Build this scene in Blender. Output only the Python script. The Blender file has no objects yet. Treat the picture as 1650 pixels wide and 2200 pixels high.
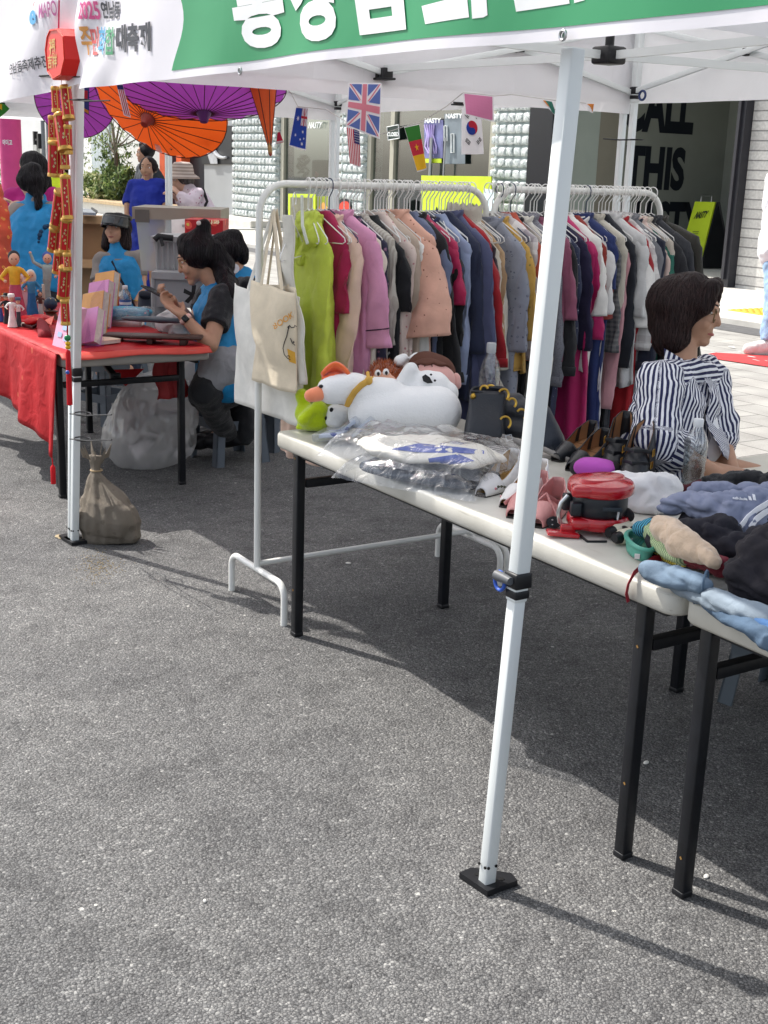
import bpy, bmesh, math, random
from mathutils import Vector as V3, Matrix, noise
R = math.radians
sc = bpy.context.scene
COL = sc.collection
rnd = random.Random(7)

# ------------------------------------------------------------------ camera
F, PITCH, ROLL, YAW, CH = 2670.0, R(15.545), R(1.974), R(32.892), 1.6
_fh = V3((math.sin(YAW), math.cos(YAW), 0)); _r0 = V3((math.cos(YAW), -math.sin(YAW), 0)); _up = V3((0, 0, 1))
FWD = _fh*math.cos(PITCH) - _up*math.sin(PITCH)
_u0 = _up*math.cos(PITCH) + _fh*math.sin(PITCH)
RGT = _r0*math.cos(ROLL) + _u0*math.sin(ROLL)
UPV = _u0*math.cos(ROLL) - _r0*math.sin(ROLL)
CAM = V3((0, 0, CH))
cd = bpy.data.cameras.new("camera"); cam = bpy.data.objects.new("camera", cd); COL.objects.link(cam)
cd.sensor_fit = 'HORIZONTAL'; cd.sensor_width = 36; cd.lens = 36*F/1650; cd.clip_start = .05; cd.clip_end = 2000
m = Matrix((RGT, UPV, -FWD)).transposed().to_4x4(); m.translation = CAM
cam.matrix_world = m; sc.camera = cam

# ------------------------------------------------------------------ light
SUN_EL, SUN_AZ = R(51), math.atan2(-.40, .917)
w = bpy.data.worlds.new("World"); sc.world = w; w.use_nodes = True
nt = w.node_tree; sky = nt.nodes.new('ShaderNodeTexSky'); sky.sky_type = 'NISHITA'; sky.sun_disc = False
sky.sun_elevation = SUN_EL; sky.sun_rotation = SUN_AZ; sky.air_density = 1.0; sky.dust_density = 2.5; sky.ozone_density = .7
bg = nt.nodes['Background']; bg.inputs[1].default_value = .15; hs_ = nt.nodes.new('ShaderNodeHueSaturation'); hs_.inputs['Saturation'].default_value = .45; nt.links.new(sky.outputs[0], hs_.inputs['Color']); nt.links.new(hs_.outputs[0], bg.inputs[0])
sd = bpy.data.lights.new("sun", 'SUN'); sd.energy = 3.6; sd.angle = R(.6); sd.color = (1, .95, .88)
so = bpy.data.objects.new("sun", sd); COL.objects.link(so)
SUND = V3((math.sin(SUN_AZ)*math.cos(SUN_EL), math.cos(SUN_AZ)*math.cos(SUN_EL), math.sin(SUN_EL)))
so.rotation_euler = SUND.to_track_quat('Z', 'Y').to_euler(); so.location = (0, 0, 20)
sc.view_settings.view_transform = 'Standard'; sc.view_settings.look = 'None'; sc.view_settings.gamma = 1
sc.view_settings.exposure = .76
sc.cycles.max_bounces = 8; sc.cycles.transparent_max_bounces = 16; sc.cycles.caustics_reflective = False; sc.cycles.caustics_refractive = False

# ------------------------------------------------------------------ surveyed points (photo ray cut with a real plane)
def ray(px, py): return RGT*((px-825)/F) - UPV*((py-1100)/F) + FWD
def on(px, py, x=None, y=None, z=None):
    d = ray(px, py)
    t = x/d.x if x is not None else y/d.y if y is not None else (z-CH)/d.z
    return CAM + d*t
def far(px, py, d): return CAM + ray(px, py)*d
def pxl(n, d): return n*d/F

# ------------------------------------------------------------------ materials
def S(h):
    if not isinstance(h, str): return tuple(h)
    h = h.lstrip('#'); o = []
    for i in (0, 2, 4):
        c = int(h[i:i+2], 16)/255; o.append(c/12.92 if c <= .04045 else ((c+.055)/1.055)**2.4)
    return tuple(o)
MC = {}
def NT(name):
    mt = bpy.data.materials.new(name); mt.use_nodes = True; t = mt.node_tree
    return mt, t, t.nodes, t.links, t.nodes['Principled BSDF']
def ramp(t, stops, inp, const=False):
    n = t.nodes.new('ShaderNodeValToRGB'); cr = n.color_ramp
    if const: cr.interpolation = 'CONSTANT'
    while len(cr.elements) < len(stops): cr.elements.new(.5)
    for e, (p, c) in zip(cr.elements, stops): e.position = p; e.color = (*c, 1) if len(c) == 3 else c
    t.links.new(inp, n.inputs[0]); return n.outputs[0]
def mixc(t, a, b, fac, mode='MIX'):
    n = t.nodes.new('ShaderNodeMix'); n.data_type = 'RGBA'; n.blend_type = mode
    for s, v in ((n.inputs[0], fac), (n.inputs[6], a), (n.inputs[7], b)):
        if hasattr(v, 'is_linked'): t.links.new(v, s)
        elif isinstance(v, (int, float)): s.default_value = v
        else: s.default_value = (*v, 1)
    return n.outputs[2]
def math_(t, op, a, b=0.0, c=None):
    n = t.nodes.new('ShaderNodeMath'); n.operation = op
    for s, v in zip(n.inputs, (a, b, c)):
        if v is None: continue
        if hasattr(v, 'is_linked'): t.links.new(v, s)
        else: s.default_value = v
    return n.outputs[0]
def tex(t, kind, scale, vec=None, **k):
    n = t.nodes.new('ShaderNodeTex'+kind); n.inputs['Scale'].default_value = scale
    for a, v in k.items():
        if a in n.inputs: n.inputs[a].default_value = v
        else: setattr(n, a, v)
    if vec is not None: t.links.new(vec, n.inputs['Vector'])
    return n
def coord(t, sx=1, sy=1, sz=1, rot=(0, 0, 0)):
    n = t.nodes.new('ShaderNodeTexCoord'); mp = t.nodes.new('ShaderNodeMapping'); mp.inputs['Scale'].default_value = (sx, sy, sz)
    mp.inputs['Rotation'].default_value = rot
    t.links.new(n.outputs['Object'], mp.inputs[0]); return mp.outputs[0]
def bumpn(t, h, strength, dist, bsdf):
    b = t.nodes.new('ShaderNodeBump'); b.inputs['Strength'].default_value = strength; b.inputs['Distance'].default_value = dist
    t.links.new(h, b.inputs['Height']); t.links.new(b.outputs[0], bsdf.inputs['Normal'])
def M(name, c, rough=.7, var=.15, vs=9, bump=0, bs=40, bd=.004, metal=0, spec=.4, sheen=0, tl=0, weave=0, pat=None, emit=0, coat=0):
    """plain procedural surface: colour with soft variation, optional pattern, wrinkle bump, weave, translucency"""
    if name in MC: return MC[name]
    mt, t, N, L, b = NT(name); MC[name] = mt; c = S(c); v = coord(t)
    n = tex(t, 'Noise', vs, v, Detail=4.0)
    dark = tuple(x*(1-var) for x in c); lite = tuple(min(1, x*(1+var)) for x in c)
    col = ramp(t, [(.3, dark), (.7, lite)], n.outputs[0])
    if pat: col = pat(t, v, col)
    L.new(col, b.inputs['Base Color']); b.inputs['Roughness'].default_value = rough; b.inputs['Metallic'].default_value = metal
    b.inputs['Specular IOR Level'].default_value = spec
    if sheen: b.inputs['Sheen Weight'].default_value = sheen
    if coat: b.inputs['Coat Weight'].default_value = coat; b.inputs['Coat Roughness'].default_value = .1
    if emit: L.new(col, b.inputs['Emission Color']); b.inputs['Emission Strength'].default_value = emit
    if bump or weave:
        h = tex(t, 'Noise', bs, v, Detail=3.0, Distortion=.6).outputs[0]
        if weave:
            wv = tex(t, 'Noise', 900, v).outputs[0]; h = math_(t, 'MULTIPLY_ADD', wv, weave, h)
        bumpn(t, h, bump or .3, bd, b)
    if tl:
        tr = N.new('ShaderNodeBsdfTranslucent'); L.new(col, tr.inputs[0]); mx = N.new('ShaderNodeMixShader'); mx.inputs[0].default_value = tl
        L.new(b.outputs[0], mx.inputs[1]); L.new(tr.outputs[0], mx.inputs[2]); L.new(mx.outputs[0], N['Material Output'].inputs[0])
    return mt
def p_stripe(c2, period, axis=1, duty=.5):
    def f(t, v, col):
        s = t.nodes.new('ShaderNodeSeparateXYZ'); t.links.new(v, s.inputs[0])
        k = math_(t, 'FRACT', math_(t, 'MULTIPLY', s.outputs[axis], 1/period))
        return mixc(t, col, S(c2), math_(t, 'LESS_THAN', k, duty))
    return f
def p_check(c2, period):
    def f(t, v, col):
        s = t.nodes.new('ShaderNodeSeparateXYZ'); t.links.new(v, s.inputs[0])
        a = math_(t, 'LESS_THAN', math_(t, 'FRACT', math_(t, 'MULTIPLY', s.outputs[1], 1/period)), .5)
        b = math_(t, 'LESS_THAN', math_(t, 'FRACT', math_(t, 'MULTIPLY', s.outputs[2], 1/period)), .5)
        return mixc(t, col, S(c2), math_(t, 'MULTIPLY', math_(t, 'ADD', a, b), .5))
    return f
def p_spots(c2, scale, size=.28, c3=None):
    def f(t, v, col):
        n = tex(t, 'Voronoi', scale, v, Randomness=.9)
        wob = tex(t, 'Noise', scale*2.5, v).outputs[0]
        d = math_(t, 'ADD', n.outputs['Distance'], math_(t, 'MULTIPLY', wob, .25))
        o = mixc(t, col, S(c2), math_(t, 'LESS_THAN', d, size+.12))
        if c3: o = mixc(t, o, S(c3), math_(t, 'LESS_THAN', d, size*.5+.1))
        return o
    return f
def attr_stripe(name, ca, cb, period, duty=.5):
    mt, t, N, L, b = NT(name); a = N.new('ShaderNodeAttribute'); a.attribute_name = 'st'
    k = math_(t, 'FRACT', math_(t, 'MULTIPLY', a.outputs['Fac'], 1/period))
    L.new(mixc(t, S(ca), S(cb), math_(t, 'LESS_THAN', k, duty)), b.inputs['Base Color']); b.inputs['Roughness'].default_value = .8
    bumpn(t, tex(t, 'Noise', 35, coord(t), Detail=3.0).outputs[0], .35, .006, b); return mt
def clear(name, tint=(1, 1, 1), gloss=.25, rough=.08, bs=30, bump=.5, milky=0.0, sz=1.0):
    """thin clear plastic or glass: see-through with fresnel shine"""
    if name in MC: return MC[name]
    mt, t, N, L, b = NT(name); MC[name] = mt; N.remove(b)
    tr = N.new('ShaderNodeBsdfTransparent'); tr.inputs[0].default_value = (*tint, 1)
    gl = N.new('ShaderNodeBsdfGlossy'); gl.inputs['Roughness'].default_value = rough
    lw = N.new('ShaderNodeLayerWeight'); lw.inputs[0].default_value = .35
    fac = math_(t, 'MULTIPLY_ADD', math_(t, 'POWER', lw.outputs['Facing'], 2.0), .5, gloss*.15); fac.node.use_clamp = True
    mx = N.new('ShaderNodeMixShader'); L.new(fac, mx.inputs[0]); L.new(tr.outputs[0], mx.inputs[1]); L.new(gl.outputs[0], mx.inputs[2])
    out = mx.outputs[0]
    if bump:
        bu = N.new('ShaderNodeBump'); bu.inputs['Strength'].default_value = bump; bu.inputs['Distance'].default_value = .01
        L.new(tex(t, 'Noise', bs, coord(t, sz=sz), Detail=3.0, Distortion=1.0).outputs[0], bu.inputs['Height'])
        L.new(bu.outputs[0], gl.inputs['Normal']); L.new(bu.outputs[0], lw.inputs['Normal'])
    if milky:
        df = N.new('ShaderNodeBsdfDiffuse'); df.inputs[0].default_value = (.8, .8, .8, 1); tl = N.new('ShaderNodeBsdfTranslucent'); tl.inputs[0].default_value = (.8, .8, .8, 1)
        a = N.new('ShaderNodeMixShader'); a.inputs[0].default_value = .5; L.new(df.outputs[0], a.inputs[1]); L.new(tl.outputs[0], a.inputs[2])
        m2 = N.new('ShaderNodeMixShader'); m2.inputs[0].default_value = milky; L.new(out, m2.inputs[1]); L.new(a.outputs[0], m2.inputs[2]); out = m2.outputs[0]
    L.new(out, N['Material Output'].inputs[0]); return mt

WHITE = M('white paint', '#e4e6e6', .35, .03); STEEL = M('steel', '#b9bbbd', .3, .05, metal=1); BLACKP = M('black plastic', '#15161a', .45, .1)
BLACKM = M('black painted steel', '#14161b', .38, .25, 25, bump=.15, bs=60)
GOLD = M('gold metal', '#c9a24a', .28, .1, metal=1)

# ------------------------------------------------------------------ mesh builder
def frame(d, hint=None):
    d = V3(d).normalized(); h = hint or (V3((0, 0, 1)) if abs(d.z) < .95 else V3((0, 1, 0)))
    a = h.cross(d).normalized(); return a, d.cross(a).normalized(), d
class MB:
    def __init__(s): s.v = []; s.f = []; s.m = []; s.at = None
    def add(s, v, f, m=0):
        k = len(s.v); s.v += [V3(p) for p in v]; s.f += [tuple(i+k for i in q) for q in f]; s.m += [m]*len(f); return s
    def box(s, c, sz, rot=None, bev=0, seg=2, m=0):
        b = bmesh.new(); bmesh.ops.create_cube(b, size=1); bmesh.ops.scale(b, vec=sz, verts=b.verts)
        if bev: bmesh.ops.bevel(b, geom=b.edges[:], offset=min(bev, min(sz)*.49), segments=seg, affect='EDGES', profile=.5)
        mt = rot.to_3x3() if rot is not None else Matrix.Identity(3); c = V3(c)
        b.verts.ensure_lookup_table()
        s.add([mt @ p.co + c for p in b.verts], [[q.index for q in fc.verts] for fc in b.faces], m); b.free(); return s
    def beam(s, a, b, wa, wb=None, hint=None, bev=0, m=0):
        a, b = V3(a), V3(b); x, y, z = frame(b-a, hint)
        return s.box((a+b)/2, (wa, wb or wa, (b-a).length), Matrix((x, y, z)).transposed(), bev, m=m)
    def tube(s, pts, r, n=8, closed=False, caps=True, m=0, flat=1.0):
        pts = [V3(p) for p in pts]; L = len(pts); rr = r if isinstance(r, (list, tuple)) else [r]*L
        vs = []; prev = None
        for i, p in enumerate(pts):
            d = (pts[(i+1) % L]-pts[i-1]) if closed else pts[min(i+1, L-1)]-pts[max(i-1, 0)]
            if d.length < 1e-9: d = V3((0, 0, 1))
            d.normalize()
            a = frame(d)[0] if prev is None else prev - d*prev.dot(d)
            if a.length < 1e-6: a = frame(d)[0]
            a.normalize(); prev = a; bb = d.cross(a)
            for k in range(n):
                t = 2*math.pi*k/n; vs.append(p + (a*math.cos(t)*flat + bb*math.sin(t))*rr[i])
        fs = []
        for i in range(L if closed else L-1):
            for k in range(n):
                j = (i+1) % L; fs.append((i*n+k, i*n+(k+1) % n, j*n+(k+1) % n, j*n+k))
        if caps and not closed: fs += [tuple(range(n-1, -1, -1)), tuple((L-1)*n+k for k in range(n))]
        return s.add(vs, fs, m)
    def lathe(s, prof, c, ax=(0, 0, 1), n=24, m=0, sx=1, sy=1, caps=True):
        a, b, d = frame(ax); c = V3(c); vs = []; fs = []
        for r, z in prof:
            for k in range(n):
                t = 2*math.pi*k/n; vs.append(c + a*math.cos(t)*r*sx + b*math.sin(t)*r*sy + d*z)
        for i in range(len(prof)-1):
            for k in range(n): fs.append((i*n+k, i*n+(k+1) % n, (i+1)*n+(k+1) % n, (i+1)*n+k))
        if caps: fs += [tuple(range(n-1, -1, -1)), tuple((len(prof)-1)*n+k for k in range(n))]
        return s.add(vs, fs, m)
    def grid(s, fn, nu, nv, cu=False, cv=False, m=0):
        vs = [fn(i/(nu if cu else nu-1), j/(nv if cv else nv-1)) for i in range(nu) for j in range(nv)]
        fs = [(i*nv+j, ((i+1) % nu)*nv+j, ((i+1) % nu)*nv+(j+1) % nv, i*nv+(j+1) % nv) for i in range(nu if cu else nu-1) for j in range(nv if cv else nv-1)]
        return s.add(vs, fs, m)
    def ell(s, c, r, rot=None, nu=16, nv=10, m=0):
        r = r if hasattr(r, '__len__') else (r, r, r); mt = rot.to_3x3() if rot is not None else Matrix.Identity(3); c = V3(c); vs = []
        for i in range(nv+1):
            p = math.pi*i/nv
            for k in range(nu):
                t = 2*math.pi*k/nu; vs.append(c + mt @ V3((r[0]*math.sin(p)*math.cos(t), r[1]*math.sin(p)*math.sin(t), r[2]*math.cos(p))))
        fs = [(i*nu+k, (i+1)*nu+k, (i+1)*nu+(k+1) % nu, i*nu+(k+1) % nu) for i in range(nv) for k in range(nu)]
        return s.add(vs, fs, m)
    def prism(s, pts, vec, m=0):
        pts = [V3(p) for p in pts]; vec = V3(vec); n = len(pts)
        return s.add(pts+[p+vec for p in pts], [tuple(range(n-1, -1, -1)), tuple(range(n, 2*n))]+[(i, (i+1) % n, n+(i+1) % n, n+i) for i in range(n)], m)
    def poly(s, pts, m=0): return s.add(pts, [tuple(range(len(pts)))], m)
    def map(s, fn): s.v = [V3(fn(p)) for p in s.v]; return s
    def wob(s, amp, sc_, seed=0):
        o = V3((seed*3.1, seed*1.7, seed*2.3)); s.v = [p + noise.noise_vector(p*sc_+o)*amp for p in s.v]; return s
def rotz(a): return Matrix.Rotation(a, 3, 'Z')
def eul(x, y, z): return Matrix.Rotation(z, 3, 'Z') @ Matrix.Rotation(y, 3, 'Y') @ Matrix.Rotation(x, 3, 'X')
def basis(x, y, z): return Matrix((V3(x), V3(y), V3(z))).transposed()

LOC = {}
def ob(name, mb, mat, parent=None, sm=True, ang=.8, solid=0, loc=None, sub=0):
    me = bpy.data.meshes.new(name)
    if parent is not None: base = LOC[parent.name]
    elif loc is not None: base = V3(loc)
    else:
        xs = [p.x for p in mb.v]; ys = [p.y for p in mb.v]; base = V3(((min(xs)+max(xs))/2, (min(ys)+max(ys))/2, min(p.z for p in mb.v)))
    me.from_pydata([p-base for p in mb.v], [], mb.f); me.update()
    mats = mat if isinstance(mat, (list, tuple)) else [mat]
    for q in mats: me.materials.append(q)
    if len(mats) > 1: me.polygons.foreach_set('material_index', mb.m)
    if sm:
        me.polygons.foreach_set('use_smooth', [True]*len(me.polygons))
        if ang: me.set_sharp_from_angle(angle=ang)
    if mb.at is not None:
        a = me.attributes.new('st', 'FLOAT', 'POINT'); a.data.foreach_set('value', mb.at)
    o = bpy.data.objects.new(name, me); COL.objects.link(o)
    if parent is not None: o.parent = parent; LOC[o.name] = base
    else: o.location = base; LOC[o.name] = base
    if solid: q = o.modifiers.new('thickness', 'SOLIDIFY'); q.thickness = solid; q.offset = 0
    if sub: q = o.modifiers.new('smooth', 'SUBSURF'); q.levels = q.render_levels = sub
    return o
def tag(o, label, cat, group=None):
    o['label'] = label; o['category'] = cat
    if group: o['group'] = group
    return o
def thing(name, label, cat, loc, group=None):
    o = bpy.data.objects.new(name, None); COL.objects.link(o); o.location = V3(loc); o.empty_display_size = .1; LOC[o.name] = V3(loc)
    return tag(o, label, cat, group)
def one(name, mb, mat, label, cat, group=None, **k): return tag(ob(name, mb, mat, None, **k), label, cat, group)
def struct(name, mb, mat, kind='structure', **k):
    o = ob(name, mb, mat, None, **k); o['kind'] = kind; return o
def dup(root, loc, label=None, group=None, rz=None):
    r = root.copy(); COL.objects.link(r); r.location = V3(loc); LOC[r.name] = V3(loc)
    if rz is not None: r.rotation_euler.z = rz
    if label: r['label'] = label
    if group: r['group'] = group
    for ch in list(root.children):
        c = ch.copy(); COL.objects.link(c); c.parent = r
        for g in list(ch.children):
            d = g.copy(); COL.objects.link(d); d.parent = c
    return r

from mathutils.bvhtree import BVHTree
def stick(mb):
    """returns f(point, direction, lift): where that line meets the surface, lifted off it a little"""
    t = BVHTree.FromPolygons([p.copy() for p in mb.v], mb.f)
    def f(p, d, lift=.002):
        d = V3(d).normalized(); h = t.ray_cast(V3(p)-d*.6, d)
        if h[0] is None: h = t.find_nearest(V3(p))
        return h[0]-d*lift
    return f
def decal(pts, fn, n=9):
    """flat outline cut into a fine grid, every corner then laid onto a surface by fn(px, py)"""
    b = bmesh.new(); b.faces.new([b.verts.new((x, y, 0)) for x, y in pts]); xs = [p[0] for p in pts]; ys = [p[1] for p in pts]
    for k in range(1, n):
        bmesh.ops.bisect_plane(b, geom=b.verts[:]+b.edges[:]+b.faces[:], plane_co=(min(xs)+(max(xs)-min(xs))*k/n, 0, 0), plane_no=(1, 0, 0))
        bmesh.ops.bisect_plane(b, geom=b.verts[:]+b.edges[:]+b.faces[:], plane_co=(0, min(ys)+(max(ys)-min(ys))*k/n, 0), plane_no=(0, 1, 0))
    b.verts.index_update(); r = MB().add([fn(p.co.x, p.co.y) for p in b.verts], [[q.index for q in f.verts] for f in b.faces]); b.free(); return r
def los(p): return (V3(p)-CAM).normalized()
# one continuous skin from overlapping tapered limbs: union by voxel remesh
def caps_mesh(mb, p0, r0, p1, r1, n=14, flat0=False, flat1=False):
    p0, p1 = V3(p0), V3(p1); d = p1-p0; L = d.length
    if L < 1e-5: return mb.ell(p0, max(r0, r1), None, n, 10)
    prof = [(1e-4, 0)] if flat0 else [(r0*math.sin(a)+1e-5, -r0*math.cos(a)) for a in [i*math.pi/10 for i in range(0, 5)]]
    prof += [(r0, 0), (r1, L)]
    prof += [(1e-4, L)] if flat1 else [(r1*math.cos(a)+1e-5, L+r1*math.sin(a)) for a in [i*math.pi/10 for i in range(1, 6)]]
    return mb.lathe(prof, p0, d, n)
def skin(caps, vox=.01, smooth=3, extra=None, wob=None):
    """caps: (p0,r0,p1,r1[,flat0,flat1]); extra: MB of more closed shapes. Returns an MB holding one continuous surface."""
    mb = MB()
    for c in caps: caps_mesh(mb, *c[:4], flat0=c[4] if len(c) > 4 else False, flat1=c[5] if len(c) > 5 else False)
    if extra: mb.add(extra.v, extra.f)
    me = bpy.data.meshes.new('tmp'); me.from_pydata(mb.v, [], mb.f); o = bpy.data.objects.new('tmp', me); COL.objects.link(o)
    q = o.modifiers.new('r', 'REMESH'); q.mode = 'VOXEL'; q.voxel_size = vox
    if smooth: q = o.modifiers.new('s', 'SMOOTH'); q.iterations = smooth; q.factor = .5
    bpy.context.view_layer.update(); ev = o.evaluated_get(bpy.context.evaluated_depsgraph_get()); e = ev.to_mesh()
    out = MB(); out.add([p.co.copy() for p in e.vertices], [tuple(p.vertices) for p in e.polygons]); ev.to_mesh_clear()
    bpy.data.objects.remove(o); bpy.data.meshes.remove(me)
    if wob:
        for amp, s_, seed in wob: out.wob(amp, s_, seed)
    return out
def crease(mb, amp, sc_, seed=0, sharp=5, squash=None):
    """sharp valley folds cut along the zero lines of a noise field"""
    b = bmesh.new(); vs = [b.verts.new(p) for p in mb.v]
    for f in mb.f:
        try: b.faces.new([vs[i] for i in f])
        except ValueError: pass
    b.normal_update(); o = V3((seed*2.7, seed*1.3, seed*3.9)); sx = V3(sc_) if hasattr(sc_, '__len__') else V3((sc_, sc_, sc_))
    for i, v in enumerate(vs):
        p = v.co; q = V3((p.x*sx.x, p.y*sx.y, p.z*sx.z))+o; w_ = noise.noise_vector(q*.7)*.5
        n1 = (1-abs(noise.noise(q+w_)))**sharp; n2 = (1-abs(noise.noise(q*2.3+w_+V3((9, 4, 1)))))**sharp
        mb.v[i] = p - v.normal*(amp*n1+amp*.45*n2-amp*.35)
    b.free(); return mb
def slab(c, size, rot=None, n=4, amp=.006, sc_=14, seed=0, e=3.2, nu=26, nv=40):
    """soft folded cloth block: superellipsoid with creases"""
    mt = rot.to_3x3() if rot is not None else Matrix.Identity(3); c = V3(c); a, b, h = size[0]/2, size[1]/2, size[2]/2
    def pw(x): return math.copysign(abs(x)**(2/e), x)
    def f(u, v):
        ph = math.pi*(u-.5); t = 2*math.pi*v; cp = math.copysign(abs(math.cos(ph))**(2/2.4), math.cos(ph))
        return c + mt @ V3((a*cp*pw(math.cos(t)), b*cp*pw(math.sin(t)), h*math.copysign(abs(math.sin(ph))**(2/2.4), math.sin(ph))))
    g = MB().grid(f, nu, nv, False, True); g.wob(amp, sc_, seed); g.wob(amp*.4, sc_*2.7, seed+3); return g

# ------------------------------------------------------------------ lettering
def glyphs(s, bold=0.0, cut=0):
    cu = bpy.data.curves.new('tmp', 'FONT'); cu.body = s; cu.size = 1; cu.offset = bold; cu.resolution_u = 4
    o = bpy.data.objects.new('tmp', cu); COL.objects.link(o); bpy.context.view_layer.update()
    ev = o.evaluated_get(bpy.context.evaluated_depsgraph_get()); e = ev.to_mesh(); b = bmesh.new(); b.from_mesh(e); ev.to_mesh_clear()
    bpy.data.objects.remove(o); bpy.data.curves.remove(cu)
    if not b.verts: b.free(); return MB()
    xs = [p.co.x for p in b.verts]; ys = [p.co.y for p in b.verts]; x0, x1, y0, y1 = min(xs), max(xs), min(ys), max(ys)
    for k in range(1, cut):
        bmesh.ops.bisect_plane(b, geom=b.verts[:]+b.edges[:]+b.faces[:], plane_co=(x0+(x1-x0)*k/cut, 0, 0), plane_no=(1, 0, 0))
        bmesh.ops.bisect_plane(b, geom=b.verts[:]+b.edges[:]+b.faces[:], plane_co=(0, y0+(y1-y0)*k/cut, 0), plane_no=(0, 1, 0))
    b.verts.index_update(); b.verts.ensure_lookup_table()
    r = MB().add([V3(((p.co.x-x0)/(x1-x0), (p.co.y-y0)/(y1-y0), 0)) for p in b.verts], [[q.index for q in f.verts] for f in b.faces]); b.free(); return r
def write(s, fn, bold=0.0, cut=0): return glyphs(s, bold, cut).map(lambda p: fn(p.x, p.y))
# ================================================================== SETTING
def asphalt():
    mt, t, N, L, b = NT('asphalt'); v = coord(t)
    a = tex(t, 'Voronoi', 125, v); f = tex(t, 'Voronoi', 260, v); e = tex(t, 'Voronoi', 125, v, feature='DISTANCE_TO_EDGE')
    big = tex(t, 'Noise', 1.3, v, Detail=5.0); mid = tex(t, 'Noise', 30, v, Detail=3.0)
    sep = N.new('ShaderNodeSeparateColor'); L.new(a.outputs['Color'], sep.inputs[0])
    g1 = ramp(t, [(0, (.11, .11, .112)), (.5, (.19, .189, .187)), (.88, (.25, .248, .242)), (1, (.38, .375, .36))], sep.outputs[0])
    sep2 = N.new('ShaderNodeSeparateColor'); L.new(f.outputs['Color'], sep2.inputs[0])
    g2 = ramp(t, [(0, (.10, .10, .102)), (.7, (.185, .183, .18)), (1, (.30, .295, .285))], sep2.outputs[0])
    pick = ramp(t, [(.42, (0, 0, 0)), (.55, (1, 1, 1))], mid.outputs[0])
    c = mixc(t, g1, g2, pick)
    crev = ramp(t, [(0, (.28, .28, .29)), (.13, (1, 1, 1))], e.outputs['Distance'])
    c = mixc(t, c, crev, 1.0, 'MULTIPLY')
    st = tex(t, 'Voronoi', 22, v); ss = N.new('ShaderNodeSeparateColor'); L.new(st.outputs['Color'], ss.inputs[0])
    lone = math_(t, 'MULTIPLY', math_(t, 'GREATER_THAN', ss.outputs[1], .95), math_(t, 'LESS_THAN', st.outputs['Distance'], math_(t, 'MULTIPLY', ss.outputs[0], .16)))
    c = mixc(t, c, (.48, .47, .44), lone)
    lv = ramp(t, [(.3, (.70, .705, .72)), (.7, (1.0, 1.0, .995))], big.outputs[0]); c = mixc(t, c, lv, 1.0, 'MULTIPLY')
    blot = tex(t, 'Noise', 6.5, v, Detail=6.0, Roughness=.7); c = mixc(t, c, ramp(t, [(.32, (.66, .66, .67)), (.5, (1, 1, 1)), (.68, (1.12, 1.12, 1.12))], blot.outputs[0]), 1.0, 'MULTIPLY')
    L.new(c, b.inputs['Base Color']); b.inputs['Roughness'].default_value = .82; b.inputs['Specular IOR Level'].default_value = .35
    h = math_(t, 'ADD', math_(t, 'MULTIPLY', a.outputs['Distance'], -1.0), math_(t, 'MULTIPLY', mid.outputs[0], .9))
    h = math_(t, 'MULTIPLY_ADD', f.outputs['Distance'], -.4, h)
    bumpn(t, h, .7, .006, b); return mt
struct('road', MB().grid(lambda u, v: V3((-60+120*u, -30+160*v, 0)), 2, 2), asphalt(), sm=False)

def paving():
    mt, t, N, L, b = NT('pavement slabs'); v = coord(t, rot=(0, 0, R(90)))
    br = tex(t, 'Brick', 1.0, v); br.offset = .5; br.inputs['Mortar Size'].default_value = .006
    br.inputs['Brick Width'].default_value = .6; br.inputs['Row Height'].default_value = .3
    br.inputs['Color1'].default_value = (.42, .41, .39, 1); br.inputs['Color2'].default_value = (.34, .335, .32, 1); br.inputs['Mortar'].default_value = (.14, .135, .13, 1)
    n = tex(t, 'Noise', 2.5, v, Detail=6.0); n2 = tex(t, 'Noise', 90, v)
    c = mixc(t, br.outputs[0], ramp(t, [(.3, (.72, .71, .7)), (.7, (1.1, 1.1, 1.08))], n.outputs[0]), 1.0, 'MULTIPLY')
    c = mixc(t, c, ramp(t, [(.3, (.88, .88, .88)), (.7, (1.08, 1.08, 1.08))], n2.outputs[0]), 1.0, 'MULTIPLY')
    L.new(c, b.inputs['Base Color']); b.inputs['Roughness'].default_value = .8
    bumpn(t, math_(t, 'MULTIPLY_ADD', br.outputs['Fac'], -1.0, math_(t, 'MULTIPLY', n2.outputs[0], .2)), .5, .004, b); return mt
def flatrect(x0, x1, y0, y1, z): return MB().poly([(x0, y0, z), (x1, y0, z), (x1, y1, z), (x0, y1, z)])
KERB = 5.35
struct('pavement', flatrect(KERB+.15, 13.0, -10, 60, .012), paving(), sm=False)
kb = MB()
y = -8.0
while y < 45: kb.box((KERB+.075, y+.497, .012), (.148, .99, .02), bev=.006); y += 1.0
struct('kerb', kb, M('kerb granite', '#a9a59d', .8, .2, 30, bump=.3, bs=120), sm=False)
struct('drain_strip', flatrect(10.35, 10.85, -10, 60, .016), M('dark granite setts', '#5a5a5b', .8, .2, 14, bump=.3, bs=60), sm=False)
STEP = M('pale stone step', '#c9c7c0', .7, .1, 5, bump=.1, bs=90)
struct('stone_step', MB().box((13.9, 15, .035), (6.1, 60, .10), bev=.01), STEP, sm=False)
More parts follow.
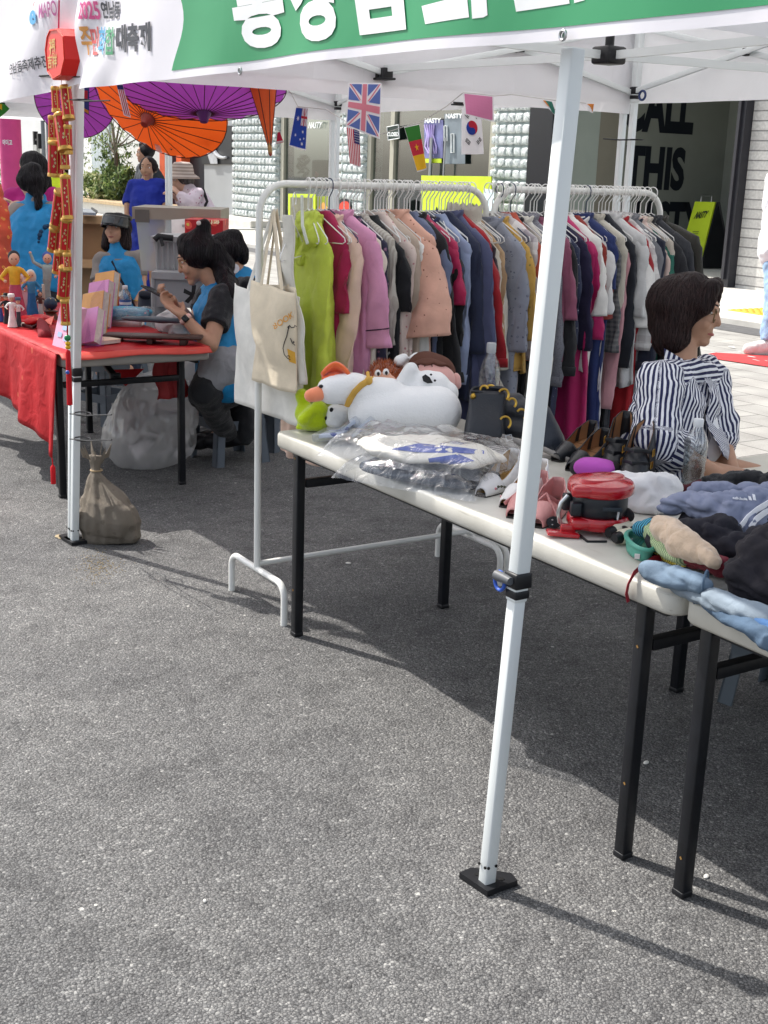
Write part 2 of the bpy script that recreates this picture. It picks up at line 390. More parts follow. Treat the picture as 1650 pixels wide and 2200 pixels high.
# tactile paving on the step
tc = MB(); p0 = on(1592, 676, z=.09); 
tc.box((11.9, 9.6, .088), (.9, 1.5, .012), bev=.003)
for i in range(9):
    for j in range(15): tc.ell((11.5+i*.1, 8.9+j*.1, .094), (.035, .035, .012), None, 8, 4)
one('tactile_paving', tc, M('yellow tactile tile', '#e0a63c', .75, .15, 12), 'yellow studded tactile paving patch before the white brick wall', 'paving')
rm = MB(); a = on(1535, 757, z=.02); rm.poly([(a.x, a.y, .02), (8.55, 8.0, .02), (8.9, 6.2, .02), (10.2, 6.9, .02)])
rmk = thing('floor_sticker', 'red floor sticker with white print on the pavement near white shoes', 'sticker', (9, 7.5, .02))
ob('sheet', rm, M('red vinyl', '#b8383a', .7, .15, 6), rmk, sm=False)
mk = MB()
for i in range(26):
    q = V3((9.15+rnd.uniform(-.35, .45), 7.5+rnd.uniform(-.7, .8), .026)); s_ = rnd.uniform(.03, .09)
    mk.poly([q, q+V3((s_*.4, 0, 0)), q+V3((s_*.4, s_, 0)), q+V3((0, s_, 0))])
ob('lettering', mk, M('white print', '#d8d4d2', .7), rmk, sm=False)

# ---------------- shop: brick wall, recessed entrance, glass front
FX = 14.0
def brickmat():
    mt, t, N, L, b = NT('white brick'); n0 = N.new('ShaderNodeTexCoord'); mp = N.new('ShaderNodeMapping'); mp.inputs['Rotation'].default_value = (R(90), 0, R(90))
    L.new(n0.outputs['Object'], mp.inputs[0]); s = N.new('ShaderNodeSeparateXYZ'); L.new(n0.outputs['Object'], s.inputs[0])
    cb = N.new('ShaderNodeCombineXYZ'); L.new(s.outputs[1], cb.inputs[0]); L.new(s.outputs[2], cb.inputs[1]); v = cb.outputs[0]
    br = tex(t, 'Brick', 1.0, v); br.inputs['Mortar Size'].default_value = .010; br.inputs['Brick Width'].default_value = 1.2; br.inputs['Row Height'].default_value = .132
    br.inputs['Color1'].default_value = (.62, .61, .58, 1); br.inputs['Color2'].default_value = (.52, .51, .49, 1); br.inputs['Mortar'].default_value = (.24, .235, .23, 1)
    n2 = tex(t, 'Noise', 25, v, Detail=5.0)
    L.new(mixc(t, br.outputs[0], ramp(t, [(.3, (.82, .82, .82)), (.7, (1.1, 1.1, 1.1))], n2.outputs[0]), 1.0, 'MULTIPLY'), b.inputs['Base Color']); b.inputs['Roughness'].default_value = .85
    bumpn(t, math_(t, 'MULTIPLY_ADD', br.outputs['Fac'], -1.0, math_(t, 'MULTIPLY', n2.outputs[0], .4)), .7, .012, b); return mt
shop = thing('shop_building', 'shop with white brick wall, glass block columns and dark lettered entrance', 'building', (FX, 15, 0))
JR = 12.56; HT = 4.6
ob('brick_wall', MB().box((FX+.25, JR-5.0, HT/2), (.5, 10, HT)), brickmat(), shop, sm=False)
dk = M('dark metal frame', '#2b2b31', .4, .1)
ob('door_frame', MB().box((FX-.0, JR+.06, HT/2), (.30, .11, HT)).box((FX-.17, JR+.09, 1.9), (.04, .05, 3.4)), dk, shop, sm=False)
BX = 18.3
wallm = M('olive grey wall', '#8a8e87', .75, .06, 2); grn = M('pale green grey wall', '#a7b1ab', .7, .05, 2)
ob('inner_wall', MB().box((BX+.1, 15.0, HT/2), (.2, 14, HT)), wallm, shop, sm=False)
YW = 17.0
xs_ = [on(p, 300, y=YW).x for p in (1285, 1336)]
ob('side_wall', MB().box((16.2, YW+.1, HT/2), (4.3, .2, HT)), wallm, shop, sm=False)
ob('pale_panel', MB().box(((14.3+xs_[0])/2, YW-.012, HT/2), (xs_[0]-14.3, .02, HT)), grn, shop, sm=False)
ob('tan_panel', MB().box(((xs_[1]+xs_[0])/2, YW-.004, HT/2), (xs_[1]-xs_[0], .006, HT)), M('tan grey wall', '#8d897e', .75, .06, 2), shop, sm=False)
ob('right_side_wall', MB().box((16.2, 12.35, HT/2), (4.0, .3, HT)), wallm, shop, sm=False)
ob('entrance_ceiling', MB().box((16.2, 14.8, HT-.6), (4.2, 5.2, .2)), grn, shop, sm=False)
ob('skirting', MB().box((16.4, YW-.02, .22), (3.6, .02, .28)), M('skirting', '#4a5257', .5), shop, sm=False)
LT = M('navy black lettering', '#0d1420', .6, .05)
def wl(s, px0, px1, pyb, pyt, bold=.03):
    a = on(px0, pyb, y=YW); b = on(px1, pyb+(px1-px0)*.06, y=YW); zt = on(px0, pyt, y=YW).z
    ob('lettering', write(s, lambda u, v: V3((a.x+(b.x-a.x)*u, YW-.006, a.z+(zt-a.z)*v)), bold), LT, shop, sm=False)
wl('CALL', 1336, 1487, 282, 160, .045); wl('THIS', 1338, 1466, 407, 310, .045); wl('NASTY', 1328, 1500, 526, 430, .045)
# black pillar and glass block columns
y3a, y3b = 17.42, 18.5
ob('black_pillar', MB().box((FX+.1, 17.03, HT/2), (.45, .62, HT), bev=.01), M('black gloss panel', '#10141c', .25, .1), shop, sm=False)
def blockmat():
    mt, t, N, L, b = NT('glass blocks'); v = coord(t); n = tex(t, 'Noise', 7, v, Detail=2.0, Distortion=2.0); n2 = tex(t, 'Noise', 26, v, Distortion=1.5)
    c = ramp(t, [(.3, (.22, .27, .26)), (.45, (.62, .7, .69)), (.58, (.93, .97, .97))], n.outputs[0]); L.new(c, b.inputs['Base Color'])
    b.inputs['Roughness'].default_value = .12; b.inputs['Specular IOR Level'].default_value = .8; bumpn(t, n2.outputs[0], .6, .03, b)
    b.inputs['Transmission Weight'].default_value = .25; return mt
BLK = blockmat(); GRT = M('block joint', '#c6d2d0', .5, .1)
def blocks(y0, y1, z0, z1, ny, nz, deep=.5):
    col = MB(); dy = (y1-y0)/ny; dz = (z1-z0)/nz
    for j in range(nz):
        for i in range(ny): col.box((FX-.05+deep/2, y0+dy*(i+.5), z0+dz*(j+.5)), (deep, dy*.93, dz*.80), bev=.035, seg=2)
    p = ob('glass_block_column', col, BLK, shop)
    ob('joint', MB().box((FX+deep/2, (y0+y1)/2, (z0+z1)/2), (deep*.8, y1-y0-.02, z1-z0)), GRT, p, sm=False)
blocks(y3a, y3b, .1, 4.3, 5, 22); blocks(22.85, 23.9, .1, 4.3, 5, 22); blocks(26.75, 29.1, .1, 4.4, 13, 24)
for yy in (y3a, 22.85, 26.75): pass
ob('stone_plinth', MB().box((FX-.25, 28.0, .14), (1.2, 3.2, .28), bev=.02).box((FX-.7, 28.0, .06), (1.4, 3.6, .12), bev=.02), STEP, shop, sm=False)
gls = clear('shop glass', (.55, .62, .6), 1.2, .03, 3, .0)
frm = M('champagne window frame', '#aaa899', .4, .05)
for a, b in ((18.5, 22.85), (23.9, 26.75)): ob('window_pane', MB().box((FX+.12, (a+b)/2, 2.2), (.02, b-a, 4.4)), gls, shop, sm=False)
for yy in (18.58, 22.76, 24.05, 26.6, 21.9): ob('window_frame', MB().box((FX+.1, yy, 2.2), (.1, .14, 4.4)), frm, shop, sm=False)
ob('door_handle', MB().tube([(FX-.02, 20.4, .8), (FX-.02, 20.4, 2.15)], .035, 8).tube([(FX-.02, 19.95, .8), (FX-.02, 19.95, 2.15)], .02, 8), STEEL, shop)
ob('interior', MB().box((FX+3.2, 22.5, 2.2), (.2, 10, 4.4)).box((FX+1.6, 22.5, .05), (3.2, 10, .1)), M('shop interior', '#565d5a', .8, .3, 1.2), shop, sm=False)
ob('upper_wall', MB().box((FX+.6, 19, 7.0), (1.6, 36, 5.0)), M('upper facade', '#b9b9b4', .8, .1, 2), shop, sm=False)
# things in / on the shop window
def px_poly(pts, x, dx=-.01): return [on(p, q, x=x)+V3((dx, 0, 0)) for p, q in pts]
def card(name, pts, x, mat, label, cat, th=.01, parts=()):
    c = px_poly(pts, x); r = thing(name, label, cat, sum(c, V3())/len(c))
    ob('panel', MB().prism(c, (th, 0, 0)), mat, r, sm=False)
    for nm, mb, mt in parts: ob(nm, mb, mt, r, sm=False)
    return r
LIME = M('lime vinyl', '#bfd62c', .45, .08, 3, bump=.4, bs=5, bd=.03)
def wtxt(s, x, px0, px1, pyb, pyt, bold=.02, sk=0, dx=-.03):
    a, b = on(px0, pyb, x=x), on(px1, pyb, x=x); zt = on((px0+px1)/2, pyt, x=x).z
    return write(s, lambda u, v: V3((x+dx, a.y+(b.y-a.y)*(u+sk*v), a.z+(zt-a.z)*v)), bold)
XB = 13.55
brush = MB()
for k, (bx, bh) in enumerate(((938, 30), (952, 24), (962, 40), (975, 34), (985, 22), (1000, 32), (1016, 38), (1030, 26))):
    brush.prism(px_poly([(bx-5, 474), (bx+2, 474-bh), (bx+5, 474-bh*.8), (bx+5, 474)], XB, -.03), (.008, 0, 0))
card('lime_banner', [(906, 377), (1056, 379), (1056, 520), (906, 520)], XB, LIME, 'large lime banner with black brush lettering hung behind first clothes rack', 'banner', .02, (('lettering', brush, LT),))
card('lime_poster', [(620, 416), (678, 417), (678, 500), (620, 500)], XB, LIME, 'lime framed poster beyond the green jacket', 'poster', .02, (('picture', MB().prism(px_poly([(626, 424), (672, 425), (672, 500), (626, 500)], XB, -.03), (.01, 0, 0)), M('poster brown', '#6b6a58', .6, .3, 4)),))
card('olive_panel', [(680, 422), (712, 421), (712, 500), (680, 500)], XB+.1, M('olive card', '#8b9a2e', .6, .15, 5), 'olive green card right of the lime framed poster', 'poster', .02, (('figure', MB().prism(px_poly([(686, 446), (697, 434), (706, 446), (700, 456), (686, 456)], XB+.1, -.03), (.01, 0, 0)), M('orange figure', '#d09a52', .7)),))
card('pale_sheet', [(1040, 405), (1062, 408), (1062, 470), (1040, 470)], XB-.2, M('pale blue paper', '#cfe4ea', .7), 'pale blue paper sheet between the two clothes racks', 'paper', .005)
card('round_sign', [(740+16*math.cos(i*.4488), 444+18*math.sin(i*.4488)) for i in range(14)], XB-.3, M('dark sign back', '#23262c', .6), 'round orange red sign seen between the hangers', 'sign', .02,
     (('face', MB().prism(px_poly([(744+12*math.cos(i*.52), 446+14*math.sin(i*.52)) for i in range(12)], XB-.3, -.04), (.01, 0, 0)), M('orange red', '#d8402c', .5)),))
GW = FX+.07
NEON = M('white window lettering', '#e8ecec', .5)
one('window_lettering', wtxt('NASTY', GW, 664, 692, 276, 262, .02, .12), NEON, 'small white brush lettering reading NASTY on shop glass', 'lettering', sm=False)
card('closed_sign', [(833, 273), (858, 268), (860, 297), (836, 301)], GW-.05, M('dark green card', '#33423c', .5), 'small dark CLOSED sign hung inside the shop glass', 'sign', .01,
     (('lettering', wtxt('CLOSED', GW-.05, 835, 859, 293, 284, .04), NEON), ('border', MB().tube(px_poly([(833, 273), (858, 268), (860, 297), (836, 301)], GW-.05, -.02), .012, 5, True), NEON)))
ps = MB()
for k in range(5): ps.tube(px_poly([(917+k*5, 268), (923+k*3, 290), (918+k*6, 315), (926+k*4, 330)], GW, -.05), .018, 5)
card('violet_poster', [(912, 258), (953, 258), (952, 340), (913, 340)], GW-.02, M('violet poster', '#6d6f9e', .4, .4, 3), 'violet poster with tangled pale clips on shop glass', 'poster', .01,
     (('drawing', ps, M('lilac line', '#c6b6e8', .5)), ('heading', wtxt('NASTY', GW-.02, 915, 950, 265, 254, .04), NEON), ('base_strip', MB().prism(px_poly([(914, 341), (951, 341), (951, 350), (914, 350)], GW-.02, -.03), (.01, 0, 0)), LIME)))
clips = MB()
for cx, cy, h in ((962, 287, 16), (977, 308, 20)):
    clips.tube(px_poly([(cx-3, cy-h), (cx+3, cy-h), (cx+3, cy+h), (cx-3, cy+h)], GW, -.05), .016, 6, True)
card('grey_poster', [(956, 245), (1000, 245), (1000, 352), (955, 352)], GW-.02, M('grey poster', '#77828a', .4, .2, 2), 'grey poster with two large white paper clips beside Korean flag', 'poster', .01,
     (('drawing', clips, NEON), ('heading', wtxt('NASTY', GW-.02, 960, 996, 255, 244, .04), NEON)))
# shop goods behind the glass
lan = thing('pink_balloon', 'pink balloon with a white cap inside the shop window', 'balloon', on(605, 375, x=15.2))
c0 = on(605, 345, x=15.2); ob('balloon', MB().lathe([(.005, -.32), (.06, -.2), (.13, -.05), (.15, .05), (.12, .15), (.03, .2)], c0), M('pink rubber', '#dd8fa6', .35), lan)
ob('cap', MB().lathe([(.16, .19), (.05, .27), (.01, .33)], c0), M('ivory', '#ded9c6', .7), lan)
pl = thing('potted_display_plant', 'pale leafy plant with green boxes inside the shop window', 'plant', on(660, 420, x=15.4))
lf = MB()
for k in range(16):
    a = rnd.uniform(0, 6.28); c = on(655+rnd.uniform(-10, 10), 360+rnd.uniform(-15, 18), x=15.4); d = V3((math.cos(a)*.2, math.sin(a)*.3, rnd.uniform(.0, .4)))
    lf.ell(c+d*.3, (.06, .14, .03), eul(rnd.uniform(-1, 1), rnd.uniform(-1, 1), a), 8, 5)
ob('leaf', lf, M('pale leaf', '#c9cdae', .6), pl)
ob('green_box', MB().box(on(690, 375, x=15.7), (.3, .5, .7), bev=.06).box(on(645, 395, x=15.3), (.25, .4, .35), bev=.06), M('green crate', '#2f6b34', .5, .2), pl)
ob('ribbon', MB().box(on(680, 375, x=15.4), (.03, .12, .1), eul(.5, 0, 0)), M('orange ribbon', '#c9552e', .6), pl, sm=False)
# A-board
ab = thing('sandwich_board', 'lime folding A-board with NASTY lettering in the shop entrance', 'sign', (16.4, 15.6, .08))
q = [on(1462, 577, x=16.2), on(1506, 577, x=16.2)]
A0, A1 = on(1493, 433, x=16.5), on(1536, 434, x=16.5)
B0, B1 = on(1452, 577, x=16.15), on(1501, 576, x=16.15)
bb = MB().prism([A0, A1, B1, B0], (.03, 0, 0)); ob('front_panel', bb, LIME, ab, sm=False)
C0, C1 = A0+V3((.06, -.03, 0)), A1+V3((.06, -.03, 0)); D1 = V3((16.95, A1.y-.12, .085)); D0 = V3((16.95, A0.y-.12, .085))
ob('rear_panel', MB().prism([C0, C1, D1, D0], (.03, 0, 0)).prism([A1+V3((.035, 0, 0)), B1+V3((.04, 0, 0)), D1+V3((-.005, -.01, 0)), C1], (0, -.02, 0)), M('black board', '#11141b', .6), ab, sm=False)
hd = (A0+A1)/2; ob('handle', MB().tube([hd+V3((.03, .12, 0)), hd+V3((.03, .12, .1)), hd+V3((.03, -.12, .1)), hd+V3((.03, -.12, 0))], .012, 6), STEEL, ab)
def abf(u, v): 
    t_ = A0+(A1-A0)*u; b_ = B0+(B1-B0)*u; return b_+(t_-b_)*v+V3((-.012, 0, 0))
ob('lettering', write('NASTY', lambda u, v: abf(.2+.55*u+.1*v, .76+.11*v-.02*(1-u)), .03), LT, ab, sm=False)
ln = MB()
for vv, a_, b_ in ((.545, .32, .62), (.515, .3, .6), (.44, .26, .62), (.41, .3, .62)): ln.poly([abf(a_, vv), abf(b_, vv), abf(b_, vv+.014), abf(a_, vv+.014)])
ob('small_print', ln, M('grey print', '#7f8f30', .7), ab, sm=False)

# ---------------- neighbouring building to the left
nb = thing('grey_building', 'grey and white building with orange door frames beyond the stalls', 'building', (14, 36, 0))
ygl = on(499, 400, x=14).y
yA, yB = ygl, on(437, 400, x=14).y
ob('grey_wall', MB().box((14.2, (yA+yB)/2+.05, 2.5), (.3, yB-yA, 5)), M('light grey wall', '#9b9fa2', .6, .04, 2), nb, sm=False)
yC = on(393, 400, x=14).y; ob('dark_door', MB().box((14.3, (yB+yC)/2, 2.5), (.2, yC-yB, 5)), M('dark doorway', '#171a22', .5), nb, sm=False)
yD = on(345, 400, x=14).y
ORG = M('orange frame', '#d3582a', .5, .08)
ob('orange_door_frame', MB().box((14.1, yC+.15, 2.2), (.3, .35, 4.4)).box((14.1, yD-.25, 2.2), (.3, .35, 4.4)), ORG, nb, sm=False)
ob('notice_board', MB().box((14.25, (yC+yD)/2, 2.2), (.2, yD-yC-.6, 4.4)), M('dark maroon panel', '#3a2a33', .5, .4, 4), nb, sm=False)
ob('white_wall', MB().box((14.3, yD+9, 2.5), (.3, 18, 5)), M('white render', '#d3d4d3', .8, .05, 1.5), nb, sm=False)
ob('window', MB().box((14.12, on(210, 350, x=14).y, 2.2), (.06, 1.6, 2.4)), M('pale window', '#a9b6bd', .2), nb, sm=False)
ob('downpipe', MB().tube([(14.0, on(93, 300, x=14).y, 0), (14.0, on(93, 300, x=14).y, 4.5)], .07, 8).tube([(14.0, on(106, 300, x=14).y, 0), (14.0, on(106, 300, x=14).y, 4.5)], .1, 8), M('grey pipe', '#6d7276', .5), nb)
lp = on(80, 300, x=13.9); ob('wall_lamp', MB().box(lp+V3((0, .2, .05)), (.14, .14, .45)).box(lp+V3((0, -.25, -.05)), (.14, .14, .5)).box(lp, (.1, .5, .06)), BLACKP, nb, sm=False)
ob('meter_box', MB().box(on(79, 340, x=14), (.12, .4, .9)), M('grey box', '#a6a7a5', .6), nb, sm=False)
pst = thing('cup_poster', 'black poster with a white steaming cup on grey wall', 'poster', on(465, 355, x=14))
pq = px_poly([(434, 270), (499, 270), (499, 353), (434, 353)], 14.02); ob('panel', MB().prism(pq, (.02, 0, 0)), M('poster black', '#14161c', .4), pst, sm=False)
arc = [on(482+24*math.cos(a)*1.0, 305+34*math.sin(a), x=14)+V3((-.03, 0, 0)) for a in [1.3+i*.22 for i in range(15)]]
ob('cup', MB().tube(arc, [.03+.03*math.sin(i/14*3.14) for i in range(15)], 6).ell(on(452, 322, x=14)+V3((-.02, 0, 0)), (.03, .25, .12)).prism(px_poly([(448, 330), (468, 330), (470, 352), (455, 352)], 14, -.04), (.01, 0, 0)), M('grey porcelain', '#a9adb2', .4), pst)

# planter with shrubs
PX = 12.2
pa, pb = on(176, 432, x=PX), on(292, 432, x=PX)
plt = thing('raised_planter', 'white raised planter with stone coping behind the seated volunteers', 'planter', (PX+.5, (pa.y+pb.y)/2, 0))
hz = pa.z
ob('wall', MB().box((PX+.6, (pa.y+pb.y)/2+1, hz/2), (1.1, abs(pa.y-pb.y)+6, hz)), M('white planter', '#cfcfcb', .8, .06), plt, sm=False)
ob('coping', MB().box((PX+.55, (pa.y+pb.y)/2+1, hz+.04), (1.3, abs(pa.y-pb.y)+6, .09), bev=.01), M('tan coping', '#b09a78', .7, .15, 12), plt, sm=False)
def foliage(root, c, rad, n, leaf, mats, seed=1, core=.25):
    q = random.Random(seed); ms = [MB() for _ in mats]
    clumps = [V3((q.gauss(0, .5)*rad[0], q.gauss(0, .5)*rad[1], q.gauss(0, .45)*rad[2])) for _ in range(max(6, n//45))]
    for i in range(n):
        p = V3(c)+q.choice(clumps)+V3((q.gauss(0, 1)*rad[0], q.gauss(0, 1)*rad[1], q.gauss(0, 1)*rad[2]))*core
        r = Matrix.Rotation(q.uniform(0, 6.28), 3, 'Z') @ Matrix.Rotation(q.uniform(-1.2, 1.2), 3, 'X') @ Matrix.Rotation(q.uniform(-.8, .8), 3, 'Y')
        s = leaf*q.uniform(.6, 1.4)
        k = q.randrange(len(mats)); ms[k].add([p+r @ V3(v) for v in ((-.3*s, 0, 0), (0, -.9*s, .1*s), (.3*s, 0, 0), (0, s, .08*s))], [(0, 1, 2, 3)])
    for mb, mt in zip(ms, mats):
        if mb.v: ob('foliage', mb, mt, root, sm=False)
LF = [M('leaf dark', '#3d5230', .6, .2, tl=.25), M('leaf mid', '#637a44', .6, .2, tl=.3), M('leaf light', '#93a266', .6, .2, tl=.3), M('leaf pale', '#b9b98c', .7, .2, tl=.3)]
BARK = M('bark', '#5d5446', .9, .25, 20, bump=.5)
for i, (px, py, wpx, hpx, lab, mats, n) in enumerate(((197, 400, 26, 22, 'low feathery pale shrub at left end of the white planter', LF[1:], 700), (232, 412, 24, 16, 'low mounded shrub in middle of the white planter', LF, 600),
        (262, 395, 22, 28, 'taller dark green shrub beside the blue dressed woman', LF[:3], 800), (244, 372, 16, 26, 'loose upright green shrub in front of the thin tree', LF[:3], 600))):
    c = on(px, py, x=PX+.5+.1*i); d = (c-CAM).dot(FWD); r = thing('shrub', lab, 'shrub', (c.x, c.y, hz+.08), 'shrubs in the white planter')
    foliage(r, c, (pxl(wpx, d)*1.2, pxl(wpx, d)*1.3, pxl(hpx, d)*1.25), int(n*2.2), .1, mats, 20+i, .3)
    st = MB()
    for k in range(5): st.tube([(c.x+rnd.uniform(-.1, .1), c.y+rnd.uniform(-.1, .1), hz+.05), c+V3((rnd.uniform(-.3, .3), rnd.uniform(-.3, .3), rnd.uniform(-.1, .3)))], .012, 5)
    ob('stem', st, BARK, r)
tb = on(252, 410, x=PX+.8); tr = thing('thin_tree', 'thin tree with bare forking branches rising from the planter', 'tree', (tb.x, tb.y, hz))
tk = MB(); top = on(248, 310, x=PX+.8)
tk.tube([(tb.x, tb.y, hz), tb.lerp(top, .5), top], [.07, .06, .05], 7)
for px, py in ((225, 265), (243, 262), (265, 275), (215, 300), (280, 290), (300, 295), (235, 235), (262, 230)):
    e = on(px, py, x=PX+.8+rnd.uniform(-.4, .4)); tk.tube([tb.lerp(top, rnd.uniform(.5, 1)), top.lerp(e, .5)+V3((0, 0, -.08)), e], [.035, .025, .012], 5)
ob('trunk', tk, BARK, tr)
foliage(tr, on(236, 300, x=PX+.8), (.6, .75, .5), 420, .07, LF[:3], 5, .35)
foliage(tr, on(275, 300, x=PX+.8), (.3, .5, .3), 90, .06, LF[:2], 6, .3)
# far-left shrub and pink column
c = on(5, 400, x=11.5); r = thing('shrub', 'green shrub at far left behind the pink column', 'shrub', (c.x, c.y, 0), 'shrubs in the white planter')
foliage(r, c, (.3, .35, .7), 500, .08, LF[:3], 31, .35); ob('stem', MB().tube([(c.x, c.y, 0), c], .02, 5), BARK, r)
pc = on(30, 470, x=7.0); pk = thing('pink_column', 'tall pink fabric column with small white logo', 'column', (pc.x, pc.y, 0))
d = (pc-CAM).dot(FWD); rr = pxl(23, d)
ob('tube', MB().lathe([(rr*1.02, 0), (rr*1.0, .5), (rr*.98, 1.2), (rr, 2.5)], (pc.x, pc.y, 0), n=20), M('pink fabric', '#c9417f', .6, .1, 3, bump=.4, bs=6, bd=.03), pk)
lc = V3((pc.x, pc.y, 0)); tw = (CAM-lc); tw.z = 0; tw.normalize(); sd_ = V3((0, 0, 1)).cross(tw)
zl = on(18, 305, x=pc.x).z
ob('logo', write('아미고', lambda u, v: lc + (tw*math.cos(.75-.9*u)-sd_*math.sin(.75-.9*u))*(rr+.006) + V3((0, 0, zl-.06+.1*v)), .03, 8), NEON, pk, sm=False)
# ================================================================== TENTS
CANV = M('white canopy cloth', '#f0f0f2', .75, .03, 3, bump=.35, bs=5, bd=.03, tl=.5)
LEGM = M('pale grey leg', '#dfe4e4', .4, .04, 3, pat=p_spots('#c3c9c8', 38, -.045)); TY = [2.0, 5.0, 8.0, 11.0]
TX0, TX1 = 1.635, 4.64
LT1, LT2 = on(171, 178, y=4.86), on(157, 178, y=4.875)   # the corner legs lean
_b = on(1045, 1905, z=0)
FOOT = [((on(px, py, z=0)-_b).x, (on(px, py, z=0)-_b).y) for px, py in ((986, 1887), (1011, 1876), (1097, 1888), (1111, 1904), (1046, 1928))][::-1]
def leg(root, base, top, split=.74, s0=.0295, s1=.035):
    base, top = V3(base), V3(top); mid = base.lerp(top, split/top.z)
    lg = ob('leg', MB().beam(mid-(top-base)*.02, top, s1, bev=.004).beam(base+V3((0, 0, .012)), mid, s0, bev=.003), LEGM, root)
    cl = ob('collar', MB().box(mid+V3((0, 0, .012)), (s1+.010, s1+.010, .036), bev=.005).box(mid+V3((0, 0, -.02)), (s1+.004, s1+.004, .02), bev=.004), BLACKP, lg)
    fo = FOOT
    ft = MB().prism([base+V3((x, y, .002)) for x, y in fo], (0, 0, .014))
    ob('foot_plate', ft, BLACKP, lg, sm=False)
    h = MB()
    for k in (-.009, .009):
        h.lathe([(.0035, 0), (.0035, .003)], base+V3((k*1.2, -s0/2-.0005, .06)), (0, -1, 0), 8).lathe([(.0035, 0), (.0035, .003)], base+V3((-s0/2-.0005, k*1.2, .06)), (-1, 0, 0), 8)
    for x, y in ((-.004, .032), (.034, -.012)): h.lathe([(.007, 0), (.006, .0015)], base+V3((x, y, .0162)), (0, 0, 1), 10)
    ob('bolt_hole', h, M('hole black', '#050506', .9), lg)
    return lg, mid
def scissor(root, a, b):
    """folding truss from corner a to corner b (points at slider height)"""
    a, b = V3(a), V3(b); lo, hi = 2.0, 2.32; t = MB()
    P = lambda u, z: V3((a.x+(b.x-a.x)*u, a.y+(b.y-a.y)*u, z)); nrm = (b-a).cross(V3((0, 0, 1))).normalized()*.012
    for u in (0, .5): t.beam(P(u, lo)+nrm, P(u+.5, hi)+nrm, .013, .026, bev=.002); t.beam(P(u, hi)-nrm, P(u+.5, lo)-nrm, .013, .026, bev=.002)
    q = ob('truss', t, LEGM, root)
    for u in (0, .5): ob('joint', MB().box(P(u+.25, (lo+hi)/2), (.03, .03, .035), bev=.004), BLACKP, q)
    ob('joint', MB().box(P(.5, lo), (.05, .045, .045), bev=.006).box(P(.5, lo-.024), (.07, .06, .01), bev=.004), BLACKP, q); ob('joint', MB().box(P(.5, hi), (.05, .045, .04), bev=.006), BLACKP, q)
def tent(i):
    y0 = TY[i]; y1 = y0+3.0; xc, yc = (TX0+TX1)/2, y0+1.5
    nm = ['white pop up canopy tent over the clothes racks', 'white canopy tent over the red cloth stall with parasols', 'third white canopy tent behind the red stall, further along the row', 'farthest white canopy tent of the row'][i]
    r = thing('canopy_tent', nm, 'tent', (xc, yc, 0), 'white canopy tents set in a row')
    e = .012
    if i == 0: leg(r, (1.606, 1.991, 0), on(1232, 104, x=1.665))
    elif i == 1: leg(r, (1.652, 5.025, 0), LT2, s0=.027, s1=.027, split=.735)
    else: leg(r, (TX0, y0+.025, 0), (TX0, y0+.025, 2.34))
    if i == 0: leg(r, (1.652, 4.985, 0), LT1, s0=.030, s1=.030, split=.735)
    else: leg(r, (TX0, y1-.025, 0), (TX0, y1-.025, 2.34))
    for yy in (y0+.03, y1-.045):
        leg(r, (TX1, yy, 0), (TX1, yy, 2.34), split=2.0)
    for a, b in (((TX0, y0+e), (TX1, y0+e)), ((TX0, y1-e-.03), (TX1, y1-e-.03)), ((TX0, y0+e), (TX0, y1-e)), ((TX1, y0+e), (TX1, y1-e))):
        scissor(r, (a[0]+(.07 if a[0] == TX0 and b[0] == TX0 else 0), a[1], 0), (b[0]+(.07 if a[0] == TX0 and b[0] == TX0 else 0), b[1], 0))
    ct = MB()
    for a in ((xc, y0+.03), (xc, y1-.03), (TX0+.02, yc), (TX1-.02, yc)):
        ct.beam((*a, 2.02), (xc, yc, 2.0), .014, .028); ct.beam((*a, 2.3), (xc, yc, 2.36), .014, .026)
    ob('centre_truss', ct, LEGM, r); ob('centre_hub', MB().box((xc, yc, 2.0), (.09, .09, .06), bev=.01).box((xc, yc, 2.36), (.09, .09, .06), bev=.01).tube([(xc, yc, 2.0), (xc, yc, 3.0)], .016, 8), BLACKP, r)
    ez, pz = 2.38, 3.15; cr = [V3((TX0-.02, y0+.01, ez)), V3((TX1+.02, y0+.01, ez)), V3((TX1+.02, y1-.01, ez)), V3((TX0-.02, y1-.01, ez))]
    top = V3((xc, yc, pz)); rf = MB()
    for k in range(4):
        A, B = cr[k], cr[(k+1) % 4]
        rf.grid(lambda u, v, A=A, B=B: (A.lerp(B, u)).lerp(top, v)-V3((0, 0, .10*math.sin(math.pi*v)*1.0+.05*math.sin(math.pi*u)*(1-v)+.02*math.sin(9*u+5*v)*(1-v)*v)), 15, 9)
    ob('roof', rf, CANV, r)
    zb = (1.90, 1.95, 1.955, 1.955)
    for k in range(4):
        A, B = cr[k], cr[(k+1) % 4]; nrm = V3((0, 0, 1)).cross(B-A).normalized()
        ph = k*2.1+i
        am = .15 if k == 3 else 1
        dr = lambda u, v, A=A, B=B, n=nrm, k=k, ph=ph, am=am: A.lerp(B, u)+V3((.02 if k == 3 else 0, 0, (zb[k]-ez)*v))-n*(.012+am*v*(.014*math.sin(21*u+ph)+.010*math.sin(47*u+2*ph)))
        ob('valance', MB().grid(dr, 60, 6), CANV, r)
    # gathered cloth at the rear corner
    return r
TENT = [tent(i) for i in range(4)]
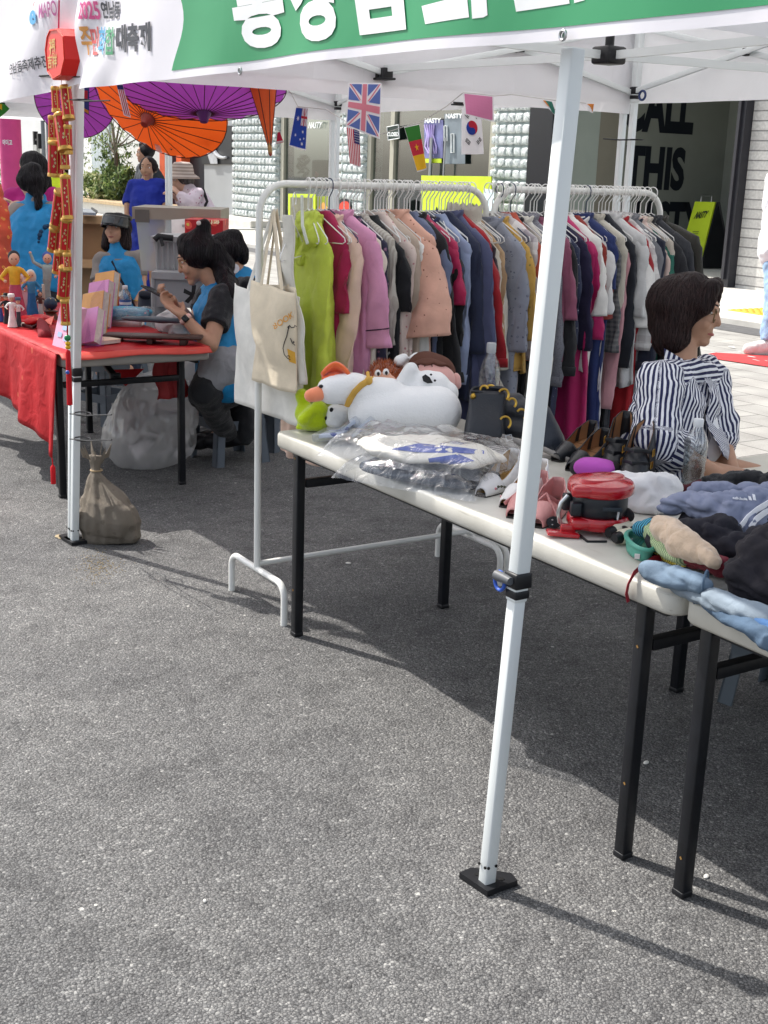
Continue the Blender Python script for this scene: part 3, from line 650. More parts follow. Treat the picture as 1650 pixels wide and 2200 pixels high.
# pull ring on near leg collar and zip ties
rg = thing('pull_ring', 'blue pull ring hanging off the near tent leg collar', 'ring', on(1078, 1262, x=1.60))
pc_ = on(1092, 1247, x=1.60); rc = on(1070, 1245, x=1.60)
ob('pin', MB().lathe([(.009, -.02), (.012, .02), (.012, .03)], pc_+V3((.0, .012, 0)), (0, 1, 0), 12), M('grey plastic', '#55585c', .5), rg)
ob('ring', MB().tube([rc+V3((.005, .017*math.cos(a), .021*math.sin(a)-.004)) for a in [i*math.pi/9 for i in range(18)]], .0042, 8, True), M('blue plastic', '#2f57b5', .4), rg)
BR = 1.655
rg2 = thing('pull_ring', 'dark blue pull ring on back corner tent leg', 'ring', on(1380, 205, x=4.6)); rc = on(1380, 205, x=4.6)
ob('ring', MB().tube([rc+V3((0, .022*math.cos(a), .022*math.sin(a))) for a in [i*math.pi/8 for i in range(16)]], .006, 6, True), M('navy plastic', '#1f3566', .4), rg2)
for px0, px1, py, xx, lab in ((150, 240, 889, 1.62, 'upper black cable tie sticking out above the sandbag'), (150, 240, 943, 1.62, 'lower black cable tie sticking out above the sandbag'),
        (72, 178, 163, 1.6, 'black cable tie round the pole under the red hexagonal lantern'), (150, 236, 214, 1.6, 'black cable tie below banner beside the firecracker string'), (1297, 1372, 298, 4.6, 'thin black cable tie sticking out from the back tent legs')):
    a, b = on(px0, py, x=xx), on(px1, py+2, x=xx)
    mb = MB().tube([a, a.lerp(b, .5)+V3((-.012, 0, -.004)), b], .0026 if xx < 2 else .004, 6); c = a.lerp(b, .25 if xx < 2 else .9)
    mb.tube([V3((xx+.012, c.y, c.z))+V3((.032*math.cos(t), .042*math.sin(t), .0)) for t in [i*.5236 for i in range(12)]], .003, 6, True)
    one('cable_tie', mb, BLACKP, lab, 'cable tie')

# ---------------- printed banners
BXN = 1.582
def bz(y):  # lower edge
    return 1.838 - (.012*max(0, (y-3.6))) + .004*math.sin(3*y)
def bpt(y, z, d=0):
    t = max(0, min(1, (2.2-z)/.4))
    k = max(0, 1-abs(y-YC+.1)/.5)
    x = BXN + t*(.010*math.sin(4.1*y+1)+.006*math.sin(11*y+6*z)) + k*.012*math.sin(24*(z+.5*(y-YC))) - d
    return V3((x, y, z))
BNR = M('white banner print', '#eceaf0', .55, .02, 2, bump=.25, bs=4, bd=.02, tl=.15); GRN = M('green banner print', '#3f9f6c', .5, .05, 1.5, bump=.2, bs=3, bd=.02, tl=.12)
YC = on(168, 170, x=BXN).y
bn = thing('printed_banner', 'white and green printed banner with Korean lettering across near tent', 'banner', (BXN, 3, 1.84))
ob('cloth', MB().grid(lambda u, v: bpt(YC-(YC-.2)*u, bz(YC-(YC-.2)*u)+(2.38-bz(YC-(YC-.2)*u))*v), 160, 24), BNR, bn)
gy0 = on(380, 100, x=BXN).y
def gl(v): return gy0 + .05*math.sin(v*9+2.2)
ob('green_field', MB().grid(lambda u, v: bpt(gl(v)+(.2-gl(v))*u, bz(2)+.024+(2.38-bz(2)-.024)*v+ (bz(gl(v)+(.2-gl(v))*u)-bz(2))*(1-v), .0016), 160, 24), GRN, bn)
TXW = M('print white', '#eef0f0', .55, .03); CH_ = M('print charcoal', '#3c3f47', .6)
def btxt(s, x0, x1, yb, yt, mat, bold=.03, sh=0, cut=3, slope=0):
    a, b = on(x0, yb, x=BXN), on(x1, yb+slope, x=BXN); zt = on((x0+x1)/2, yt+slope/2, x=BXN).z; zm = (a.z+b.z)/2
    ob('lettering', write(s, lambda u, v: bpt(a.y+(b.y-a.y)*u+sh*(v-.0), a.z+(b.z-a.z)*u+(zt-zm)*v, .0042), bold, max(8, cut)), mat, bn, sm=False)
btxt('2025', 177, 216, 42, 3, M('print pink', '#d8528e', .6), .03); btxt('연남동', 219, 260, 40, 2, CH_, .035)
for ch, x0, x1, c in (('주', 177, 195, '#dd9a4c'), ('민', 195, 211, '#d5605f'), ('화', 211, 229, '#56a3cc'), ('합', 229, 252, '#4e9a70')): btxt(ch, x0, x1, 118, 57, M('print '+c, c, .6), .02)
btxt('대축제', 256, 331, 114, 52, CH_, .04, slope=-4)
for ch, x0, x1, yb, yt in (('동', 512, 618, 109, -60), ('성', 634, 734, 97, -110), ('님', 764, 882, 78, -120)): btxt(ch, x0, x1, yb, yt, TXW, .05, .06, 6, slope=-14)
for sh_ in ([(914, 14), (1011, -10), (1016, 38), (924, 53)], [(1017, -60), (1048, -66), (1052, 33), (1044, 38), (1022, 41)], [(1104, -2), (1215, -24), (1219, 7), (1108, 25)], [(1223, -90), (1250, -95), (1252, 0), (1229, 6)],
            [(960+48*math.cos(a*.5236), -75+40*math.sin(a*.5236)) for a in range(12)], [(1158+50*math.cos(a*.5236), -95+40*math.sin(a*.5236)) for a in range(12)]):
    ob('lettering', decal(sh_, lambda a, b: (lambda p: bpt(p.y, p.z, .0026))(on(a, b, x=BXN)), 7), TXW, bn, sm=False)
for px, py in ((517, 153), (1211, 76)):
    c = on(px, py, x=BXN-.006); ob('grommet', MB().tube([c+V3((-.002, .0085*math.cos(a), .0085*math.sin(a))) for a in [i*math.pi/8 for i in range(16)]], .0028, 6, True), STEEL, bn)
    ob('eyelet_hole', MB().lathe([(.006, 0), (.005, .001)], c+V3((.001, 0, 0)), (-1, 0, 0), 10), M('eyelet grey', '#5f7d6c', .6), bn)
bn2 = thing('printed_banner', 'white printed banner with MAPO logo hung over left tent corner', 'banner', (BXN, 6, 1.84))
def b2(y, z, d=0):
    zz = z - .05*max(0, y-YC)*max(0, min(1, (2.38-z)/.5)); f = max(0, 1-(y-YC)/1.2)
    return V3((BXN+.01 + .018*math.sin(5*(y-YC)+7*z)*min(1, (2.38-z)*2.4) + .008*math.sin(17*z+9*y)*f - d, y, zz))
ob('cloth', MB().grid(lambda u, v: b2(YC+.005+3.2*u, 1.852+(2.38-1.852)*v), 160, 40), BNR, bn2)
def b2txt(s, x0, x1, yb, yt, mat, bold=.02, slope=0):
    a, b = on(x0, yb, x=BXN), on(x1, yb+slope, x=BXN); zt = on((x0+x1)/2, yt+slope/2, x=BXN).z; zm = (a.z+b.z)/2
    def fn(u, v):
        y = a.y+(b.y-a.y)*u; p = b2(y, 2.0, .007); z = a.z+(b.z-a.z)*u+(zt-zm)*v
        q = b2(y, z+.05*max(0, y-YC)*max(0, min(1, (2.38-z)/.5)), .007); return q
    ob('lettering', write(s, fn, bold, 8), mat, bn2, sm=False)
b2txt('MAPO', 90, 123, 41, 8, M('print magenta', '#b7659a', .6), .015, slope=-8); b2txt('연남동축제추진', 28, 97, 164, 138, CH_, .02, slope=-20)
lg = MB(); lc = on(78, 32, x=BXN)
b2txt('e', 68, 84, 54, 22, M('print sky blue', '#57a7d6', .6), .12)
b2txt('/', 73, 78, 14, 4, M('print red', '#d65a5a', .6), .03)

# ================================================================== FOLDING TABLES
TOPM = M('off white blow moulded plastic', '#d9d6c9', .45, .06, 6, bump=.12, bs=160, bd=.002)
def scuffed():
    mt, t, N, L, b = NT('worn table top'); v = coord(t); n = tex(t, 'Noise', 5, v, Detail=6.0)
    s = t.nodes.new('ShaderNodeMapping'); s.inputs['Scale'].default_value = (60, 3, 60); L.new(v, s.inputs[0]); sc2 = tex(t, 'Noise', 3, s.outputs[0], Detail=5.0)
    c = ramp(t, [(.3, (.45, .435, .38)), (.6, (.60, .585, .53))], n.outputs[0]); c = mixc(t, c, (.36, .34, .29), ramp(t, [(.62, (0, 0, 0)), (.75, (.7, .7, .7))], sc2.outputs[0]))
    L.new(c, b.inputs['Base Color']); b.inputs['Roughness'].default_value = .45; bumpn(t, tex(t, 'Noise', 220, v).outputs[0], .15, .002, b); return mt
BLACKM2 = None
TOPS = scuffed(); RUST = M('rust chip', '#8a6a3a', .8)
def rtop(x0, x1, y0, y1, z, th, r=.035):
    mb = MB(); pts = []
    for cx, cy, a0 in ((x1-r, y1-r, 0), (x0+r, y1-r, 90), (x0+r, y0+r, 180), (x1-r, y0+r, 270)):
        for k in range(7): a = R(a0+k*15); pts.append((cx+r*math.cos(a), cy+r*math.sin(a)))
    n = len(pts); mx, my = (x0+x1)/2, (y0+y1)/2; vs = []
    prof = [(-.02, -th), (-.004, -th+.003), (0, -th+.010), (0, -.008), (-.003, -.002), (-.010, 0)]
    for o, dz in prof:
        for x, y in pts:
            d = V3((x-mx, y-my, 0)); d = V3((math.copysign(min(1, abs(d.x)/((x1-x0)/2)), d.x), math.copysign(min(1, abs(d.y)/((y1-y0)/2)), d.y), 0)); 
            vs.append(V3((x+d.x*o, y+d.y*o, z+dz)))
    fs = [(i*n+k, i*n+(k+1) % n, (i+1)*n+(k+1) % n, (i+1)*n+k) for i in range(len(prof)-1) for k in range(n)]
    fs += [tuple(range(n-1, -1, -1)), tuple((len(prof)-1)*n+k for k in range(n))]
    return mb.add(vs, fs)
def table(lab, x0, x1, y0, y1, legs, z=.72, top=None, grp='white folding tables', inset=.02):
    r = thing('folding_table', lab, 'table', ((x0+x1)/2, (y0+y1)/2, 0), grp)
    ob('tabletop', rtop(x0, x1, y0, y1, z, .055), top or TOPS, r, ang=1.2)
    zz = z-.055
    for yl, s in legs:
        for xl in (x0+.048, x1-.06):
            lg = ob('leg', MB().box((xl, yl, zz/2+.004), (.032, .032, zz-.008), bev=.003), BLACKM, r)
            ob('foot_cap', MB().box((xl, yl, .008), (.035, .035, .016), bev=.003), BLACKP, lg)
        ob('crossbar', MB().box(((x0+x1)/2, yl, zz-.115), (x1-x0-.14, .028, .028), bev=.002).box(((x0+x1)/2, yl, zz-.018), (x1-x0-.14, .03, .03), bev=.002), BLACKM, r)
        br = MB()
        br.beam(((x0+x1)/2-.03, yl, zz-.10), ((x0+x1)/2-.03, yl+s*.30, zz-.012), .03, .018, bev=.002)
        br.box(((x0+x1)/2-.03, yl+s*.02, zz-.095), (.05, .03, .035), bev=.003)
        ob('brace', br, BLACKM, r)
    ob('frame_rail', MB().box((x0+.05, (y0+y1)/2, zz-.010), (.02, y1-y0-.12, .018)).box((x1-.05, (y0+y1)/2, zz-.010), (.02, y1-y0-.12, .018)), BLACKM, r, sm=False)
    return r
TA = table('white folding table loaded with plush toys, shoes and clothes', 1.93, 2.665, 1.803, 3.69, ((3.596, -1), (1.935, 1)))
TB = table('second white folding table at the right edge, under the jeans', 1.935, 2.67, -.09, 1.788, ((1.742, -1), (.1, 1)))
for yy, zz, rr in ((1.935, .55, TA), (1.935, .20, TA), (3.598, .64, TA), (3.598, .17, TA), (1.742, .1, TB)): ob('rust_spot', MB().box((1.978-.0165+(.005 if rr is TB else 0), yy, zz), (.002, .007, .005), eul(.9, 0, 0)), RUST, rr, sm=False)
ob('latch', MB().tube([(2.33, 3.08, .66), (2.33, 3.05, .62), (2.36, 3.05, .61), (2.36, 3.08, .65)], .005, 6), STEEL, TA)
TC = table('white folding table behind the pile of clothes where woman rests her hands', 2.78, 3.5, .9, 2.78, ((2.6, -1), (1.1, 1)), z=.70, top=TOPM)

# ================================================================== CLOTHES RACKS
RKM = M('white rack tube', '#e6e6e2', .3, .03)
RY = 3.92
def rack(x0, x1, lab):
    r = thing('clothes_rack', lab, 'clothes rack', ((x0+x1)/2, RY, 0), 'white tubular clothes racks'); zt = 1.53; rb = .10; tr = .0125
    def side(xs, s):
        pts = [(xs, RY, .15), (xs, RY, zt-rb)] + [(xs+s*rb*(1-math.cos(a)), RY, zt-rb+rb*math.sin(a)) for a in [R(15*k) for k in range(1, 7)]]
        ob('upright', MB().tube(pts, tr, 12), RKM, r)
        f = .215; q = .05
        ft = [(xs, RY-f, 0)]+[(xs, RY-f+q*(1-math.cos(a)), .15-q+q*math.sin(a)) for a in [R(18*k) for k in range(6)]]
        ft += [(xs, RY+f-q*(1-math.cos(a)), .15-q+q*math.sin(a)) for a in [R(90-18*k) for k in range(6)]]+[(xs, RY+f, 0)]
        ob('foot', MB().tube(ft, .0125, 10), RKM, r)
    side(x0, 1); side(x1, -1)
    ob('rail', MB().tube([(x0+rb, RY, zt), (x1-rb, RY, zt)], tr, 12), RKM, r)
    ob('crossbar', MB().tube([(x0, RY, .17), (x1, RY, .17)], .0105, 10), RKM, r)
    return r
RA = rack(1.985, 2.955, 'white clothes rack at left, nearer the tote bags'); RB = rack(2.99, 3.87, 'white clothes rack at right, behind the seated woman')
ZH = 1.5425
HW = M('white coated wire', '#e2e2e0', .35, .03)
def hanger_mb(w=.172):
    mb = MB(); hook = [(0, .022*math.cos(a)+0, .022*math.sin(a)-.012) for a in [R(-50+20*k) for k in range(13)]]
    hook = [(0, y+.0, z) for _, y, z in hook]
    neck = [(0, -.020, -.03), (0, 0, -.055), (0, 0, -.095)]
    mb.tube(hook+neck, .0021, 6)
    mb.tube([(0, 0, -.095), (0, -.03, -.108), (0, -w, -.185), (0, -w-.004, -.197), (0, -w+.01, -.205), (0, w-.01, -.205), (0, w+.004, -.197), (0, w, -.185), (0, .03, -.108), (0, 0, -.095)], .0021, 6)
    return mb
HG = None
HLAB = 'white wire hanger hooked over a rack rail'
def hanger(x, rz, lab=None, mat=None):
    global HG
    if HG is None or mat:
        h = one('hanger', hanger_mb().map(lambda p: p+V3((0, 0, 0))), mat or HW, lab or HLAB, 'hanger', 'wire hangers on the clothes racks', loc=(0, 0, 0))
        if not mat: HG = h
    else: h = dup(HG, (0, 0, 0))
    h.location = (x, RY, ZH); h.rotation_euler.z = rz
    if lab: h['label'] = lab
    return h
# ---------------- garments
def garment(x, rz, mat, lab, cat, ln, sl=0, w=.20, flare=0, seed=0, kind='shirt', trim=None, thick=.022, sleeve_w=.062, out=.35, extra=None, front=0):
    """clothes on a hanger: body, two sleeves, collar; ln and sl are lengths below the shoulder"""
    q = random.Random(seed*17+3); x += q.uniform(-.007, .007); rz += q.uniform(-.05, .05); sleeve_w *= .82
    if kind != 'coat' and seed > 4: sl *= q.uniform(.55, 1.0); ln *= q.uniform(.82, 1.1)
    ln = min(ln, .86); thick = min(thick, .034)
    r = thing(cat.replace(' ', '_'), lab, cat, (x, RY, ZH-.2), 'clothes hanging on the racks')
    rot = rotz(rz); O = V3((x, RY, ZH)); W_ = lambda p: O + rot @ (Matrix.Rotation(roll, 3, 'X') @ V3((p[0], p[1], p[2]+.09)) - V3((0, 0, .09+drop)))
    f1, f2, p1, p2 = q.uniform(14, 22), q.uniform(30, 44), q.uniform(0, 6), q.uniform(0, 6)
    lean = q.uniform(-.02, .02); drop = q.uniform(.010, .036); slope = q.uniform(.7, 1.5); roll = q.uniform(-.07, .07)
    def body(u, v):
        s = u*1.04
        if s < .13: k = s/.13; z = -.088-.018*k*0 - .0*k; hw = .052+.02*k; th = .018; z = -.085-.02*k
        elif s < .26: k = (s-.13)/.13; hw = .072+(w-.072)*k; z = -.105-.07*k*slope-.012*k*k; th = .018+.004*k
        else:
            k = (s-.26)/.78; z = -.117-.07*slope-(ln)*k; hw = w*(1.0-.14*math.sin(min(1, k*1.6)*math.pi*.5)) + flare*k; th = thick*(1+.35*k)
        t = 2*math.pi*v; c, sn = math.cos(t), math.sin(t)
        yy = hw*math.copysign(abs(c)**.75, c); xx = th*math.copysign(abs(sn)**.8, sn)
        kk = max(0, (s-.3))/.74
        fold = kk*(.020+flare*.08)*(math.sin(f1*t/2+p1+2*kk)+.6*math.sin(f2*yy*3+p2))
        cr = min(1, max(0, s-.2)*3)*(.010*noise.noise(V3((yy*26+seed*3, z*3.2, c)))+.003*noise.noise(V3((yy*60+seed, z*9, 3))))
        return W_((xx+cr+fold*.7*(1 if abs(sn) > .2 else .3)+lean*kk, yy+fold*.25+cr*.5, z+kk*.008*math.sin(3*t+p2)))
    bm_ = MB().grid(body, 30, 40, False, True); bm_.wob(.004, 11, seed); bm_.wob(.0022, 34, seed); crease(bm_, .0055, (15, 15, 4.5), seed, 4); ob('body', bm_, mat, r, ang=1.5, solid=.003)
    if sl:
        for sd in (-1, 1):
            a0 = q.uniform(-.05, .05); ou = out*q.uniform(.6, 1.15); fw = q.uniform(-.10, .12)
            def sleeve(u, v, sd=sd, ou=ou, fw=fw):
                t = 2*math.pi*v; k = u; ks = .10
                wd = sleeve_w*(1-.18*k if kind != 'bell' else .8+.9*k*k); th = (.019*(1-.15*k) if kind != 'bell' else .028+.05*k)
                if k < ks: j = k/ks; a_ = j; cy, cz = w-.075+.075*j, -.150-.05*slope*j-.012*j*j; ty, tz = .8-.45*j*j, -.6; wd *= .62+.38*j; cx = 0
                else: j = (k-ks)/(1-ks); cy, cz = w+ou*sl*.8*(j-.4*j*j), -.162-.05*slope-sl*j*.97; ty, tz = ou*(1-.8*j)+.25*max(0, 1-6*j), -1.0; cx = fw*sl*j
                n_ = math.hypot(ty, tz); ty /= n_; tz /= n_; cy += tz*wd*.85; cz -= ty*wd*.85
                yy, xx = wd*math.cos(t), th*math.sin(t)
                fo = (.004*math.sin(3*t+7*k+p1)+.0035*math.sin(13*k+p2+2*t))*min(1, k*5)
                cr = min(1, k*4)*(.006*noise.noise(V3((t*1.6+seed, k*sl*11+sd*4, p1)))+.003*noise.noise(V3((t*3+seed, k*sl*26, p2)))+.004*math.sin(k*sl*90+2*t)*max(0, noise.noise(V3((k*sl*9, seed, t)))))
                xx += cr; yy += cr*.8
                return W_((cx+xx+fo, sd*(cy-tz*yy+fo*.5), cz+ty*yy-drop*0))
            sv = MB().grid(sleeve, 26, 18, False, True); sv.wob(.0035, 14, seed+sd); sv.wob(.0022, 38, seed); crease(sv, .0045, (13, 13, 9), seed+sd*3, 4); so_ = ob('sleeve', sv, mat, r, ang=1.5, solid=.003)
            if trim and sl:
                tr_ = MB(); tr_.tube([sleeve(.83, i/18)+(sleeve(.83, i/18)-sleeve(.83, (i+9)/18)).normalized()*.002 for i in range(18)], .0022, 5, True); ob('piping', tr_, trim, so_)
            if kind == 'coat' or (sl > .4 and q.random() < .5):
                cf = MB().grid(lambda u, v: sleeve(.93+.07*u, v)+(sleeve(.95, v)-sleeve(.95, v+.5)).normalized()*.003, 3, 18, False, True); ob('cuff', cf, mat, so_, solid=.003)
    if kind == 'coat' or (kind in ('shirt', 'bell') and q.random() < .45):
        def col(u, v):
            t = math.pi*2*v; h = 0
            rr_ = .056+.018*u*(1-u)*2+.012*u*(0 if kind == 'bell' else 1)
            return W_((.034*math.sin(t)*(1+.3*u), rr_*math.cos(t)*(1+.5*u*(1-u)), -.098+.026*math.sin(math.pi*u*.75)-.035*u*u-.03*max(0, -math.sin(t))))
        ob('collar', MB().grid(col, 6, 24, False, True), mat, r, solid=.004)
    if kind in ('coat', 'shirt') and q.random() < .75:
        c0 = MB(); c0.tube([body(.28+.70*k/16, .745)-rot @ V3((.002, .004, 0)) for k in range(17)], .0035, 5); c0.tube([body(.28+.70*k/16, .765)-rot @ V3((.002, -.004, 0)) for k in range(17)], .0028, 5); ob('placket', c0, mat, r)
        hm = MB().tube([body(.995, k/30) for k in range(30)], .0035, 5, True); ob('hem', hm, mat, r)
    if front:
        pk = MB()
        for k in range(front): c = body(.32+.5*k/front, .75); pk.ell(c+rot @ V3((-.006, 0, 0)), (.003, .006, .006), rot, 8, 5)
        ob('button', pk, M('pale button', '#cfc8ba', .4), r)
    if extra: extra(r, W_, body)
    return r
def bx(px): return on(px, 400, y=RY).x
def mute(h, f=.97):
    r_, g_, b_ = (int(h[i:i+2], 16) for i in (1, 3, 5)); m_ = .3*r_+.59*g_+.11*b_
    return '#%02x%02x%02x' % tuple(int(max(0, min(255, m_+(v-m_)*f))) for v in (r_, g_, b_))
FAB = lambda n, c, **k: M(n, mute(c), k.pop('rough', .85), k.pop('var', .1), k.pop('vs', 14), k.pop('bump', .45), k.pop('bs', 15), k.pop('bd', .014), sheen=k.pop('sheen', .15), weave=.25, **k)
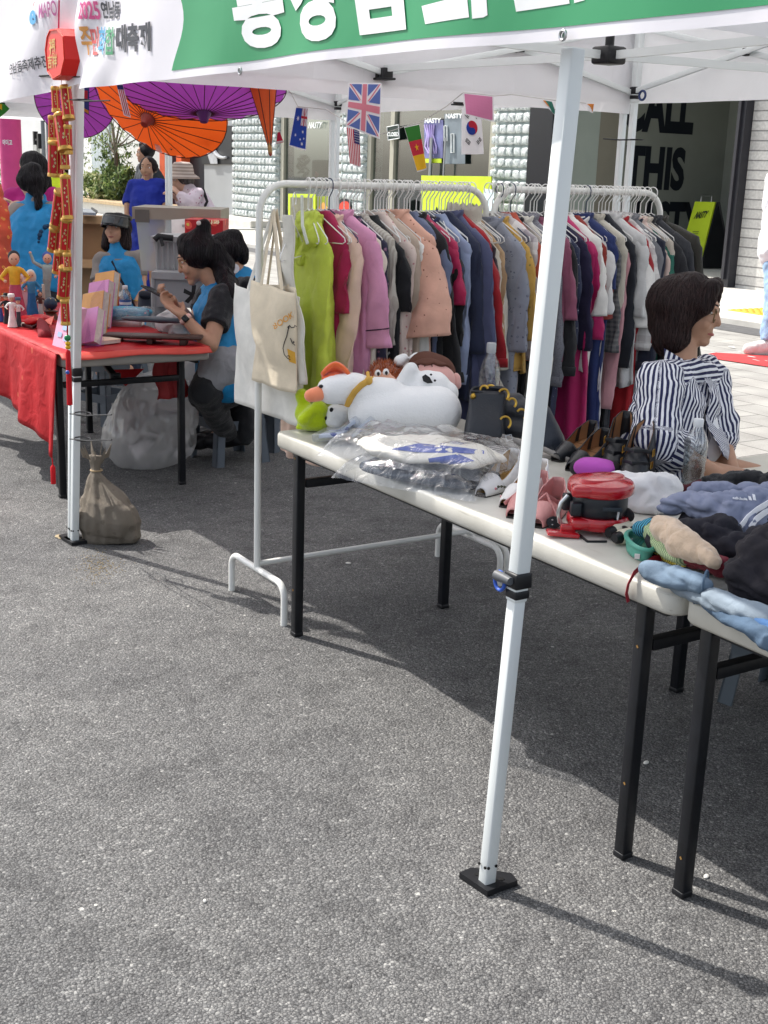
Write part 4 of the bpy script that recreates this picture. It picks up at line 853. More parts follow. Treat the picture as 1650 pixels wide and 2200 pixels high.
# colour, label, category, length, sleeve, options
NAVY = FAB('navy cloth', '#1d2540'); BLK_ = FAB('black cloth', '#16171c'); 
G = [
 (662, -.25, FAB('lime nylon', '#cfe04e', rough=.45, bump=.9, sheen=0), 'long lime green hooded jacket at left end of the rack', 'jacket', .60, .54, dict(kind='coat', w=.17, thick=.05, sleeve_w=.07, out=.10)),
 (684, -.15, FAB('crimson knit', '#a51c4c'), 'crimson cardigan tucked beside the lime jacket', 'cardigan', .40, .22, dict(out=.1, w=.15)),
 (700, -.1, FAB('peach beige wool', '#dcbcab', bump=.3), 'long peach beige coat right of the crimson cardigan', 'coat', .80, .62, dict(kind='coat', thick=.042, out=.08)),
 (724, -.2, FAB('rose pink linen', '#d894b8'), 'rose pink pyjama shirt with dark piping on its cuffs', 'shirt', .50, .36, dict(trim=M('dark piping', '#3a2238', .7), sleeve_w=.09, out=.42, front=4)),
 (740, -.1, FAB('cream cotton', '#d9cdc0'), 'cream collared blouse behind the pink pyjama shirt', 'blouse', .55, .2, dict(out=.1)),
 (752, -.1, FAB('navy paisley', '#2b2b45', pat=p_spots('#7c5570', 34, .22, '#b9b2c4')), 'navy paisley print shirt with purple swirls', 'shirt', .55, .48, dict(out=.1)),
 (768, -.05, FAB('pale grey rib', '#b9b4ab', pat=p_stripe('#a39d94', .012, 1)), 'long pale grey ribbed knit dress', 'dress', .92, .5, dict(out=.06)),
 (790, -.12, FAB('black jersey', '#15171d'), 'black tee dress with small white print on its sleeve', 'dress', .70, .24, dict(kind='tee', out=.35, sleeve_w=.075)),
 (806, -.1, FAB('pale floral', '#d6c3bb', pat=p_spots('#b77f83', 40, .18)), 'pale floral camisole on wire straps', 'top', .45, 0, dict(kind='tank')),
 (818, -.15, FAB('beige linen', '#b7a596'), 'long sleeved beige shirt hanging open', 'shirt', .52, .50, dict(out=.12, sleeve_w=.07)),
 (832, -.2, FAB('white jersey', '#e9e7e4'), 'white short sleeved tee between beige and slate shirts', 'tee', .46, .19, dict(kind='tee', out=.55, sleeve_w=.075)),
 (846, -.25, FAB('peach eyelet', '#dba893', pat=p_spots('#8a5546', 38, .12)), 'peach blouse with eyelet holes along the wide sleeve', 'blouse', .48, .34, dict(kind='bell', out=.42, sleeve_w=.08)),
 (858, -.1, FAB('white rib', '#d9d7d2'), 'white knit top hidden under the peach eyelet blouse', 'top', .60, .46, dict(out=.1)),
 (870, -.2, FAB('slate blue satin', '#5a6584', rough=.5), 'slate blue short sleeved blouse', 'blouse', .55, .32, dict(out=.32, sleeve_w=.07)),
 (882, -.05, BLK_, 'black blazer with broad shoulders on left rack', 'blazer', .58, .5, dict(kind='coat', thick=.045, out=.1)),
 (896, -.15, FAB('raspberry satin', '#b31850', rough=.5), 'raspberry pink blouse with short gathered sleeves', 'blouse', .42, .24, dict(out=.3, sleeve_w=.07)),
 (908, -.05, FAB('dark navy velvet', '#1b2a52'), 'long dark navy dress', 'dress', .82, .2, dict(out=.1, flare=.02)),
 (918, -.05, FAB('black crepe', '#101116'), 'long black dress beside the blue denim shirt', 'dress', .78, .5, dict(out=.1)),
 (934, -.18, FAB('washed denim', '#8f9cba'), 'pale blue washed denim shirt with long sleeves', 'shirt', .60, .54, dict(out=.14, front=5)),
 (950, -.05, FAB('ink cloth', '#232a44'), 'ink blue blouse behind the slate long coat', 'blouse', .6, .4, dict(out=.08)),
 (958, -.22, FAB('slate indigo wool', '#4b5070', bump=.3), 'long slate indigo coat in middle of the rack', 'coat', .84, .60, dict(kind='coat', thick=.05, w=.215, sleeve_w=.075, out=.1)),
 (976, -.12, FAB('cherry red knit', '#9c1420'), 'cherry red cardigan right of the slate coat', 'cardigan', .50, .46, dict(out=.12)),
 (988, -.1, FAB('dark plum', '#2b1a28'), 'dark plum print dress beside the lace blouse', 'dress', .72, .4, dict(out=.06)),
 (1002, -.3, FAB('cream lace', '#d8d0c2', pat=p_spots('#8d857a', 60, .10), bump=.8), 'cream lace blouse with high collar and scalloped flounce', 'blouse', .62, .52, dict(kind='bell', out=.14, w=.19, sleeve_w=.07)),
 (1014, -.1, FAB('camel cloth', '#b0926f'), 'camel brown blouse behind the cream lace blouse', 'blouse', .55, .46, dict(out=.1)),
 # second rack
 (1050, -.22, FAB('grey floral', '#8f94a3', pat=p_spots('#5f6579', 44, .2, '#c3c7d2')), 'grey blue floral print dress, leftmost on right rack', 'dress', .86, .5, dict(out=.1)),
 (1060, -.2, FAB('mustard print', '#c39a4a', pat=p_spots('#7f7440', 36, .16)), 'mustard yellow printed scarf top', 'top', .50, .36, dict(out=.2)),
 (1070, -.25, FAB('grey gingham', '#d8d3d2', pat=p_check('#9a9298', .09)), 'sheer grey and white checked shirt', 'shirt', .74, .55, dict(out=.12)),
 (1084, -.15, FAB('rust jersey', '#b8523c'), 'rust orange tee with one short sleeve showing', 'tee', .4, .24, dict(kind='tee', out=.5)),
 (1096, -.1, FAB('jet black viscose', '#121319'), 'long jet black dress on right rack', 'dress', .92, .5, dict(out=.1)),
 (1112, -.15, FAB('ivory cloth', '#d6d2c9'), 'long ivory shirt beside the black dress', 'shirt', .80, .55, dict(out=.1)),
 (1128, -.12, FAB('grey tweed', '#7d7e88', pat=p_spots('#5d5e68', 160, .3)), 'grey tweed jacket left of the near tent leg', 'jacket', .56, .52, dict(kind='coat', out=.1)),
 (1142, -.1, FAB('mauve knit', '#8f4f68'), 'mauve knit top mostly hidden by the near tent leg', 'top', .5, .4, dict(out=.1)),
 (1156, -.1, FAB('coal cloth', '#1b1c22'), 'coal black jacket hidden behind the near tent leg', 'jacket', .5, .48, dict(kind='coat', out=.1)),
 (1172, -.05, FAB('blue print', '#2f3652', pat=p_spots('#c9c7cf', 70, .15)), 'dark blue speckled dress behind the near tent leg', 'dress', .88, .4, dict(out=.08)),
 (1190, -.2, FAB('midnight purple', '#1f1a3c'), 'midnight purple tee just right of the near tent leg', 'tee', .58, .46, dict(kind='tee', out=.18, sleeve_w=.09)),
 (1198, -.12, FAB('magenta satin', '#b5125f', rough=.5), 'bright magenta trousers hanging low on right rack', 'trousers', .74, .62, dict(kind='tee', sleeve_w=.085, out=.08)),
 (1210, -.25, FAB('chalk white cotton', '#e3e0dc'), 'chalk white tee with turned cuff', 'tee', .52, .36, dict(kind='tee', out=.22, sleeve_w=.065)),
 (1224, -.3, FAB('brick red wool', '#8f2e24'), 'brick red top with wide elbow sleeve', 'top', .45, .34, dict(kind='bell', out=.32, sleeve_w=.075)),
 (1236, -.1, FAB('white poplin', '#dad8d8'), 'white poplin dress reaching down behind the brick red top', 'dress', .82, .42, dict(out=.12)),
 (1246, -.1, FAB('royal navy', '#202f63'), 'royal navy dress with thin hem showing', 'dress', .84, .2, dict(out=.06)),
 (1256, -.15, FAB('grey plaid', '#6f6f6e', pat=p_check('#3f4248', .02)), 'dark grey plaid shirt on right rack', 'shirt', .6, .45, dict(out=.1)),
 (1266, -.1, FAB('oatmeal knit', '#c9c2b4', bump=.8), 'long oatmeal knit cardigan', 'cardigan', .84, .58, dict(out=.08)),
 (1278, -.1, FAB('dusty pink crepe', '#c48f96'), 'dusty pink dress with wide cuffed hem', 'dress', .80, .62, dict(out=.08, sleeve_w=.075)),
 (1290, -.15, FAB('midnight cloth', '#171b26'), 'midnight blue long shirt beside the dusty pink dress', 'shirt', .70, .5, dict(out=.12)),
 (1304, -.12, FAB('soft white knit', '#c9c8c8'), 'soft white knit top behind the bell sleeved blouse', 'top', .55, .4, dict(out=.12)),
 (1312, -.3, FAB('white muslin', '#e6e3e0'), 'white blouse with large ruffled bell sleeve', 'blouse', .46, .42, dict(kind='bell', out=.3, sleeve_w=.07)),
 (1322, -.05, FAB('scarlet knit', '#a0121f'), 'long scarlet cardigan with dark buttons', 'cardigan', .90, .56, dict(out=.1, front=5)),
 (1330, -.3, FAB('white sheer check', '#dedbd9', pat=p_check('#b9b4b4', .05)), 'sheer white checked blouse with flared cuff', 'blouse', .48, .42, dict(kind='bell', out=.36, sleeve_w=.055)),
 (1342, -.12, FAB('steel grey wool', '#74767d'), 'steel grey blazer beside the scarlet cardigan', 'blazer', .72, .58, dict(kind='coat', thick=.045, w=.215, out=.1)),
 (1352, -.1, FAB('deep navy wool', '#171e33'), 'deep navy trousers suit hanging long on right rack', 'suit', .82, .5, dict(kind='coat', out=.08)),
 (1360, -.2, FAB('blush floral', '#d8bfb6', pat=p_spots('#b0665f', 42, .17)), 'blush pink floral blouse with gathered cuff', 'blouse', .55, .48, dict(out=.18)),
 (1366, -.1, FAB('teal satin', '#1f6b5c', rough=.5), 'teal green top at right of the floral blouse', 'top', .5, .3, dict(out=.1)),
 (1370, -.1, FAB('stone linen', '#bdb3a7'), 'stone coloured long shirt near the rack end', 'shirt', .75, .5, dict(out=.1)),
 (1380, -.15, FAB('near black wool', '#1f2026'), 'near black blazer at right end of the rack', 'blazer', .72, .58, dict(kind='coat', w=.22, thick=.05, out=.12)),
 (1400, -.2, FAB('charcoal wool', '#2f3138'), 'charcoal jacket at the far right end of the rack', 'jacket', .70, .58, dict(kind='coat', w=.225, thick=.055, out=.14)),
 (1418, -.25, FAB('dark olive wool', '#31302a'), 'dark olive brown coat, last garment at right end', 'coat', .78, .6, dict(kind='coat', w=.235, thick=.06, out=.16)),
]
LACEM = FAB('cream scalloped lace', '#cfc7b9', pat=p_spots('#8d857a', 60, .10), bump=.9)
PRW = M('white print on black', '#d9dadb', .7)
for i, (px, rz, mt, lab, cat, ln, sl, o) in enumerate(G):
    x = bx(px); rz = (.17+abs(rz)*.3) if i else -.10
    if px > 1395: x = 3.775+ (px-1395)*.0018
    o = dict(o); ex = None
    if 'hooded' in lab:
        def ex(r, W_, body):
            hd = skin([(W_((.0, .04, -.10)), .032, W_((-.01, -.05, -.105)), .038), (W_((-.012, -.05, -.10)), .034, W_((-.03, -.10, -.17)), .030), (W_((.01, .06, -.12)), .028, W_((-.02, .05, -.22)), .032), (W_((-.02, -.07, -.15)), .026, W_((-.035, -.02, -.24)), .028)], .007, 2, wob=[(.012, 15, 3)]); crease(hd, .010, (16, 16, 9), 2, 4)
            ob('hood', hd, mt, r, ang=0)
            zp = [body(.1+.8*k/14, .78)+V3((-.006, 0, 0)) for k in range(15)]; ob('zip', MB().tube(zp, .005, 6), M('pale zip', '#c3c9a0', .6), r)
            ob('reflective_strip', MB().tube([W_((-.05, -.05, -.02)), W_((-.075, -.11, -.12)), W_((-.07, -.14, -.18))], .006, 5), M('silver strip', '#c8ccc2', .5), r)
    if 'white print' in lab:
        def ex(r, W_, body):
            p = MB()
            for k in range(7): c = body(.40+.035*k, .60+.012*(k % 3))-V3((.004, .002, 0)); p.box(c, (.004, .018, .006), eul(.4*k, 0, .3))
            ob('print', p, PRW, r, sm=False)
    if 'scalloped' in lab:
        def ex(r, W_, body):
            fl = MB().grid(lambda u, v: W_(((.05+.07*u+.012*math.sin(16*math.pi*v+4*u))*math.sin(2*math.pi*v), (.165+.10*u+.012*math.cos(14*math.pi*v))*math.cos(2*math.pi*v), -.58-.17*u-.012*u*abs(math.sin(14*math.pi*v)))), 10, 110, False, True)
            ob('flounce', fl, LACEM, r, solid=.003)
            ob('braid', MB().tube([W_((.055*math.sin(t), .172*math.cos(t), -.585)) for t in [k*.2618 for k in range(24)]], .004, 5, True), M('dark lace edge', '#7c7468', .8), r)
            ob('high_collar', MB().grid(lambda u, v: W_((.05*math.sin(2*math.pi*v), .075*math.cos(2*math.pi*v), -.12+.075*u+.006*math.sin(30*math.pi*v)*u)), 5, 60, False, True), LACEM, r, solid=.003)
    garment(x, rz, mt, lab, cat, ln, sl, seed=i+1, extra=ex, **o)
    hanger(x, rz)
# empty and spare hangers
for px, rz in ((664, -.3), (672, .2), (690, .5), (728, -.3), (760, .3), (783, -.4), (812, .2), (825, -.2), (838, .25), (876, .3), (905, -.3), (925, .35), (945, -.35), (966, .25), (995, .3), (1008, -.4), (1078, .3), (1105, -.25), (1150, .2), (1183, .3), (1230, -.2), (1272, .25), (1297, -.3), (1336, .3)): hanger(bx(px), rz)
HWB = M('dark blue coated wire', '#22304f', .4)
for px, rz, lab in ((708, .1, 'dark blue wire hanger on left rack beside the peach coat'), (1074, .1, 'black blue wire hanger at left end of right rack'), (1100, .15, 'dark teal wire hanger second on right rack'), (1262, .1, 'dark wire hanger above the oatmeal cardigan')): hanger(bx(px), rz, lab, HWB)
h = hanger(2.06, -.75, 'white wire hanger sticking out across the lime jacket front'); h.location = on(632, 480, y=3.80)+V3((0, 0, .09))

# ---------------- tote bags on the rack end
def tote(lab, x, y0, y1, z0, z1, mat, seed, hook, depth=.03, extra=None):
    r = thing('tote_bag', lab, 'tote bag', (x, (y0+y1)/2, z0), 'canvas tote bags hanging at the rack end')
    def f(u, v):
        t = 2*math.pi*v; k = u; c = math.cos(t); yy = (y0+y1)/2+(y1-y0)/2*math.copysign(abs(c)**.35, c); th = depth*(.25+.75*math.sin(math.pi*min(1, k*1.2+.05))) 
        return V3((x+th*math.sin(t)*abs(math.sin(t))+.008*math.sin(7*yy*4+6*k+seed), yy+.006*math.sin(5*k+seed), z1+(z0-z1)*k + (.008*math.cos(t*2+seed))*(1-k)))
    b = MB().grid(f, 26, 44, False, True); b.wob(.004, 14, seed); ob('pouch', b, mat, r, ang=1.5, solid=.0035)
    n = 44; ob('base', MB().poly([f(.995, i/n) for i in range(n)]), mat, r, sm=False)
    H = V3(hook)
    for sx in (-1, 1):
        pts = []
        for ya in (y0+(y1-y0)*.25, y0+(y1-y0)*.75):
            pts.append([V3((x+sx*depth*.35, ya, z1-.02)), V3((x+sx*.012, ya, z1)), H.lerp(V3((x, ya, z1)), .5)+V3((sx*.01, 0, .0)), H+V3((sx*.006, 0, 0))])
        ob('strap', MB().tube(pts[0]+pts[1][::-1], .012, 8, flat=.22), mat, r)
    if extra: extra(r, stick(b))
    return r
CANVW = FAB('white canvas', '#e6e3dc', bump=.4); CANVC = FAB('natural canvas', '#dccdb4', bump=.4); CANVO = FAB('off white canvas', '#d9d5c9', bump=.4)
hk = (2.035, 3.90, 1.44)
XT = 2.02
q0, q1 = on(497, 870, x=XT), on(634, 872, x=XT)
tote('white canvas tote bag, rearmost and widest of three', XT+.02, q1.y, q0.y, on(520, 872, x=XT).z, on(520, 618, x=XT).z, CANVW, 1, hk, .04)
XC = 1.962
c0, c1 = on(546, 830, x=XC), on(632, 835, x=XC)
zb_, zt_ = on(600, 835, x=XC).z, on(600, 618, x=XC).z
def bear(r, sk):
    xx = XC-.036
    P = lambda px, py, d=0: sk(on(px, py, x=XC), los(on(px, py, x=XC)), .0042+d)
    line = M('print black line', '#26242a', .7)
    g = [(621, 701), (619, 708), (616, 722), (611, 735), (608, 748), (611, 762), (618, 770), (624, 773)]
    mb = MB().tube([P(*p) for p in g], .0016, 5); mb.tube([P(*p) for p in ((621, 706), (618, 703), (622, 699), (626, 704), (632, 703), (633, 699), (637, 702))], .0016, 5)
    mb.tube([P(*p) for p in ((624, 727), (628, 737), (634, 742))], .0014, 5); mb.tube([P(*p) for p in ((617, 765), (621, 764), (622, 768))], .0014, 5)
    mb.ell(P(631, 735), (.002, .004, .003)); mb.tube([P(623, 727), P(626, 730)], .001, 4)
    ob('bear_drawing', mb, line, r)
    ob('book_drawing', MB().poly([P(617, 749, .001), P(634, 757, .001), P(636, 782, .001), P(621, 777, .001)]), M('print ochre', '#d9a43c', .7), r, sm=False)
    a, b = (590, 708), (633, 680)
    ob('lettering', write('BOOK', lambda u, v: P(a[0]+(b[0]-a[0])*u-5*v, a[1]+(b[1]-a[1])*u-12*v, .001), .01), M('print amber', '#d99a3a', .7), r, sm=False)
tote('natural canvas tote bag printed with a bear reading a book', XC, c1.y, c0.y, zb_, zt_, CANVC, 2, hk, .04, bear)
o0, o1 = on(622, 800, x=2.06), on(656, 800, x=2.06)
def shoulder(r): pass
tr_ = thing('tote_bag', 'off white shoulder bag with long wide strap beside lime jacket', 'tote bag', on(640, 830, x=2.04), 'canvas tote bags hanging at the rack end')
def ob_(u, v):
    xl = 613+ (622-613)*min(1, u*2); L_ = [(0, 607, 628), (.25, 606, 632), (.5, 608, 636), (.62, 613, 650), (.68, 622, 655), (.8, 625, 656), (1, 640, 657)]
    for (a, l0, r0), (b, l1, r1) in zip(L_, L_[1:]):
        if a <= u <= b: k = (u-a)/(b-a); l, rr_ = l0+(l1-l0)*k, r0+(r1-r0)*k; break
    p = on(l+(rr_-l)*v, 462+(826-462)*u, x=1.99+.0*u); return p+V3((-.012*math.sin(math.pi*v)+.006*math.sin(14*u), 0, 0))
ob('pouch', MB().grid(ob_, 40, 8), CANVO, tr_, solid=.006)

# ================================================================== GOODS ON THE WHITE TABLES
Z = .72
def caps(lst, d0):
    """limbs given where the survey sees them: (px,py,radius px,depth offset) pairs at distance d0"""
    o = []
    for a, b in lst:
        da, db = d0+(a[3] if len(a) > 3 else 0), d0+(b[3] if len(b) > 3 else 0)
        o.append((far(a[0], a[1], da), pxl(a[2], da), far(b[0], b[1], db), pxl(b[2], db)))
    return o
dep = lambda p: (V3(p)-CAM).dot(FWD)
PW = M('white plush', '#eeeeee', .95, .02, 10, bump=.5, bs=170, bd=.004, sheen=.5, spec=.08)
dg = dep(on(850, 950, z=Z))
g = thing('goose_plush', 'large white goose plush with orange beak and yellow scarf', 'plush toy', on(860, 950, z=Z))
body = skin(caps([((800, 888, 54), (935, 884, 58)), ((815, 887, 46), (930, 884, 50)), ((770, 838, 33, -.02), (835, 850, 40)), ((762, 832, 34, -.02), (712, 838, 33, -.03))], dg), .012, 6)
ob('body', body, PW, g, ang=0); sg = stick(body)
ob('beak', skin(caps([((684, 846, 17, -.05), (668, 850, 15, -.07))], dg), .006, 3), M('peach plush', '#ef8f68', .9, .06, bump=.3, bs=120, bd=.002, sheen=.4), g, ang=0)
ob('eye', MB().ell(sg(far(690, 830, dg), los(far(690, 830, dg)), 0), (.009, .009, .006)), M('eye black', '#16161a', .25), g)
cb = MB().grid(lambda u, v: far(692+58*u, 812-(34*math.sin(math.pi*(.08+.84*u))**.7)*(v)+8*abs(u-.5), dg-.03+.05*math.sin(6.28*(v-.2))*.4), 16, 6)
ob('cap', cb, M('orange felt', '#f0703a', .85, .05, sheen=.4), g, solid=.012)
sc_ = [sg(far(p, q, dg), los(far(p, q, dg)), .004) for p, q in ((792, 818), (776, 828), (762, 842), (752, 858), (747, 872))]
ob('scarf', MB().tube(sc_, .012, 8, flat=.5).ell(sc_[0], (.014, .012, .016)).tube([sc_[0], far(790, 800, dg-.03)], .006, 6).tube([sc_[0], far(800, 812, dg-.03), far(806, 822, dg-.03)], .006, 6), M('mustard ribbon', '#d3a54a', .7), g)
# monkey
dm = dg+.12
mk = thing('monkey_plush', 'shaggy orange brown monkey plush peering over the goose', 'plush toy', on(825, 890, z=Z))
mm = skin(caps([((825, 812, 34), (822, 850, 32)), ((800, 830, 22), (850, 815, 26))], dm), .008, 3)
mf = MB(); mf.add(mm.v, mm.f)
q = random.Random(4)
FURO = M('orange fur', '#a8521f', .95, .25, 30, bump=.9, bs=90, bd=.01, sheen=.5)
for k in range(900):
    p = q.choice(mm.v); c = far(823, 828, dm); n = (p-c).normalized(); t = n.cross(V3((q.uniform(-1, 1), q.uniform(-1, 1), q.uniform(-1, 1)))).normalized(); L_ = q.uniform(.010, .02)
    if n.dot(FWD) < -.3 and p.z < far(823, 800, dm).z: continue
    mf.add([p-t*.003, p+t*.003, p+n*L_+t*.004+V3((0, 0, .003))], [(0, 1, 2)])
ob('body', mf, FURO, mk, ang=0); sm_ = stick(mm)
SK_ = M('plush face peach', '#d9a083', .85, .05, sheen=.3)
fc = skin(caps([((806, 826, 15, -.04), (836, 822, 17, -.04)), ((810, 812, 10, -.03), (830, 808, 11, -.03))], dm-.04), .005, 3); ob('face', fc, SK_, mk, ang=0); sf = stick(fc)
ob('mouth', MB().tube([sf(far(796+8*k, 829-1.2*k+(2 if k in (0, 5) else 0), dm), FWD, .002) for k in range(6)], .0016, 5), M('stitch brown', '#4a2a22', .8), mk)
for px, py in ((812, 808), (829, 806)):
    e = ob('eye', MB().ell(sf(far(px, py, dm), FWD, .004), (.011, .008, .013), eul(0, 0, -YAW)), M('eye white', '#eceae8', .3), mk)
    ob('pupil', MB().ell(sf(far(px+1, py+2, dm), FWD, .013), (.005, .003, .007), eul(0, 0, -YAW)), M('eye black', '#16161a', .25), e)
# plain doll with brown bowl haircut, and the white cub hugging it
dd = dg+.10
dl = thing('doll_plush', 'plush doll with brown bowl haircut and closed smiling eyes', 'plush toy', on(930, 890, z=Z))
hd = skin(caps([((918, 815, 46), (936, 820, 44)), ((925, 850, 44), (935, 870, 42))], dd), .008, 5); ob('head', hd, M('pink plush', '#d9a49c', .85, .04, sheen=.35), dl, ang=0); sh = stick(hd)
hair = MB().grid(lambda u, v: sh(far(926+52*math.cos(math.pi*(1-v)*1.06-.1)*(1.0), 806+8*math.sin(9.4*v)*0+ (1-u)*(-46*math.sin(math.pi*v)**.6) + u*(4*abs(math.sin(18*v))-22+26*abs(v-.45)**1.5), dd), FWD, .007*(1 if .03 < v < .97 else 1)), 12, 60)
hc = skin(caps([((915, 795, 42, .02), (938, 803, 42, .02)), ((955, 815, 22, .05), (960, 835, 12, .05))], dd), .008, 4); hcm = MB()
keep = [i for i, p in enumerate(hc.v)]; ob('hair', hair, M('brown felt', '#5a3528', .8, .08, bump=.2, bs=80), dl, solid=.008); ob('hair_back', hc, M('brown felt', '#5a3528'), dl, ang=0)
ob('ear', skin(caps([((978, 812, 12, -.0), (980, 826, 12, 0))], dd), .006, 3), M('pink plush', '#d9a49c'), dl, ang=0)
LN = M('stitch brown', '#4a2a22', .8)
ob('eyes', MB().tube([sh(far(891+7*math.cos(a), 796-6*math.sin(a)-2, dd), FWD, .003) for a in [i*math.pi/8 for i in range(9)]], .0018, 5).tube([sh(far(919+8*math.cos(a), 794-7*math.sin(a)-2, dd), FWD, .003) for a in [i*math.pi/8 for i in range(9)]], .0018, 5), LN, dl)
db = dg+.03
wb = thing('cub_plush', 'white cub plush with black triangular nose on top of the goose', 'plush toy', on(915, 880, z=Z))
wm = skin(caps([((918, 830, 36), (935, 832, 34)), ((905, 850, 34), (960, 845, 26)), ((862, 828, 17), (883, 793, 16, -.02)), ((858, 775, 13, .08), (868, 768, 10, .08)), ((895, 765, 10, .1), (888, 770, 10, .1)), ((940, 815, 18), (952, 826, 14))], db), .007, 5)
ob('body', wm, PW, wb, ang=0); sw = stick(wm); NOSE = M('black felt', '#17171a', .7)
npts = [(906, 813), (913, 808), (922, 815), (928, 826), (917, 827), (908, 822)]
ob('nose', MB().poly([sw(far(a, b, db), FWD, .006) for a, b in npts]), NOSE, wb, sm=False, solid=.004)
ob('eye', MB().ell(sw(far(925, 808, db), FWD, 0), .004), NOSE, wb); ob('eye', MB().ell(sw(far(933, 821, db), FWD, 0), .004), NOSE, wb)
# lime plush and small white plush
LIMP = M('lime plush', '#bdd41c', .95, .08, 20, spec=.08, bump=.9, bs=160, bd=.004, sheen=.5)
df = dep(on(668, 925, z=Z))-.02
fr_ = thing('lime_plush', 'lime green plush toy sitting at left corner of table', 'plush toy', on(670, 928, z=Z))
fm = skin(caps([((668, 898, 30), (682, 902, 26)), ((652, 882, 18), (650, 890, 18)), ((649, 850, 16), (651, 856, 16)), ((684, 876, 17, -.03), (690, 880, 16, -.03)), ((652, 902, 14, -.04), (668, 885, 12, -.04)), ((640, 918, 6), (644, 919, 6))], df), .007, 3)
ob('body', fm, LIMP, fr_, ang=0)
dsn = df-.02
sn = thing('small_white_plush', 'small white plush with one black eye under the goose head', 'plush toy', on(722, 910, z=Z))
sm2 = skin(caps([((720, 888, 21), (735, 890, 20)), ((712, 905, 14), (725, 908, 14))], dsn), .007, 3); ob('body', sm2, PW, sn, ang=0); s2 = stick(sm2)
ob('eye', MB().ell(s2(far(713, 882, dsn), FWD, 0), (.007, .006, .008)), NOSE, sn); ob('mouth', MB().ell(s2(far(701, 899, dsn), FWD, 0), (.006, .005, .007)), NOSE, sn)

# clear boxes of cards
CLR = clear('clear plastic film', (.97, .98, 1), .8, .07, 26, .8); CLB = clear('clear box plastic', (.9, .93, .97), .5, .06, 12, .3, .12)
for k, (px, py, wx, hy, tz, ry, lab) in enumerate(((706, 955, .05, .16, .05, .2, 'clear plastic card box lying at left of three'), (738, 950, .045, .17, .09, .9, 'clear plastic box with blue print leaning in middle of three'), (768, 955, .045, .17, .10, .95, 'clear plastic box with blue print leaning nearest the bagged clothes'))):
    c = on(px, py, z=Z); r = thing('card_box', lab, 'plastic box', c, 'clear card boxes in front of the goose')
    rt = rotz(-.9+.1*k) @ Matrix.Rotation(-ry*.8, 3, 'Y'); cc = c+V3((.03, .02, tz*.45+.006))
    sz = (.11, .12, .028)
    ob('case', MB().box(cc, sz, rt, bev=.006), CLB, r); ob('print', MB().box(cc+rt @ V3((0, .01, .0)), (.08, .085, .012), rt, bev=.002), M('blue white print', '#d3d9e6', .6, .05, 4, pat=p_spots('#34489a', 28, .34)), r, sm=False)
# bagged clothing
WCL = M('ivory knit cloth', '#e6e0d2', .85, .05, 8, bump=.5, bs=25, bd=.01); BLU = M('cobalt print', '#4659a8', .8, .1)
b1 = thing('clothes_bag', 'ivory and blue folded top sealed in clear plastic', 'bagged clothes', on(930, 990, z=Z))
ca = on(930, 990, z=Z); rt = rotz(-1.08)
dkb = thing('clothes_bag', 'dark folded clothes in a clear plastic bag under ivory top', 'bagged clothes', on(960, 1030, z=Z))
cd_ = on(905, 1018, z=Z+.02); cd_.z = Z+.025
DKC = M('charcoal cloth', '#3a4048', .85, .15, 12, bump=.5, bs=25, bd=.01)
ob('cloth', slab(cd_+V3((.03, -.0, 0)), (.42, .24, .045), rt, amp=.006, seed=3), DKC, dkb, ang=0)
def film(c, size, rot, seed, n=30, amp=.018):
    mt_ = rot.to_3x3(); mb = MB(); q = random.Random(seed)
    def f(u, v):
        a, b = (u-.5)*size[0], (v-.5)*size[1]; e = max(abs(u-.5), abs(v-.5))*2; h = size[2]*(1-max(0, (e-.7)/.3)**1.5)
        nz = noise.noise(V3((a*15+seed, b*15, 0)))+.3*noise.noise(V3((a*40, b*40, seed)))
        cr = abs(noise.noise(V3((a*9, b*11+seed, 2))))
        p = V3((a, b, h+amp*(.5*nz+1.2*cr)-amp*.2)); p = mt_ @ p+V3(c); p.z = max(p.z, c[2]+.002); return p
    return mb.grid(f, n, n)
ob('plastic_bag', film(V3((cd_.x+.02, cd_.y, Z+.002)), (.46, .32, .062), rt, 5, 42), CLR, dkb, ang=.5)
c2 = on(925, 968, z=Z+.085)
tp = slab(c2, (.44, .24, .05), rt, amp=.015, sc_=11, seed=8); ob('cloth', tp, WCL, b1, ang=0); st_ = stick(tp)
for q0_ in (((840, 965), (900, 952), (1000, 962), (1040, 968), (1040, 975), (900, 972)), ((920, 985), (985, 975), (1020, 990), (960, 1000), (925, 1008))):
    ob('print', decal(q0_, lambda a, b: st_(on(a, b, z=Z+.09), los(on(a, b, z=Z+.09)), .0025)), BLU, b1, sm=False)
ob('plastic_bag', film(V3((c2.x-.01, c2.y+.02, Z+.058)), (.54, .33, .075), rt, 9, 42, .02), CLR, b1, ang=.5)
gp = thing('gingham_cloth', 'black and white checked cloth folded by the near tent leg', 'cloth', on(1085, 995, z=Z))
ob('cloth', slab(on(1085, 995, z=Z)+V3((0, 0, .02)), (.22, .18, .04), rotz(-.9), seed=12), M('gingham', '#d8d2cc', .85, .05, pat=p_check('#3a3538', .018)), gp, ang=0)
